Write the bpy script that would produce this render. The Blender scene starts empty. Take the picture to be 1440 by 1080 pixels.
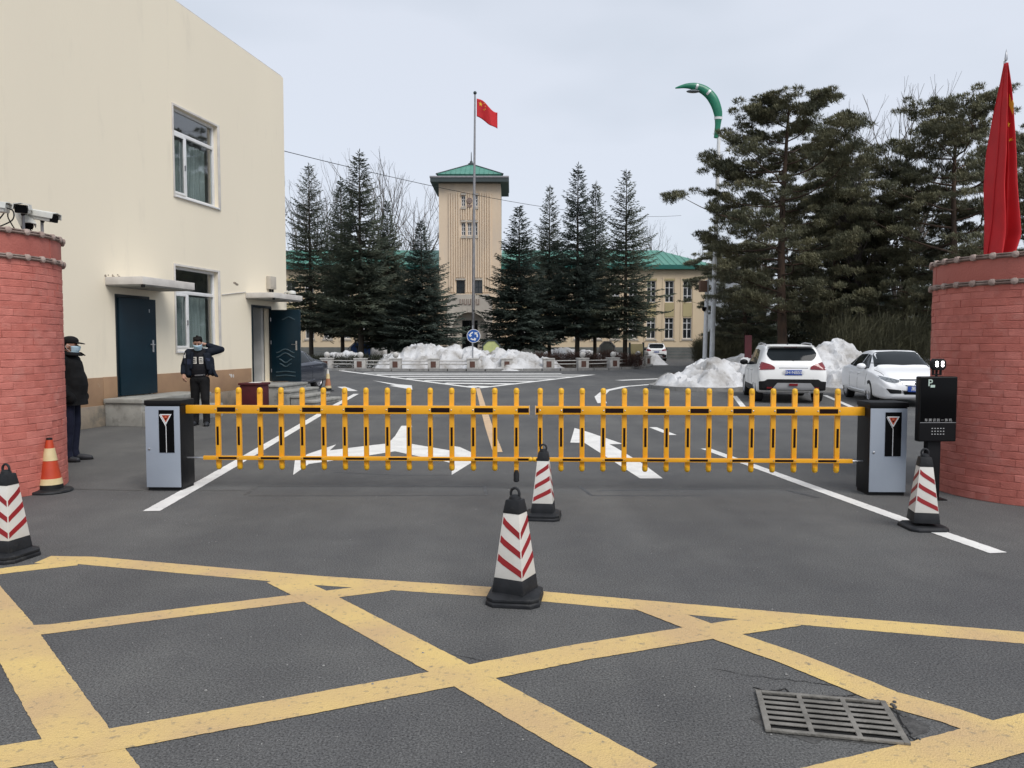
import bpy, bmesh, math, random
import numpy as np
from mathutils import Vector, Matrix, Euler, noise
from mathutils.bvhtree import BVHTree

random.seed(7)
rng = np.random.default_rng(7)
S = bpy.context.scene
COL = S.collection
R = math.radians

# ------------------------------------------------------------------ camera, sky, sun, exposure
F_PX, CAM_H, PITCH = 1081.0, 1.65, math.atan(58 / 1081)
cam_data = bpy.data.cameras.new('camera')
cam = bpy.data.objects.new('camera', cam_data)
COL.objects.link(cam)
cam_data.sensor_width = 36
cam_data.lens = F_PX / 1440 * 36
cam_data.clip_end = 3000
cam_data.clip_start = 0.05
cam.location = (0, 0, CAM_H)
cam.rotation_euler = (math.pi / 2 - PITCH, 0, 0)
S.camera = cam

SUN_EL, SUN_AZ = R(50), R(145)          # azimuth clockwise from +Y: behind and to the right of the camera
world = bpy.data.worlds.new('World')
S.world = world
world.use_nodes = True
wt = world.node_tree
wt.nodes.clear()
wn = wt.nodes.new
w_out = wn('ShaderNodeOutputWorld')
sky = wn('ShaderNodeTexSky')
sky.sky_type = 'NISHITA'
sky.sun_disc = False
sky.sun_elevation = SUN_EL
sky.sun_rotation = SUN_AZ
bg_sky = wn('ShaderNodeBackground')
bg_sky.inputs['Strength'].default_value = 0.08
wt.links.new(sky.outputs[0], bg_sky.inputs[0])
w_tc = wn('ShaderNodeTexCoord')
w_map = wn('ShaderNodeMapping')
w_map.inputs['Scale'].default_value = (1.0, 1.0, 2.6)
w_noise = wn('ShaderNodeTexNoise')
w_noise.inputs['Scale'].default_value = 1.7
w_noise.inputs['Detail'].default_value = 4
w_noise.inputs['Roughness'].default_value = 0.45
w_ramp = wn('ShaderNodeValToRGB')
w_ramp.color_ramp.elements[0].position = 0.33
w_ramp.color_ramp.elements[0].color = (0.56, 0.625, 0.70, 1)
w_ramp.color_ramp.elements[1].position = 0.60
w_ramp.color_ramp.elements[1].color = (0.78, 0.825, 0.915, 1)
bg_cloud = wn('ShaderNodeBackground')
bg_cloud.inputs['Strength'].default_value = 0.57
w_mix = wn('ShaderNodeMixShader')
w_mix.inputs[0].default_value = 0.88
wt.links.new(w_tc.outputs['Generated'], w_map.inputs[0])
wt.links.new(w_map.outputs[0], w_noise.inputs['Vector'])
wt.links.new(w_noise.outputs[0], w_ramp.inputs[0])
wt.links.new(w_ramp.outputs[0], bg_cloud.inputs[0])
wt.links.new(bg_sky.outputs[0], w_mix.inputs[1])
wt.links.new(bg_cloud.outputs[0], w_mix.inputs[2])
wt.links.new(w_mix.outputs[0], w_out.inputs[0])

sun_data = bpy.data.lights.new('sun', 'SUN')
sun_data.energy = 1.5
sun_data.angle = R(35)
sun_data.color = (1.0, 0.965, 0.92)
sun = bpy.data.objects.new('sun', sun_data)
COL.objects.link(sun)
sun.rotation_euler = Vector((math.sin(SUN_AZ) * math.cos(SUN_EL), math.cos(SUN_AZ) * math.cos(SUN_EL), math.sin(SUN_EL))).to_track_quat('Z', 'Y').to_euler()

S.view_settings.view_transform = 'Standard'
S.view_settings.look = 'None'
S.view_settings.gamma = 1
S.view_settings.exposure = 0.82
S.view_settings.use_curve_mapping = False
S.render.engine = 'CYCLES'
S.cycles.max_bounces = 6
S.cycles.transparent_max_bounces = 8


# ------------------------------------------------------------------ helpers
def ground_at(px, py, z=0.0):
    """the point of the level ground seen at a pixel of the 1440 x 1080 photograph"""
    a, b = (px - 720) / F_PX, (540 - py) / F_PX
    d = (a, math.cos(PITCH) + b * math.sin(PITCH), -math.sin(PITCH) + b * math.cos(PITCH))
    t = (z - CAM_H) / d[2]
    return Vector((d[0] * t, d[1] * t, z))


def at(px, py, Y):
    a, b = (px - 720) / F_PX, (540 - py) / F_PX
    d = (a, math.cos(PITCH) + b * math.sin(PITCH), -math.sin(PITCH) + b * math.cos(PITCH))
    t = Y / d[1]
    return Vector((d[0] * t, Y, CAM_H + d[2] * t))


def srgb(r, g, b):
    f = lambda c: (c / 255 / 12.92) if c / 255 <= 0.04045 else ((c / 255 + 0.055) / 1.055) ** 2.4
    return (f(r), f(g), f(b))


def mat(name, c1, c2=None, scale=6.0, rough=0.6, bump=0.0, bscale=60.0, metal=0.0, spec=0.5, detail=6.0, lo=0.35, hi=0.65,
        emit=None, coords='Object', coat=0.0, stretch=None, dirt=None):
    m = bpy.data.materials.new(name)
    m.use_nodes = True
    nt = m.node_tree
    p = nt.nodes['Principled BSDF']
    p.inputs['Roughness'].default_value = rough
    p.inputs['Metallic'].default_value = metal
    p.inputs['Specular IOR Level'].default_value = spec
    p.inputs['Coat Weight'].default_value = coat
    p.inputs['Coat Roughness'].default_value = 0.04
    N, L = nt.nodes.new, nt.links.new
    if coords == 'World':
        src = N('ShaderNodeNewGeometry').outputs['Position']
    else:
        src = N('ShaderNodeTexCoord').outputs['Object']
    if stretch:
        mp = N('ShaderNodeMapping')
        mp.inputs['Scale'].default_value = stretch
        L(src, mp.inputs[0])
        src = mp.outputs[0]
    if c2 is None:
        c2 = tuple(c * 0.86 for c in c1)
    nz = N('ShaderNodeTexNoise')
    nz.inputs['Scale'].default_value = scale
    nz.inputs['Detail'].default_value = detail
    L(src, nz.inputs['Vector'])
    rp = N('ShaderNodeValToRGB')
    rp.color_ramp.elements[0].position = lo
    rp.color_ramp.elements[1].position = hi
    rp.color_ramp.elements[0].color = (*c2, 1)
    rp.color_ramp.elements[1].color = (*c1, 1)
    L(nz.outputs[0], rp.inputs[0])
    out = rp.outputs[0]
    if dirt:                                    # (colour, scale, lo, hi): a second layer of stains or wear
        n2 = N('ShaderNodeTexNoise')
        n2.inputs['Scale'].default_value = dirt[1]
        n2.inputs['Detail'].default_value = 9
        n2.inputs['Roughness'].default_value = 0.62
        L(src, n2.inputs['Vector'])
        r2 = N('ShaderNodeValToRGB')
        r2.color_ramp.elements[0].position = dirt[2]
        r2.color_ramp.elements[1].position = dirt[3]
        L(n2.outputs[0], r2.inputs[0])
        mx = N('ShaderNodeMix')
        mx.data_type = 'RGBA'
        L(r2.outputs[0], mx.inputs[0])
        L(out, mx.inputs[6])
        mx.inputs[7].default_value = (*dirt[0], 1)
        out = mx.outputs[2]
    L(out, p.inputs['Base Color'])
    if bump:
        nb = N('ShaderNodeTexNoise')
        nb.inputs['Scale'].default_value = bscale
        nb.inputs['Detail'].default_value = 8
        L(src, nb.inputs['Vector'])
        bp = N('ShaderNodeBump')
        bp.inputs['Strength'].default_value = bump
        bp.inputs['Distance'].default_value = 0.02
        L(nb.outputs[0], bp.inputs['Height'])
        L(bp.outputs[0], p.inputs['Normal'])
    if emit:
        p.inputs['Emission Color'].default_value = (*emit[0], 1)
        p.inputs['Emission Strength'].default_value = emit[1]
    return m


def glass(name, tint=(0.92, 0.95, 0.95), base=0.20):
    m = bpy.data.materials.new(name)
    m.use_nodes = True
    nt = m.node_tree
    nt.nodes.clear()
    N, L = nt.nodes.new, nt.links.new
    out = N('ShaderNodeOutputMaterial')
    fr = N('ShaderNodeFresnel')
    fr.inputs[0].default_value = 1.5
    ad = N('ShaderNodeMath')
    ad.operation = 'ADD'
    ad.use_clamp = True
    ad.inputs[1].default_value = base
    L(fr.outputs[0], ad.inputs[0])
    gm = N('ShaderNodeNewGeometry')
    fm = N('ShaderNodeMath')
    fm.operation = 'SUBTRACT'
    fm.inputs[0].default_value = 1.0
    L(gm.outputs['Backfacing'], fm.inputs[1])
    m2 = N('ShaderNodeMath')
    m2.operation = 'MULTIPLY'
    L(ad.outputs[0], m2.inputs[0])
    L(fm.outputs[0], m2.inputs[1])
    tr = N('ShaderNodeBsdfTransparent')
    tr.inputs[0].default_value = (*tint, 1)
    gl = N('ShaderNodeBsdfGlossy')
    gl.inputs['Roughness'].default_value = 0.02
    mx = N('ShaderNodeMixShader')
    L(m2.outputs[0], mx.inputs[0])
    L(tr.outputs[0], mx.inputs[1])
    L(gl.outputs[0], mx.inputs[2])
    L(mx.outputs[0], out.inputs[0])
    return m


class MB:
    """collects faces for one mesh"""

    def __init__(self):
        self.v, self.f, self.m = [], [], []

    def add(self, vs, fs, m=0):
        o = len(self.v)
        self.v += [tuple(p) for p in vs]
        self.f += [tuple(i + o for i in f) for f in fs]
        self.m += [m] * len(fs)
        return self

    def box(self, x0, x1, y0, y1, z0, z1, m=0, T=None):
        vs = [(x, y, z) for z in (z0, z1) for y in (y0, y1) for x in (x0, x1)]
        if T is not None:
            vs = [T @ Vector(p) for p in vs]
        return self.add(vs, [(0, 2, 3, 1), (4, 5, 7, 6), (0, 1, 5, 4), (2, 6, 7, 3), (0, 4, 6, 2), (1, 3, 7, 5)], m)

    def tube(self, pts, rad, n=8, m=0, cap=True, flat=None):
        pts = [Vector(p) for p in pts]
        if not hasattr(rad, '__len__'):
            rad = [rad] * len(pts)
        rings = []
        t0 = (pts[1] - pts[0]).normalized()
        up = Vector((0, 0, 1)) if abs(t0.z) < 0.9 else Vector((0, 1, 0))
        a = t0.cross(up).normalized()
        for i, p in enumerate(pts):
            t = (pts[min(i + 1, len(pts) - 1)] - pts[max(i - 1, 0)]).normalized()
            a = (a - t * a.dot(t)).normalized()
            b = t.cross(a)
            k = flat if flat else 1.0
            rings.append([p + (a * math.cos(2 * math.pi * j / n) + b * math.sin(2 * math.pi * j / n) * k) * rad[i] for j in range(n)])
        vs = [q for r in rings for q in r]
        fs = []
        for i in range(len(pts) - 1):
            for j in range(n):
                fs.append((i * n + j, i * n + (j + 1) % n, (i + 1) * n + (j + 1) % n, (i + 1) * n + j))
        if cap:
            fs.append(tuple(range(n - 1, -1, -1)))
            fs.append(tuple((len(pts) - 1) * n + j for j in range(n)))
        return self.add(vs, fs, m)

    def lathe(self, prof, n=16, c=(0, 0, 0), m=0, axis='z', a0=0.0, caps=True):
        vs, fs = [], []
        for r, z in prof:
            for j in range(n):
                a = a0 + 2 * math.pi * j / n
                q = (r * math.cos(a), r * math.sin(a), z)
                if axis == 'x':
                    q = (z, r * math.cos(a), r * math.sin(a))
                elif axis == 'y':
                    q = (r * math.cos(a), -z, r * math.sin(a))
                vs.append((q[0] + c[0], q[1] + c[1], q[2] + c[2]))
        k = len(prof)
        for i in range(k - 1):
            for j in range(n):
                fs.append((i * n + j, i * n + (j + 1) % n, (i + 1) * n + (j + 1) % n, (i + 1) * n + j))
        if caps:
            fs.append(tuple(range(n - 1, -1, -1)))
            fs.append(tuple((k - 1) * n + j for j in range(n)))
        return self.add(vs, fs, m)

    def prism(self, poly, d0, d1, axis='z', m=0, T=None):
        """extrude a 2D polygon: axis z -> (x,y), y -> (x,z), x -> (y,z)"""
        def mk(p, d):
            if axis == 'z':
                q = (p[0], p[1], d)
            elif axis == 'y':
                q = (p[0], d, p[1])
            else:
                q = (d, p[0], p[1])
            return T @ Vector(q) if T is not None else q
        n = len(poly)
        vs = [mk(p, d0) for p in poly] + [mk(p, d1) for p in poly]
        fs = [tuple(range(n - 1, -1, -1)), tuple(range(n, 2 * n))]
        fs += [(i, (i + 1) % n, (i + 1) % n + n, i + n) for i in range(n)]
        return self.add(vs, fs, m)

    def sphere(self, c, r, n=12, m=0):
        if not hasattr(r, '__len__'):
            r = (r, r, r)
        k = max(4, n // 2)
        vs, fs = [(c[0], c[1], c[2] - r[2])], []
        for i in range(1, k):
            t = math.pi * i / k
            for j in range(n):
                a = 2 * math.pi * j / n
                vs.append((c[0] + r[0] * math.sin(t) * math.cos(a), c[1] + r[1] * math.sin(t) * math.sin(a), c[2] - r[2] * math.cos(t)))
        vs.append((c[0], c[1], c[2] + r[2]))
        for j in range(n):
            fs.append((0, 1 + (j + 1) % n, 1 + j))
            fs.append((len(vs) - 1, 1 + (k - 2) * n + j, 1 + (k - 2) * n + (j + 1) % n))
        for i in range(k - 2):
            for j in range(n):
                fs.append((1 + i * n + j, 1 + i * n + (j + 1) % n, 1 + (i + 1) * n + (j + 1) % n, 1 + (i + 1) * n + j))
        return self.add(vs, fs, m)

    def mesh(self, name, mats, smooth=False, bevel=0.0, seg=2, fix=True):
        me = bpy.data.meshes.new(name)
        me.from_pydata(self.v, [], self.f)
        if not isinstance(mats, (list, tuple)):
            mats = [mats]
        for mm in mats:
            me.materials.append(mm)
        if len(mats) > 1:
            me.polygons.foreach_set('material_index', self.m)
        if bevel or fix:
            bm = bmesh.new()
            bm.from_mesh(me)
            if fix:
                bmesh.ops.recalc_face_normals(bm, faces=bm.faces)
            if bevel:
                es = [e for e in bm.edges if len(e.link_faces) == 2 and e.calc_face_angle(0) > 0.6]
                bmesh.ops.bevel(bm, geom=es, offset=bevel, segments=seg, affect='EDGES', profile=0.6)
            bm.to_mesh(me)
            bm.free()
        if smooth or bevel:
            me.polygons.foreach_set('use_smooth', [True] * len(me.polygons))
            me.set_sharp_from_angle(angle=R(38))
        return me

    def build(self, name, mats, parent=None, smooth=False, bevel=0.0, seg=2, loc=None, rot=None, fix=True):
        return link(name, self.mesh(name, mats, smooth, bevel, seg, fix), parent, loc, rot)


def link(name, me, parent=None, loc=None, rot=None):
    o = bpy.data.objects.new(name, me)
    COL.objects.link(o)
    if parent:
        o.parent = parent
    if loc is not None:
        o.location = loc
    if rot is not None:
        o.rotation_euler = rot
    return o


def tag(o, label=None, cat=None, group=None, kind=None):
    if label:
        o['label'] = label
    if cat:
        o['category'] = cat
    if group:
        o['group'] = group
    if kind:
        o['kind'] = kind
    return o


def thing(name, label, cat, loc=(0, 0, 0), rz=0.0, group=None):
    o = bpy.data.objects.new(name, None)
    o.empty_display_size = 0.2
    COL.objects.link(o)
    o.location = loc
    o.rotation_euler = (0, 0, rz)
    return tag(o, label, cat, group)


def copy_tree(o, parent=None):
    c = o.copy()
    COL.objects.link(c)
    if parent:
        c.parent = parent
    for ch in [k for k in bpy.data.objects if k.parent == o]:
        copy_tree(ch, c)
    return c


def np_mesh(name, V, Fc, m, smooth=False):
    me = bpy.data.meshes.new(name)
    V = np.asarray(V, dtype=np.float32)
    Fc = np.asarray(Fc, dtype=np.int32)
    k = Fc.shape[1]
    me.vertices.add(len(V))
    me.vertices.foreach_set('co', V.ravel())
    me.loops.add(Fc.size)
    me.loops.foreach_set('vertex_index', Fc.ravel())
    me.polygons.add(len(Fc))
    me.polygons.foreach_set('loop_start', np.arange(0, Fc.size, k, dtype=np.int32))
    me.update(calc_edges=True)
    if smooth:
        me.polygons.foreach_set('use_smooth', [True] * len(me.polygons))
    me.materials.append(m)
    return me


def text_mesh(s, size, depth=0.001, extra=1.0, bold=0.0):
    cu = bpy.data.curves.new('letters', 'FONT')
    cu.body = s
    cu.size = size
    cu.extrude = depth
    cu.align_x = 'CENTER'
    cu.align_y = 'CENTER'
    cu.space_character = extra
    cu.offset = bold
    o = bpy.data.objects.new('letters', cu)
    COL.objects.link(o)
    bpy.context.view_layer.update()
    me = bpy.data.meshes.new_from_object(o.evaluated_get(bpy.context.evaluated_depsgraph_get()))
    bpy.data.objects.remove(o)
    bpy.data.curves.remove(cu)
    return me


def letters(name, s, size, m, parent, loc, rot, depth=0.001, extra=1.0, bold=0.0):
    me = text_mesh(s, size, depth, extra, bold)
    me.materials.clear()
    me.materials.append(m)
    return link(name, me, parent, loc, rot)


def apply_mods(o):
    me = bpy.data.meshes.new_from_object(o.evaluated_get(bpy.context.evaluated_depsgraph_get()))
    old = o.data
    o.modifiers.clear()
    o.data = me
    if old.users == 0:
        bpy.data.meshes.remove(old)
    return o


def fbm(x, y, z=0.0, o=5, h=0.9):
    return noise.fractal(Vector((x, y, z)), h, 2.0, o)


def catmull(pts, n):
    pts = [np.array(p, float) for p in pts]
    out = []
    for i in range(len(pts) - 1):
        p0, p1, p2, p3 = pts[max(i - 1, 0)], pts[i], pts[i + 1], pts[min(i + 2, len(pts) - 1)]
        for k in range(n):
            t = k / n
            out.append(0.5 * (2 * p1 + (p2 - p0) * t + (2 * p0 - 5 * p1 + 4 * p2 - p3) * t * t + (3 * p1 - p0 - 3 * p2 + p3) * t ** 3))
    out.append(pts[-1])
    return out


# ------------------------------------------------------------------ materials
def asphalt_material():
    m = bpy.data.materials.new('asphalt')
    m.use_nodes = True
    nt = m.node_tree
    p = nt.nodes['Principled BSDF']
    N, L = nt.nodes.new, nt.links.new
    pos = N('ShaderNodeNewGeometry').outputs['Position']

    def nz(scale, detail=4, rough=0.6):
        n = N('ShaderNodeTexNoise')
        n.inputs['Scale'].default_value = scale
        n.inputs['Detail'].default_value = detail
        n.inputs['Roughness'].default_value = rough
        L(pos, n.inputs['Vector'])
        return n.outputs[0]

    def ramp(src, a, ca, b, cb):
        r = N('ShaderNodeValToRGB')
        r.color_ramp.elements[0].position = a
        r.color_ramp.elements[0].color = (*ca, 1)
        r.color_ramp.elements[1].position = b
        r.color_ramp.elements[1].color = (*cb, 1)
        L(src, r.inputs[0])
        return r.outputs[0]

    def mix(f, a, b, mode='MIX', fac=None):
        x = N('ShaderNodeMix')
        x.data_type = 'RGBA'
        x.blend_type = mode
        if fac is not None:
            x.inputs[0].default_value = fac
        else:
            L(f, x.inputs[0])
        L(a, x.inputs[6])
        L(b, x.inputs[7])
        return x.outputs[2]

    big = ramp(nz(0.35, 6), 0.35, (0.082, 0.082, 0.084), 0.68, (0.116, 0.115, 0.112))
    mid = ramp(nz(2.2, 6, 0.7), 0.3, (0.86, 0.86, 0.87), 0.7, (1.08, 1.08, 1.07))
    grain = ramp(nz(95, 4, 0.8), 0.36, (0.18, 0.18, 0.19), 0.66, (1.9, 1.9, 1.87))
    col = mix(None, big, mid, 'MULTIPLY', 1.0)
    col = mix(None, col, grain, 'MULTIPLY', 0.9)
    mp = N('ShaderNodeMapping')
    mp.inputs['Scale'].default_value = (1.1, 0.10, 1)
    L(pos, mp.inputs[0])
    ln = N('ShaderNodeTexNoise')
    ln.inputs['Scale'].default_value = 1.0
    ln.inputs['Detail'].default_value = 5
    L(mp.outputs[0], ln.inputs['Vector'])
    lanes = ramp(ln.outputs[0], 0.36, (0.88, 0.88, 0.885), 0.62, (1.07, 1.07, 1.065))
    col = mix(None, col, lanes, 'MULTIPLY', 1.0)
    spots = ramp(nz(1.3, 8, 0.75), 0.67, (1, 1, 1), 0.78, (0.66, 0.66, 0.66))
    col = mix(None, col, spots, 'MULTIPLY', 1.0)
    dust = ramp(nz(0.9, 9, 0.8), 0.57, (1, 1, 1), 0.72, (1.25, 1.245, 1.23))
    col = mix(None, col, dust, 'MULTIPLY', 1.0)
    vor = N('ShaderNodeTexVoronoi')
    vor.inputs['Scale'].default_value = 42
    L(pos, vor.inputs['Vector'])
    chips = ramp(vor.outputs['Distance'], 0.07, (1, 1, 1), 0.13, (0, 0, 0))
    pick = ramp(nz(5.0, 4), 0.47, (0, 0, 0), 0.62, (1, 1, 1))
    cf = mix(None, chips, pick, 'MULTIPLY', 1.0)
    w = N('ShaderNodeRGB')
    w.outputs[0].default_value = (0.24, 0.24, 0.235, 1)
    col = mix(cf, col, w.outputs[0])
    L(col, p.inputs['Base Color'])
    p.inputs['Roughness'].default_value = 0.78
    p.inputs['Specular IOR Level'].default_value = 0.3
    bp = N('ShaderNodeBump')
    bp.inputs['Strength'].default_value = 0.55
    bp.inputs['Distance'].default_value = 0.006
    L(nz(120, 4, 0.7), bp.inputs['Height'])
    L(bp.outputs[0], p.inputs['Normal'])
    return m


M = {}
M['asphalt'] = asphalt_material()
M['yellow_paint'] = mat('yellow_road_paint', (0.66, 0.475, 0.18), (0.53, 0.365, 0.185), 1.7, 0.75, 0.5, 120, coords='World', dirt=((0.22, 0.185, 0.13), 26, 0.56, 0.74))
M['white_paint'] = mat('white_road_paint', (0.76, 0.75, 0.72), (0.64, 0.63, 0.61), 4.0, 0.75, 0.3, 150, coords='World', dirt=((0.22, 0.22, 0.21), 16, 0.60, 0.76))
M['orange_paint'] = mat('faded_orange_road_paint', (0.60, 0.42, 0.25), (0.50, 0.36, 0.24), 4.0, 0.75, 0.3, 150, coords='World', dirt=((0.2, 0.18, 0.15), 16, 0.60, 0.76))
M['tar'] = mat('tar_seal', (0.032, 0.032, 0.034), (0.06, 0.06, 0.06), 9, 0.5, coords='World')
M['patch'] = mat('broken_asphalt', (0.085, 0.083, 0.08), (0.045, 0.044, 0.043), 26, 0.9, 0.6, 60, coords='World')
M['cream'] = mat('cream_wall_plaster', (0.815, 0.735, 0.585), (0.79, 0.712, 0.57), 0.5, 0.85, 0.12, 40, stretch=(1, 1, 0.22), dirt=((0.66, 0.595, 0.48), 2.2, 0.58, 0.95))
M['dado'] = mat('tan_dado', (0.36, 0.225, 0.13), (0.30, 0.185, 0.11), 2.2, 0.75, 0.15, 50, dirt=((0.42, 0.33, 0.24), 3.5, 0.62, 0.72))
M['plinth'] = mat('stained_plinth', (0.33, 0.27, 0.2), (0.24, 0.2, 0.16), 3.0, 0.85, 0.3, 40, dirt=((0.13, 0.125, 0.11), 2.5, 0.5, 0.7))
M['white_plaster'] = mat('white_plaster', (0.62, 0.59, 0.55), (0.52, 0.49, 0.46), 4, 0.8, 0.1, 60)
M['concrete'] = mat('step_concrete', (0.33, 0.325, 0.30), (0.25, 0.245, 0.225), 3.5, 0.85, 0.3, 60, dirt=((0.15, 0.145, 0.13), 5, 0.55, 0.75))
M['pvc'] = mat('white_window_frame', (0.72, 0.72, 0.72), (0.66, 0.66, 0.66), 8, 0.35)
M['teal_door'] = mat('dark_teal_door', (0.0045, 0.020, 0.032), (0.0035, 0.016, 0.026), 3, 0.4, 0.05, 30, spec=0.3)
M['door_frame'] = mat('dark_door_frame', (0.010, 0.018, 0.024), None, 3, 0.4)
M['steel'] = mat('brushed_steel', (0.55, 0.55, 0.56), (0.42, 0.42, 0.44), 12, 0.32, metal=0.9)
M['pole_grey'] = mat('grey_pole', (0.30, 0.29, 0.30), (0.24, 0.235, 0.24), 5, 0.45, metal=0.3)
M['interior'] = mat('room_interior', (0.5, 0.52, 0.52), (0.4, 0.42, 0.42), 1.2, 0.9)
M['pale_inner'] = mat('pale_inner_wall', (0.5, 0.5, 0.49), (0.42, 0.42, 0.41), 3, 0.8)
M['curtain_and_reflection'] = mat('grey_green_curtain_reflection', (0.42, 0.465, 0.455), (0.27, 0.31, 0.305), 5, 0.9, stretch=(9, 9, 0.3))  # real curtain downstairs; upstairs its grey paints in a window reflection
M['glass'] = glass('window_glass')
M['dark_glass'] = mat('dark_window_glass', (0.018, 0.02, 0.022), (0.03, 0.033, 0.036), 0.6, 0.08, spec=0.6)
M['brick'] = mat('painted_red_brick', (0.55, 0.165, 0.128), (0.46, 0.13, 0.10), 7, 0.75, 0.45, 90, coords='World', dirt=((0.55, 0.225, 0.185), 4.0, 0.52, 0.74))
M['brick2'] = mat('painted_red_brick_faded', (0.60, 0.20, 0.16), (0.50, 0.15, 0.118), 6, 0.75, 0.45, 90, coords='World', dirt=((0.37, 0.105, 0.08), 5.0, 0.52, 0.74))
M['mortar'] = mat('painted_mortar', (0.42, 0.125, 0.098), (0.48, 0.15, 0.118), 9, 0.9, 0.4, 80, coords='World')
M['frieze'] = mat('red_frieze', (0.48, 0.15, 0.118), (0.40, 0.115, 0.09), 3, 0.7, 0.3, 50, coords='World', dirt=((0.22, 0.06, 0.045), 3.5, 0.58, 0.72))
M['eave_stone'] = mat('grey_pink_moulding', (0.30, 0.235, 0.205), (0.19, 0.13, 0.11), 9, 0.8, 0.3, 60, coords='World')
M['boss'] = mat('pale_boss', (0.42, 0.33, 0.29), (0.30, 0.22, 0.19), 14, 0.8, 0.3, 60, coords='World')
M['orange'] = mat('amber_barrier_paint', (0.84, 0.40, 0.015), (0.77, 0.345, 0.013), 4, 0.38, 0.03, 40, dirt=((0.50, 0.20, 0.02), 9, 0.62, 0.8))
M['yellow_cap'] = mat('yellow_plastic_cap', (0.78, 0.43, 0.012), (0.70, 0.37, 0.010), 6, 0.45)
M['pale_edge'] = mat('pale_edge_trim', (0.62, 0.45, 0.30), None, 6, 0.4)
M['black_strip'] = mat('black_reflective_strip', (0.010, 0.004, 0.0035), (0.016, 0.006, 0.005), 8, 0.4, spec=0.15)
M['cab_grey'] = mat('grey_cabinet_paint', (0.31, 0.345, 0.40), (0.29, 0.325, 0.38), 3, 0.42, 0.04, 50, dirt=((0.24, 0.26, 0.29), 7, 0.66, 0.85))
M['cab_dark'] = mat('black_cabinet_paint', (0.006, 0.006, 0.007), (0.009, 0.009, 0.010), 3, 0.45, spec=0.2, dirt=((0.02, 0.018, 0.016), 6, 0.6, 0.8))
M['gloss_black'] = mat('gloss_black', (0.003, 0.003, 0.0035), None, 3, 0.22, spec=0.12)
M['matt_black'] = mat('matt_black', (0.007, 0.007, 0.008), (0.011, 0.011, 0.012), 6, 0.6, spec=0.25)
M['rubber'] = mat('black_rubber', (0.010, 0.011, 0.013), (0.020, 0.021, 0.024), 9, 0.6, 0.1, 60, spec=0.3, dirt=((0.055, 0.055, 0.053), 8, 0.60, 0.8))
M['white_sheet'] = mat('white_reflective_sheet', (0.66, 0.64, 0.60), (0.60, 0.57, 0.52), 9, 0.5, 0.06, 120, dirt=((0.42, 0.39, 0.34), 9, 0.6, 0.82))
M['red_sheet'] = mat('red_reflective_sheet', (0.30, 0.012, 0.016), (0.25, 0.010, 0.014), 9, 0.45, 0.05, 120)
M['cone_orange'] = mat('orange_red_cone', (0.50, 0.055, 0.014), (0.42, 0.04, 0.012), 6, 0.5, 0.06, 60, dirt=((0.2, 0.04, 0.02), 8, 0.6, 0.8))
M['cream_band'] = mat('cream_reflective_band', (0.66, 0.53, 0.30), (0.58, 0.45, 0.24), 8, 0.5)
M['white'] = mat('white_gloss', (0.75, 0.75, 0.75), None, 5, 0.4)
M['red_emblem'] = mat('red_emblem', (0.6, 0.10, 0.045), None, 5, 0.5)
M['flag_red'] = mat('red_flag_cloth', (0.52, 0.010, 0.016), (0.44, 0.008, 0.013), 4, 0.75, 0.1, 120)
M['flag_yellow'] = mat('yellow_flag_star', (0.80, 0.46, 0.03), None, 4, 0.7)
M['snow'] = mat('old_snow', (0.68, 0.685, 0.70), (0.50, 0.50, 0.505), 2.4, 0.75, 0.9, 14, coords='World', dirt=((0.20, 0.18, 0.155), 1.2, 0.44, 0.68))
M['dirty_snow'] = mat('dirty_snow', (0.52, 0.50, 0.48), (0.30, 0.285, 0.265), 1.6, 0.8, 0.5, 25, coords='World', dirt=((0.13, 0.12, 0.11), 1.3, 0.48, 0.72))
M['kerb'] = mat('kerb_stone', (0.28, 0.275, 0.265), (0.20, 0.195, 0.19), 5, 0.85, 0.3, 50, coords='World')
M['soil'] = mat('bare_winter_soil', (0.085, 0.07, 0.052), (0.05, 0.042, 0.034), 2.5, 0.95, 0.5, 12, coords='World')
M['bollard_stone'] = mat('pale_bollard_stone', (0.50, 0.485, 0.46), (0.38, 0.365, 0.345), 6, 0.8, 0.2, 60)
M['brown_panel'] = mat('brown_panel', (0.10, 0.045, 0.032), None, 6, 0.6)
M['tower_wall'] = mat('ochre_tower_stone', (0.70, 0.565, 0.42), (0.62, 0.49, 0.36), 0.5, 0.85, 0.1, 10, stretch=(1, 1, 0.25), dirt=((0.54, 0.455, 0.37), 0.9, 0.5, 0.8))
M['tower_stone'] = mat('grey_portal_stone', (0.47, 0.43, 0.37), (0.36, 0.325, 0.285), 0.8, 0.85, 0.2, 8)
M['wing_wall'] = mat('ochre_wing_plaster', (0.62, 0.50, 0.345), (0.57, 0.455, 0.315), 0.35, 0.85)
M['wing_panel'] = mat('olive_wing_panel', (0.40, 0.335, 0.18), None, 0.5, 0.85)
M['green_roof'] = mat('green_metal_roof', (0.065, 0.235, 0.175), (0.05, 0.19, 0.145), 0.6, 0.5, dirt=((0.12, 0.27, 0.21), 1.2, 0.5, 0.8))
M['dark_eave'] = mat('dark_eave', (0.035, 0.05, 0.052), None, 1, 0.6)
M['grey_plinth'] = mat('grey_stone_plinth', (0.13, 0.135, 0.13), (0.10, 0.105, 0.1), 1.4, 0.8)
M['grey_block'] = mat('grey_block_wall', (0.27, 0.29, 0.31), None, 0.4, 0.85)
M['bark'] = mat('grey_bark', (0.085, 0.068, 0.052), (0.045, 0.037, 0.03), 5, 0.95, 0.6, 14, stretch=(1, 1, 0.25))
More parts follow.
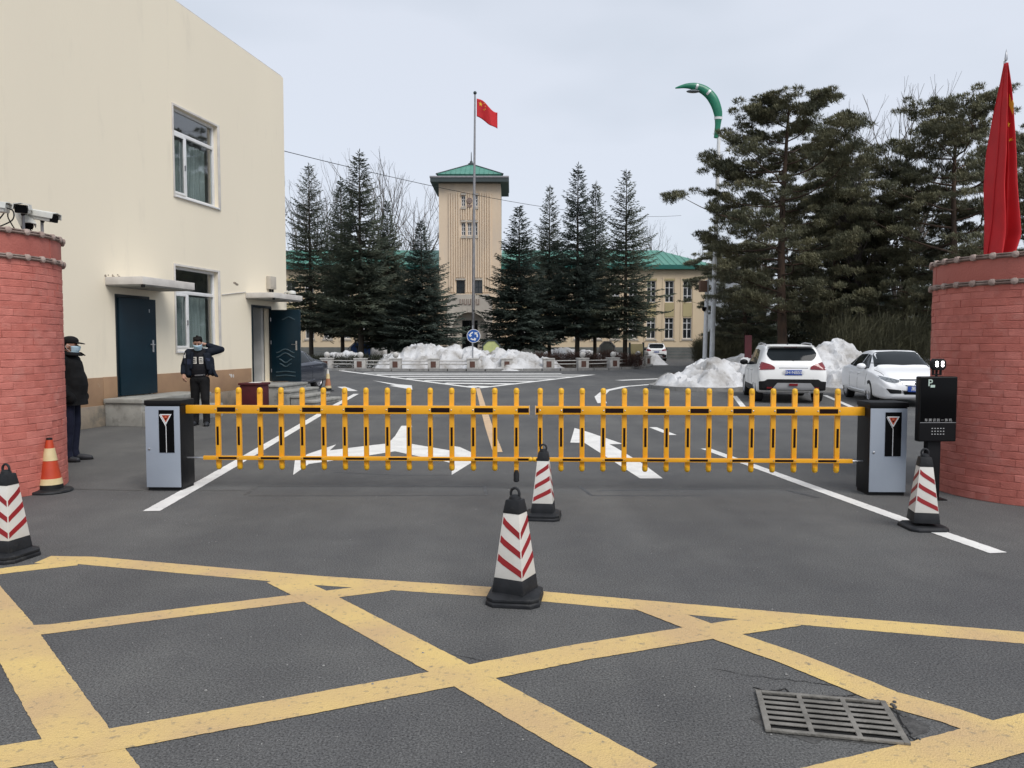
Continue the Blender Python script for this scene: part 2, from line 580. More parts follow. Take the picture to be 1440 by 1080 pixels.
M['pine_bark'] = mat('red_brown_pine_bark', (0.10, 0.062, 0.042), (0.05, 0.034, 0.026), 4, 0.95, 0.6, 12, stretch=(1, 1, 0.3))
M['bare_bark'] = mat('pale_grey_bark', (0.12, 0.10, 0.088), (0.07, 0.06, 0.052), 3, 0.95)
M['spruce'] = mat('spruce_needles', (0.12, 0.138, 0.092), (0.066, 0.088, 0.066), 0.9, 0.75, coords='World', lo=0.38, hi=0.62, dirt=((0.14, 0.118, 0.07), 1.1, 0.56, 0.75))
M['spruce_b'] = mat('blue_spruce_needles', (0.085, 0.112, 0.088), (0.052, 0.072, 0.06), 0.9, 0.75, coords='World', lo=0.38, hi=0.62, dirt=((0.085, 0.078, 0.045), 1.1, 0.58, 0.75))
M['pine'] = mat('pine_needles', (0.20, 0.19, 0.108), (0.108, 0.116, 0.075), 0.8, 0.75, coords='World', lo=0.36, hi=0.64, dirt=((0.21, 0.175, 0.095), 0.7, 0.56, 0.78))
M['hedge_brown'] = mat('bare_barberry', (0.09, 0.045, 0.034), (0.055, 0.03, 0.024), 2, 0.9, coords='World')
M['hedge_green'] = mat('winter_box_hedge', (0.040, 0.045, 0.022), (0.026, 0.027, 0.016), 2, 0.9, coords='World')
M['olive_twigs'] = mat('olive_twigs', (0.13, 0.125, 0.07), (0.08, 0.08, 0.05), 1.5, 0.9, coords='World')
M['lamp_white'] = mat('white_lamp_paint', (0.80, 0.80, 0.80), (0.70, 0.70, 0.70), 3, 0.45)
M['lamp_green'] = mat('green_lamp_paint', (0.010, 0.19, 0.105), (0.008, 0.15, 0.085), 3, 0.35)
M['base_green'] = mat('green_base_paint', (0.012, 0.12, 0.10), None, 3, 0.45)
M['sign_blue'] = mat('blue_sign_sheet', (0.012, 0.09, 0.36), None, 4, 0.45)
M['maroon'] = mat('maroon_cloth', (0.085, 0.008, 0.014), (0.06, 0.006, 0.010), 6, 0.6)
M['paper'] = mat('white_paper', (0.78, 0.78, 0.77), None, 5, 0.7)
M['lime_panel'] = mat('pale_lime_panel', (0.50, 0.54, 0.22), (0.42, 0.46, 0.2), 5, 0.6)
M['car_white'] = mat('pearl_white_car_paint', (0.80, 0.80, 0.79), (0.77, 0.77, 0.76), 2, 0.42, coat=0.25, dirt=((0.42, 0.40, 0.37), 2.5, 0.66, 0.85))
M['car_white2'] = mat('white_car_paint', (0.82, 0.825, 0.84), (0.80, 0.805, 0.82), 2, 0.42, coat=0.25)
M['car_blue'] = mat('dark_slate_car_paint', (0.045, 0.052, 0.072), (0.038, 0.044, 0.062), 2, 0.28, coat=0.7, metal=0.3)
M['car_plastic'] = mat('black_car_plastic', (0.006, 0.006, 0.007), (0.010, 0.010, 0.011), 5, 0.55, spec=0.25)
M['car_glass'] = mat('tinted_car_glass', (0.010, 0.013, 0.015), (0.016, 0.02, 0.023), 1.0, 0.04, spec=0.16)
M['tyre'] = mat('tyre_rubber', (0.014, 0.014, 0.015), (0.022, 0.022, 0.022), 10, 0.8)
M['chrome'] = mat('chrome', (0.7, 0.7, 0.72), None, 5, 0.15, metal=1.0)
M['alloy'] = mat('silver_alloy', (0.5, 0.5, 0.52), None, 5, 0.35, metal=0.7)
M['tail_red'] = mat('red_tail_lamp', (0.22, 0.008, 0.012), (0.14, 0.005, 0.008), 12, 0.15, coat=0.6)
M['lens'] = mat('clear_lamp_lens', (0.22, 0.235, 0.25), (0.08, 0.09, 0.10), 22, 0.12, coat=0.8)
M['plate_blue'] = mat('blue_number_plate', (0.018, 0.07, 0.36), None, 5, 0.4)
M['silver_plastic'] = mat('silver_plastic', (0.30, 0.30, 0.31), None, 5, 0.45)
M['skin'] = mat('skin', (0.42, 0.235, 0.165), (0.36, 0.2, 0.14), 8, 0.55)
M['hair'] = mat('black_hair', (0.006, 0.005, 0.005), (0.011, 0.010, 0.009), 20, 0.7, spec=0.15)
M['jacket_black'] = mat('black_jacket_cloth', (0.007, 0.007, 0.0075), (0.011, 0.011, 0.012), 6, 0.8, 0.4, 14, spec=0.15)
M['jacket_navy'] = mat('navy_jacket_cloth', (0.006, 0.009, 0.017), (0.010, 0.013, 0.021), 6, 0.75, 0.4, 14, spec=0.15)
M['shirt_dark'] = mat('charcoal_jersey', (0.008, 0.008, 0.011), (0.013, 0.013, 0.016), 8, 0.8, 0.3, 20, spec=0.15)
M['trousers_navy'] = mat('navy_trousers_cloth', (0.012, 0.014, 0.028), (0.018, 0.021, 0.040), 7, 0.85, 0.5, 13, spec=0.15)
M['trousers_black'] = mat('black_trousers_cloth', (0.009, 0.009, 0.010), (0.014, 0.014, 0.015), 7, 0.85, 0.5, 13, spec=0.15)
M['shoe'] = mat('dark_shoe', (0.016, 0.018, 0.024), (0.03, 0.032, 0.038), 9, 0.6)
M['mask'] = mat('pale_blue_mask', (0.42, 0.58, 0.68), (0.38, 0.54, 0.64), 14, 0.8)
M['iron'] = mat('worn_cast_iron', (0.25, 0.235, 0.21), (0.16, 0.15, 0.132), 14, 0.6, 0.3, 60, metal=0.35)
M['pit_shade'] = mat('drain_pit_shade', (0.004, 0.004, 0.004), None, 4, 0.95)
M['led'] = mat('lit_led', (1, 1, 1), None, 4, 0.4, emit=((1.0, 0.97, 0.92), 4.0))
M['cam_white'] = mat('camera_housing', (0.66, 0.66, 0.62), (0.56, 0.56, 0.53), 8, 0.45)
M['beige_box'] = mat('beige_meter_box', (0.46, 0.42, 0.36), None, 5, 0.6)
M['brown_wood'] = mat('brown_speaker_box', (0.17, 0.095, 0.06), None, 5, 0.6)
M['dim_text'] = mat('pale_grey_print', (0.42, 0.42, 0.42), None, 5, 0.6)
M['screen_text'] = mat('pale_green_print', (0.50, 0.62, 0.55), None, 5, 0.6)
M['navy_patch'] = mat('navy_patch', (0.006, 0.012, 0.040), None, 4, 0.7)
M['faded_orange'] = mat('faded_orange_cone', (0.42, 0.17, 0.075), (0.34, 0.13, 0.06), 8, 0.6)
M['relief'] = mat('highlit_teal_relief', (0.050, 0.085, 0.105), None, 5, 0.35)  # paler than the door: the light the mouldings catch is put into their colour

# ------------------------------------------------------------------ ground
g = MB()
g.add([(-700, -60, 0), (700, -60, 0), (700, 1400, 0), (-700, 1400, 0)], [(0, 1, 2, 3)])
tag(g.build('road', M['asphalt'], fix=False), kind='structure')


def flat_poly(name, pts, m, z=0.003):
    bm = bmesh.new()
    f = bm.faces.new([bm.verts.new((p[0], p[1], z)) for p in pts])
    bmesh.ops.triangulate(bm, faces=[f])
    bmesh.ops.recalc_face_normals(bm, faces=bm.faces)
    for f in bm.faces:
        if f.normal.z < 0:
            f.normal_flip()
    me = bpy.data.meshes.new(name)
    bm.to_mesh(me)
    bm.free()
    me.materials.append(m)
    return tag(link(name, me), kind='structure')


def strip(name, pts, w, m, z=0.004, jit=0.0035, seed=0, step=0.025):
    """a painted line of width w along ground points, its edges slightly ragged"""
    rr = random.Random(seed + len(pts) * 7)
    P = [Vector((p[0], p[1], 0)) for p in pts]
    dense = []
    for a, b in zip(P, P[1:]):
        n = max(1, int((b - a).length / step))
        dense += [a.lerp(b, k / n) for k in range(n)]
    dense.append(P[-1])
    vs, fs = [], []
    for i, p in enumerate(dense):
        t = (dense[min(i + 1, len(dense) - 1)] - dense[max(i - 1, 0)]).normalized()
        nn = Vector((-t.y, t.x, 0))
        for s in (1, -1):
            q = p + nn * s * (w / 2 + rr.uniform(-jit, jit))
            vs.append((q.x, q.y, z))
        if i:
            fs.append((2 * i - 2, 2 * i - 1, 2 * i + 1, 2 * i))
    b = MB()
    b.add(vs, fs)
    return tag(b.build(name, m, fix=False), kind='structure')


def gp(*px):
    return [ground_at(*p) for p in px]


def off_left(a, b, k):
    a, b = ground_at(*a), ground_at(*b)
    return [a + (a - b) * k, b]


Y = [([(60, 787), (120, 788), (440, 816), (700, 833), (900, 851), (1150, 873), (1440, 897), (1800, 930)], 0.195),
     ([(-60, 812), (20, 801), (110, 791)], 0.17),
     ([(0, 888), (60, 886), (260, 861), (440, 839), (545, 826)], 0.165),
     ([(-60, 790), (10, 880), (60, 960), (118, 1050), (160, 1110)], 0.235),
     ([(395, 815), (440, 837), (650, 950), (760, 1012), (900, 1090)], 0.21),
     ([(-120, 1084), (0, 1066), (150, 1042), (400, 997), (640, 952), (820, 917), (1000, 888), (1110, 872)], 0.205),
     ([(905, 852), (1000, 888), (1110, 926), (1210, 966), (1250, 983), (1330, 1005), (1420, 1036)], 0.185),
     ([(1150, 1106), (1300, 1068), (1440, 1030), (1600, 990)], 0.23)]
for i, (pts, w) in enumerate(Y):
    strip('yellow_box_marking', gp(*pts), w, M['yellow_paint'], 0.0014 + 0.0005 * i, 0.0022, i)

strip('white_lane_line', gp((213, 719), (300, 670), (400, 612), (470, 571), (490, 560), (501, 554)), 0.165, M['white_paint'], 0.004)
strip('white_lane_line', gp((992, 631), (1100, 670), (1200, 706), (1300, 742), (1404, 778)), 0.15, M['white_paint'], 0.004)
flat_poly('white_road_arrow', gp((808, 602), (802, 622.5), (822, 623), (900, 673), (932, 673), (905, 653), (865, 629), (857, 625), (876, 624.5), (828, 608)), M['white_paint'])
zz = [(740, 310), (808, 310), (775, 420), (1070, 470), (1076, 440), (1110, 445), (1205, 488), (1190, 540), (1058, 622), (1060, 548), (990, 530), (830, 500), (700, 472),
      (520, 500), (300, 532), (155, 552), (55, 622), (66, 530), (150, 488), (328, 428), (288, 466), (560, 432), (655, 422), (700, 375)]
flat_poly('white_road_arrow', gp(*[(400 + u / 4.5, 530 + v / 4.5) for u, v in zz]), M['white_paint'])
flat_poly('white_road_arrow', gp((524, 535), (560, 540.5), (579, 542), (580, 548), (548, 542.5), (556, 542)), M['white_paint'])
strip('orange_lane_line', gp((672, 546), (680, 575), (688, 602), (700, 636)), 0.15, M['orange_paint'])
strip('white_lane_line', gp((847, 567), (842, 558), (852, 549.5), (880, 543.5), (936, 539)), 0.26, M['white_paint'])
strip('white_lane_line', gp((870, 535), (944, 532)), 0.5, M['white_paint'])
strip('white_lane_line', gp((918, 601), (946, 612)), 0.15, M['white_paint'])
strip('white_lane_line', gp((480, 544), (497, 550)), 0.3, M['white_paint'])
strip('parking_bay_line', gp((1033, 557), (1049, 577)), 0.14, M['white_paint'])
strip('parking_bay_line', gp((1049, 577), (1084, 577)), 0.12, M['white_paint'], 0.006)
strip('parking_bay_line', gp((1160, 556), (1208, 577)), 0.14, M['white_paint'])
strip('parking_bay_line', gp((1170, 577), (1208, 577)), 0.12, M['white_paint'], 0.006)
A, Lc, Rc = ground_at(672, 546), ground_at(476, 521), ground_at(834, 527)
strip('hatched_road_marking', [A, Lc], 0.30, M['white_paint'], 0.006)
strip('hatched_road_marking', [A, Rc], 0.30, M['white_paint'], 0.006)
yy = A.y + 0.9
while yy < 43:
    xl = A.x + (Lc.x - A.x) * (yy - A.y) / (Lc.y - A.y)
    if yy < Rc.y:
        xr = A.x + (Rc.x - A.x) * (yy - A.y) / (Rc.y - A.y)
    else:
        xr = Rc.x - (yy - Rc.y) * 0.9
    strip('hatched_road_marking', [(xl, yy + 0.5), (xr, yy - 0.1)], 0.78, M['white_paint'], 0.004, 0.02)
    yy += 2.1
for k, pts in enumerate([[(60, 687), (205, 690), (345, 690)], [(345, 696), (362, 684), (520, 683), (680, 684)], [(350, 697), (520, 697), (684, 696), (681, 683)],
                         [(815, 684), (832, 697), (990, 697)], [(1105, 689), (1150, 700)], [(840, 690), (990, 688)], [(640, 668), (560, 668), (470, 664)]]):
    strip('tar_seal', gp(*pts), 0.034 if k != 4 else 0.06, M['tar'], 0.0015, 0.008, k)
# the broken paving patch next to the drain
rr = random.Random(3)
c0 = ground_at(1180, 1010)
flat_poly('broken_paving', [c0 + Vector((math.cos(a) * (0.36 + rr.uniform(-.07, .05)), math.sin(a) * (0.235 + rr.uniform(-.05, .04)), 0)) for a in [2 * math.pi * k / 26 for k in range(26)]], M['patch'], 0.0016)

def crack(px, w, seed):
    rr = random.Random(seed)
    P = gp(*px)
    pts = []
    for p0, p1 in zip(P, P[1:]):
        n = max(2, int((p1 - p0).length / .035))
        for k in range(n):
            q = p0.lerp(p1, k / n)
            pts.append((q.x + rr.gauss(0, .006), q.y + rr.gauss(0, .006)))
    strip('asphalt_crack', pts, w, M['pit_shade'], 0.0028, w * .35, seed, .02)


crack([(1058, 968), (1082, 972), (1104, 969), (1112, 977), (1180, 983), (1205, 977), (1238, 986), (1255, 999), (1276, 1030), (1293, 1052)], .010, 1)
crack([(1255, 999), (1268, 1008), (1280, 1006)], .006, 2)
crack([(10, 862), (22, 866), (38, 861)], .012, 3)
crack([(1000, 940), (1060, 952), (1130, 958), (1192, 968)], .004, 4)
crack([(560, 905), (612, 925), (640, 921), (700, 936)], .0035, 5)

# storm drain
t = thing('storm_drain', 'rusty rectangular drain grate with three rows of slots in the asphalt', 'drain', (1.39, 3.302, 0.0), R(-11.5))
W2, H2 = 0.285, 0.192
p = MB()
p.box(-W2 + .01, W2 - .01, -H2 + .01, H2 - .01, 0.0022, 0.0042)
p.build('pit_shade', M['pit_shade'], t)  # black sheet lying on the road, painting the darkness below the slots
p = MB()
for x0, x1 in ((-W2, -W2 + .026), (W2 - .026, W2), (-.106, -.084), (.084, .106)):
    p.box(x0, x1, -H2, H2, 0.0045, 0.017)
p.box(-W2 + .026, W2 - .026, -H2, -H2 + .02, 0.0045, 0.0168)
p.box(-W2 + .026, W2 - .026, H2 - .02, H2, 0.0045, 0.0168)
p.build('frame', M['iron'], t, bevel=0.003)
bar_me = {}
for ci, (x0, x1) in enumerate(((-W2 + .026, -.106), (-.084, .084), (.106, W2 - .026))):
    p = MB()
    p.box(x0 - .002, x1 + .002, -.0122, .0122, 0.0115, 0.0162)
    me = p.mesh('bar', M['iron'], bevel=0.0018)
    for k in range(1, 7):
        link('bar', me, t, (0, -H2 + .02 + k * (2 * H2 - .04) / 7, 0))

# a shallow heap of cracked mortar by the drain's corner
rr = random.Random(9)
t = tag(link('rubble', None), 'crumbled asphalt grit along the edge of the drain', 'rubble', kind='stuff') if False else None
p = MB()
for k in range(70):
    a = rr.uniform(0, 1)
    q = Vector((1.39, 3.302, 0)) + Matrix.Rotation(R(-11.5), 3, 'Z') @ Vector((rr.uniform(0.0, .33), .2 + rr.gauss(0, .02), 0) if a < .6 else (.3 + rr.gauss(0, .02), rr.uniform(-.15, .2), 0))
    s = rr.uniform(.003, .011)
    p.sphere((q.x, q.y, s * .6), (s, s * rr.uniform(.6, 1.2), s * .8), 5)
tag(p.build('rubble', M['tar']), 'crumbled asphalt grit along the edge of the drain', 'rubble', kind='stuff')

rr = random.Random(12)
p = MB()
for k in range(420):
    y = 2.6 + 8 * rr.random() ** 1.6
    x = rr.uniform(-.62, .62) * y
    s = rr.uniform(.002, .0055) * (1.6 if rr.random() < .06 else 1)
    p.sphere((x, y, s * .5), (s, s * rr.uniform(.6, 1.4), s * .7), 5)
tag(p.build('grit', M['kerb']), 'fine pale grit scattered over the asphalt', 'grit', kind='stuff')

# ------------------------------------------------------------------ gatehouse on the left
TH = R(10.5)
W0 = Vector((-8.221, 14.574, 0))
WD, WN = Vector((math.sin(TH), math.cos(TH), 0)), Vector((math.cos(TH), -math.sin(TH), 0))


def wall_pt(n, s, z=0.0):
    return W0 + WN * n + WD * s + Vector((0, 0, z))


gh = thing('gatehouse', 'cream two-storey plastered gatehouse with tan base and green doors', 'building', W0, -TH)
S0, S1, ZT = -9.0, 8.45, 9.37


def holed(mb, s0, s1, z0, z1, holes, x, depth, m=0):
    """vertical sheet at local x with rectangular openings (s0,s1,z0,z1) and their reveals going back to x-depth"""
    ss = sorted({s0, s1, *[h[0] for h in holes], *[h[1] for h in holes]})
    zs = sorted({z0, z1, *[h[2] for h in holes], *[h[3] for h in holes]})
    for a, b in zip(ss, ss[1:]):
        for c, d in zip(zs, zs[1:]):
            if any(h[0] <= a and b <= h[1] and h[2] <= c and d <= h[3] for h in holes):
                continue
            mb.add([(x, a, c), (x, b, c), (x, b, d), (x, a, d)], [(0, 1, 2, 3)], m)
    for a, b, c, d in holes:
        y = x - depth
        mb.add([(x, a, c), (y, a, c), (y, a, d), (x, a, d)], [(0, 1, 2, 3)], m)
        mb.add([(x, b, c), (x, b, d), (y, b, d), (y, b, c)], [(0, 1, 2, 3)], m)
        mb.add([(x, a, d), (y, a, d), (y, b, d), (x, b, d)], [(0, 1, 2, 3)], m)
        mb.add([(x, a, c), (x, b, c), (y, b, c), (y, a, c)], [(0, 1, 2, 3)], m)


WU, WG = (3.12, 4.90, 5.0, 7.0), (3.06, 4.80, 1.46, 3.40)
D1, D2 = (1.05, 2.12, 0.55, 2.64), (6.40, 7.50, 0.55, 2.68)
b = MB()
holed(b, S0, S1, 0, ZT, [WU, WG, D1, D2], 0.0, 0.22)
b.add([(0, S1, 0), (-11, S1, 0), (-11, S1, ZT), (0, S1, ZT)], [(0, 1, 2, 3)])
b.add([(-11, S0, 0), (0, S0, 0), (0, S0, ZT), (-11, S0, ZT)], [(0, 1, 2, 3)])
b.add([(-11, S1, 0), (-11, S0, 0), (-11, S0, ZT), (-11, S1, ZT)], [(0, 1, 2, 3)])
b.add([(0, S0, ZT), (0, S1, ZT), (-11, S1, ZT), (-11, S0, ZT)], [(0, 1, 2, 3)])
b.build('wall', M['cream'], gh, fix=False)
b = MB()
b.box(-10.98, -0.03, S0 + .03, S1 - .03, ZT + .002, ZT + .05)
b.build('roof_edge', M['white_plaster'], gh, bevel=0.01)
b = MB()                                    # the rooms behind the openings
for q in ((-2.4, 2.6, 5.3, 4.8, 7.3), (-2.4, 2.6, 5.3, 1.2, 3.5), (-1.6, .8, 2.4, .5, 2.75)):
    x0, y0, y1, z0, z1 = q
    b.add([(x, y, z) for x in (x0, -.225) for y in (y0, y1) for z in (z0, z1)], [(0, 1, 3, 2), (0, 4, 5, 1), (2, 3, 7, 6), (1, 5, 7, 3), (0, 2, 6, 4)])
b.build('room', M['interior'], gh, fix=False)
for k, (a0, a1) in enumerate(((-4.0, -1.8), (-1.79, 0.63), (2.17, 4.05), (4.06, 6.34))):
    b = MB()
    b.box(0.003, 0.018, a0, a1, 0.42 if k != 1 else 0.4, 0.965)
    b.build('dado_panel', M['dado'], gh, bevel=0.003)
for q in ((0.638, 1.04, 0.53, 0.968), (7.55, S1, 0.1, 0.945)):
    b = MB()
    b.box(0.003, 0.018, *q)
    b.build('dado_panel', M['dado'], gh, bevel=0.003)
for a0, a1 in ((S0, 0.63), (2.17, 6.34)):
    b = MB()
    b.box(0.003, 0.045, a0, a1, 0.0, 0.415)
    b.build('plinth', M['plinth'], gh, bevel=0.008)
b = MB()                                    # plastered window surrounds, slightly proud
for (a, c, d, e) in (WU, WG):
    for q in ((a - .05, a, d - .05, e + .05), (c, c + .09, d - .05, e + .05), (a, c, e, e + .05)):
        b.box(0.002, 0.022, *q)
b.build('window_surround', M['white_plaster'], gh, bevel=0.003)


def pvc_window(hole, split, mull, curtain_and_reflection):
    a, c, d, e = hole
    x0, x1 = -0.16, -0.09
    w = MB()
    w.box(x0, x1, a, a + .06, d, e)
    w.box(x0, x1, c - .06, c, d, e)
    w.box(x0, x1, a + .06, c - .06, d, d + .07)
    w.box(x0, x1, a + .06, c - .06, e - .06, e)
    w.box(x0, x1 + .004, a + .06, c - .06, split, split + .08)
    w.box(x0, x1 + .002, mull, mull + .08, d + .07, split)
    fr = w.build('window_frame', M['pvc'], gh, bevel=0.006)
    s = MB()
    s.box(-0.085, 0.05, a + .002, c - .002, d - .04, d - .002)
    s.build('sill', M['pvc'], fr, bevel=0.006)
    sh = MB()                               # opening sash with its own rim
    y0, y1, z0, z1 = a + .06, mull, d + .07, split
    sh.box(x1, x1 + .02, y0, y0 + .05, z0, z1)
    sh.box(x1, x1 + .02, y1 - .05, y1, z0, z1)
    sh.box(x1, x1 + .02, y0 + .05, y1 - .05, z0, z0 + .05)
    sh.box(x1, x1 + .02, y0 + .05, y1 - .05, z1 - .05, z1)
    sh.build('sash', M['pvc'], fr, bevel=0.004)
    for q in ((a + .06, mull, d + .07, split), (mull + .08, c - .06, d + .07, split), (a + .06, c - .06, split + .08, e - .06)):
        pb = MB()
        pb.box(-0.135, -0.128, *q)
        pb.build('pane', M['glass'], fr)
    hb = MB()
    hb.box(x1 + .02, x1 + .05, mull - .035, mull - .015, (d + split) / 2 - .06, (d + split) / 2 + .06)
    hb.build('handle', M['steel'], fr)
    if curtain_and_reflection:
        cb = MB()
        n = 60
        vs, fs = [], []
        for i in range(n + 1):
            y = a + (c - a) * i / n
            x = -0.36 + 0.03 * math.sin(i * 0.9) + 0.01 * math.sin(i * 2.3)
            vs += [(x, y, d - .1), (x, y, split - .02)]
            if i:
                fs.append((2 * i - 2, 2 * i, 2 * i + 1, 2 * i - 1))
        cb.add(vs, fs)
        cb.build('curtain_and_reflection', M['curtain_and_reflection'], gh, smooth=True, fix=False)


pvc_window(WU, 6.42, 3.66, True)  # upper curtain is added: its grey stands in for reflected sky and trees
pvc_window(WG, 2.78, 3.62, True)


def door_leaf(w, h, relief, hinge, ang, inner_side):
    """steel door leaf; local x runs from hinge outwards"""
    lf = MB()
    lf.box(0, w, -.03, .03, 0, h)
    d = lf.build('door', M['teal_door'], gh, bevel=0.006)
    d.location = hinge
    d.rotation_euler = (0, 0, ang)
    s = inner_side
    hp = MB()
    hp.box(w - .13, w - .085, s * .031, s * .043, 0.88, 1.14)
    hp.tube([(w - .107, s * .04, 1.04), (w - .107, s * .085, 1.04), (w - .23, s * .085, 1.045)], 0.011, 8)
    hp.build('handle', M['steel'], d, smooth=True)
    ed = MB()
    ed.box(w - .002, w + .006, -.012, .012, .86, 1.16)
    ed.build('lock_plate', M['steel'], d)
    return d, s


d1, s = door_leaf(1.0, 2.0, False, (0.03, 1.10, 0.57), R(90 - 7), -1)
pb = MB()
pb.box(.80, .82, -.034, -.031, 1.72, 1.79)
pb.build('number_plate', M['steel'], d1)
b = MB()
b.box(-.06, .015, D1[0], D1[0] + .06, D1[2], D1[3])
b.box(-.06, .015, D1[1] - .06, D1[1], D1[2], D1[3])
b.box(-.06, .015, D1[0] + .06, D1[1] - .06, D1[3] - .06, D1[3])
b.build('door_frame', M['door_frame'], gh, bevel=0.004)
d2, s = door_leaf(0.90, 2.02, True, (0.02, 7.47, 0.56), R(-3), -1)
for zc, wd, amp in ((1.78, .2, .035), (.86, .28, .05), (.74, .28, .06), (.58, .2, -.05), (.46, .18, -.04), (.27, .3, .012), (.16, .3, .012)):
    cx = .56 if zc > 1.5 else .45
    mb = MB()
    mb.tube([(cx + wd * u, -.036, zc + amp * math.cos(u * 3.1)) for u in np.linspace(-1, 1, 13)], 0.017, 6)
    mb.build('relief_moulding', M['relief'], d2, smooth=True)
for zc in (.3, 1.1, 1.75):
    hb = MB()
    hb.tube([(0.0, -.035, zc - .05), (0.0, -.035, zc + .05)], .012, 8)
    hb.build('hinge', M['steel'], d2)
b = MB()
b.box(-.06, .015, D2[0], D2[0] + .07, D2[2], D2[3])
b.box(-.06, .015, D2[1] - .03, D2[1], D2[2], D2[3])
b.box(-.06, .015, D2[0] + .07, D2[1] - .03, D2[3] - .07, D2[3])
b.build('door_frame', M['door_frame'], gh, bevel=0.004)
b = MB()
b.box(-1.4, -.24, 7.36, 7.50, .52, 2.75)
b.box(-1.44, -1.40, 6.3, 7.5, .52, 2.75)
b.box(-1.4, -.24, 6.2, 7.36, .50, .548)
b.box(-1.4, -.24, 6.2, 7.36, 2.7, 2.78)
b.build('lobby_wall', M['pale_inner'], gh)

for (a0, a1, n, z0, z1) in ((0.78, 2.52, 0.84, 2.80, 2.955), (6.12, 7.80, 0.82, 2.845, 2.985)):
    b = MB()
    b.box(0.003, n, a0, a1, z0, z1)
    cp = b.build('door_canopy', M['white_plaster'], gh, bevel=0.012)
    b = MB()
    b.box(0.02, n - .03, a0 + .03, a1 - .03, z0 - .025, z0 - .002)
    b.build('soffit', M['concrete'], cp)
    b = MB()
    b.box(n - .06, n - .01, a0 + .02, a0 + .08, z0 - .06, z0 - .004)
    b.build('drip_spout', M['matt_black'], cp)
# flaked plaster above the first canopy and specks on the wall
b = MB()
rr = random.Random(5)
for k in range(46):
    y = rr.uniform(.78, 2.3)
    b.sphere((0.003, y, 2.965 + abs(rr.gauss(0, .03)) * (1.2 if y < 1.2 else .6)), (.004, rr.uniform(.01, .04), rr.uniform(.006, .02)), 6)
b.build('flaked_plaster', M['plinth'], gh)
b = MB()
for y, z in ((-.52, 8.35), (-.45, 8.27), (-.3, 8.38), (-.38, 8.1), (5.6, 3.2), (5.7, 3.17)):
    b.sphere((0.002, y, z), (.005, .09, .03), 7)
b.build('flaked_plaster', M['plinth'], gh)
b = MB()
for y, z, r1, r2 in ((5.32, .80, .05, .05), (5.42, .79, .03, .05), (5.25, .83, .03, .025)):
    b.sphere((0.019, y, z), (.004, r1, r2), 7)
b.build('white_scuff', M['white_plaster'], gh)
b = MB()
b.tube([(0.02, 4.95, 2.86), (0.02, 6.10, 3.0)], .012, 6)
b.build('cable_conduit', M['white_plaster'], gh)

# steps
t = thing('entrance_steps', 'grey concrete landing with one low step under the left closed door', 'steps', W0, -TH)
b = MB()
b.box(0.05, 0.86, 0.62, 2.95, 0.0, 0.46)
b.build('landing', M['concrete'], t, bevel=0.012)
b = MB()
b.box(0.05, 0.90, 0.58, 2.98, 0.462, 0.545)
b.build('landing_slab', M['concrete'], t, bevel=0.012)
b = MB()
b.box(0.864, 1.2, 0.62, 2.95, 0.0, 0.30)
b.build('step', M['concrete'], t, bevel=0.012)
t = thing('entrance_steps', 'flight of grey concrete steps below the open green door by the corner', 'steps', W0, -TH)
for k, (n0, n1, z) in enumerate(((0.05, 1.02, 0.535), (1.023, 1.36, 0.40), (1.363, 1.70, 0.265), (1.703, 2.04, 0.13))):
    b = MB()
    b.box(n0, n1 - .03, 5.95 - .06 * (k > 0), 7.62, 0.0, z - .06)
    st = b.build('step' if k else 'landing', M['concrete'], t, bevel=0.01)
    b = MB()
    b.box(n0, n1, 5.92 - .06 * (k > 0), 7.65, z - .058, z)
    b.build('tread', M['concrete'], st, bevel=0.01)

# fittings on the wall
t = thing('meter_box', 'small beige metal box fixed high above the open green door', 'box', wall_pt(0, 7.42, 3.06), -TH)
b = MB()
b.box(0.003, .13, -.17, .17, .1, .46)
b.build('case', M['beige_box'], t, bevel=0.012)
b = MB()
b.box(.131, .139, -.14, .14, .14, .42)
b.build('lid', M['beige_box'], t, bevel=0.006)
b = MB()
for y in (-.1, -.03, .05, .11):
    b.tube([(.06, y, .1), (.06, y, 0.02)], .018, 6)
b.build('cable_gland', M['matt_black'], t)


def small_dome_camera(loc, label):
    t = thing('security_camera', label, 'camera', loc, -TH)
    b = MB()
    b.tube([(0, 0, 0), (.14, 0, .03), (.2, 0, .03)], .02, 8)
    b.build('bracket', M['cam_white'], t)
    b = MB()
    b.lathe([(.03, .06), (.1, .04), (.12, -.02), (.11, -.05)], 14, (.24, 0, 0))
    b.build('housing', M['cam_white'], t, smooth=True)
    b = MB()
    b.lathe([(.095, -.051), (.08, -.10), (.045, -.135), (.01, -.145)], 14, (.24, 0, 0))
    b.build('dome', M['gloss_black'], t, smooth=True)


small_dome_camera(wall_pt(0.01, 8.3, 3.12), 'white dome camera on the gatehouse corner over the second canopy')

t = thing('cloth_covered_box', 'dark maroon box with a white paper on top beside the steps', 'box', wall_pt(0.75, 5.15, 0), -TH)
b = MB()
b.box(-.27, .27, -.24, .24, 0, .58)
b.build('box_body', M['maroon'], t, bevel=0.02)
b = MB()
b.box(-.30, .30, -.27, .27, .582, .64)
b.build('lid', M['maroon'], t, bevel=0.015)
b = MB()
b.box(-.12, .14, -.12, .10, 0, .008)
o = b.build('paper_sheet', M['paper'], loc=wall_pt(0.78, 5.13, 0.641), rot=(0, 0, -TH + .2))
tag(o, 'white paper sheet lying on the maroon box', 'paper')

# ------------------------------------------------------------------ round brick gate piers


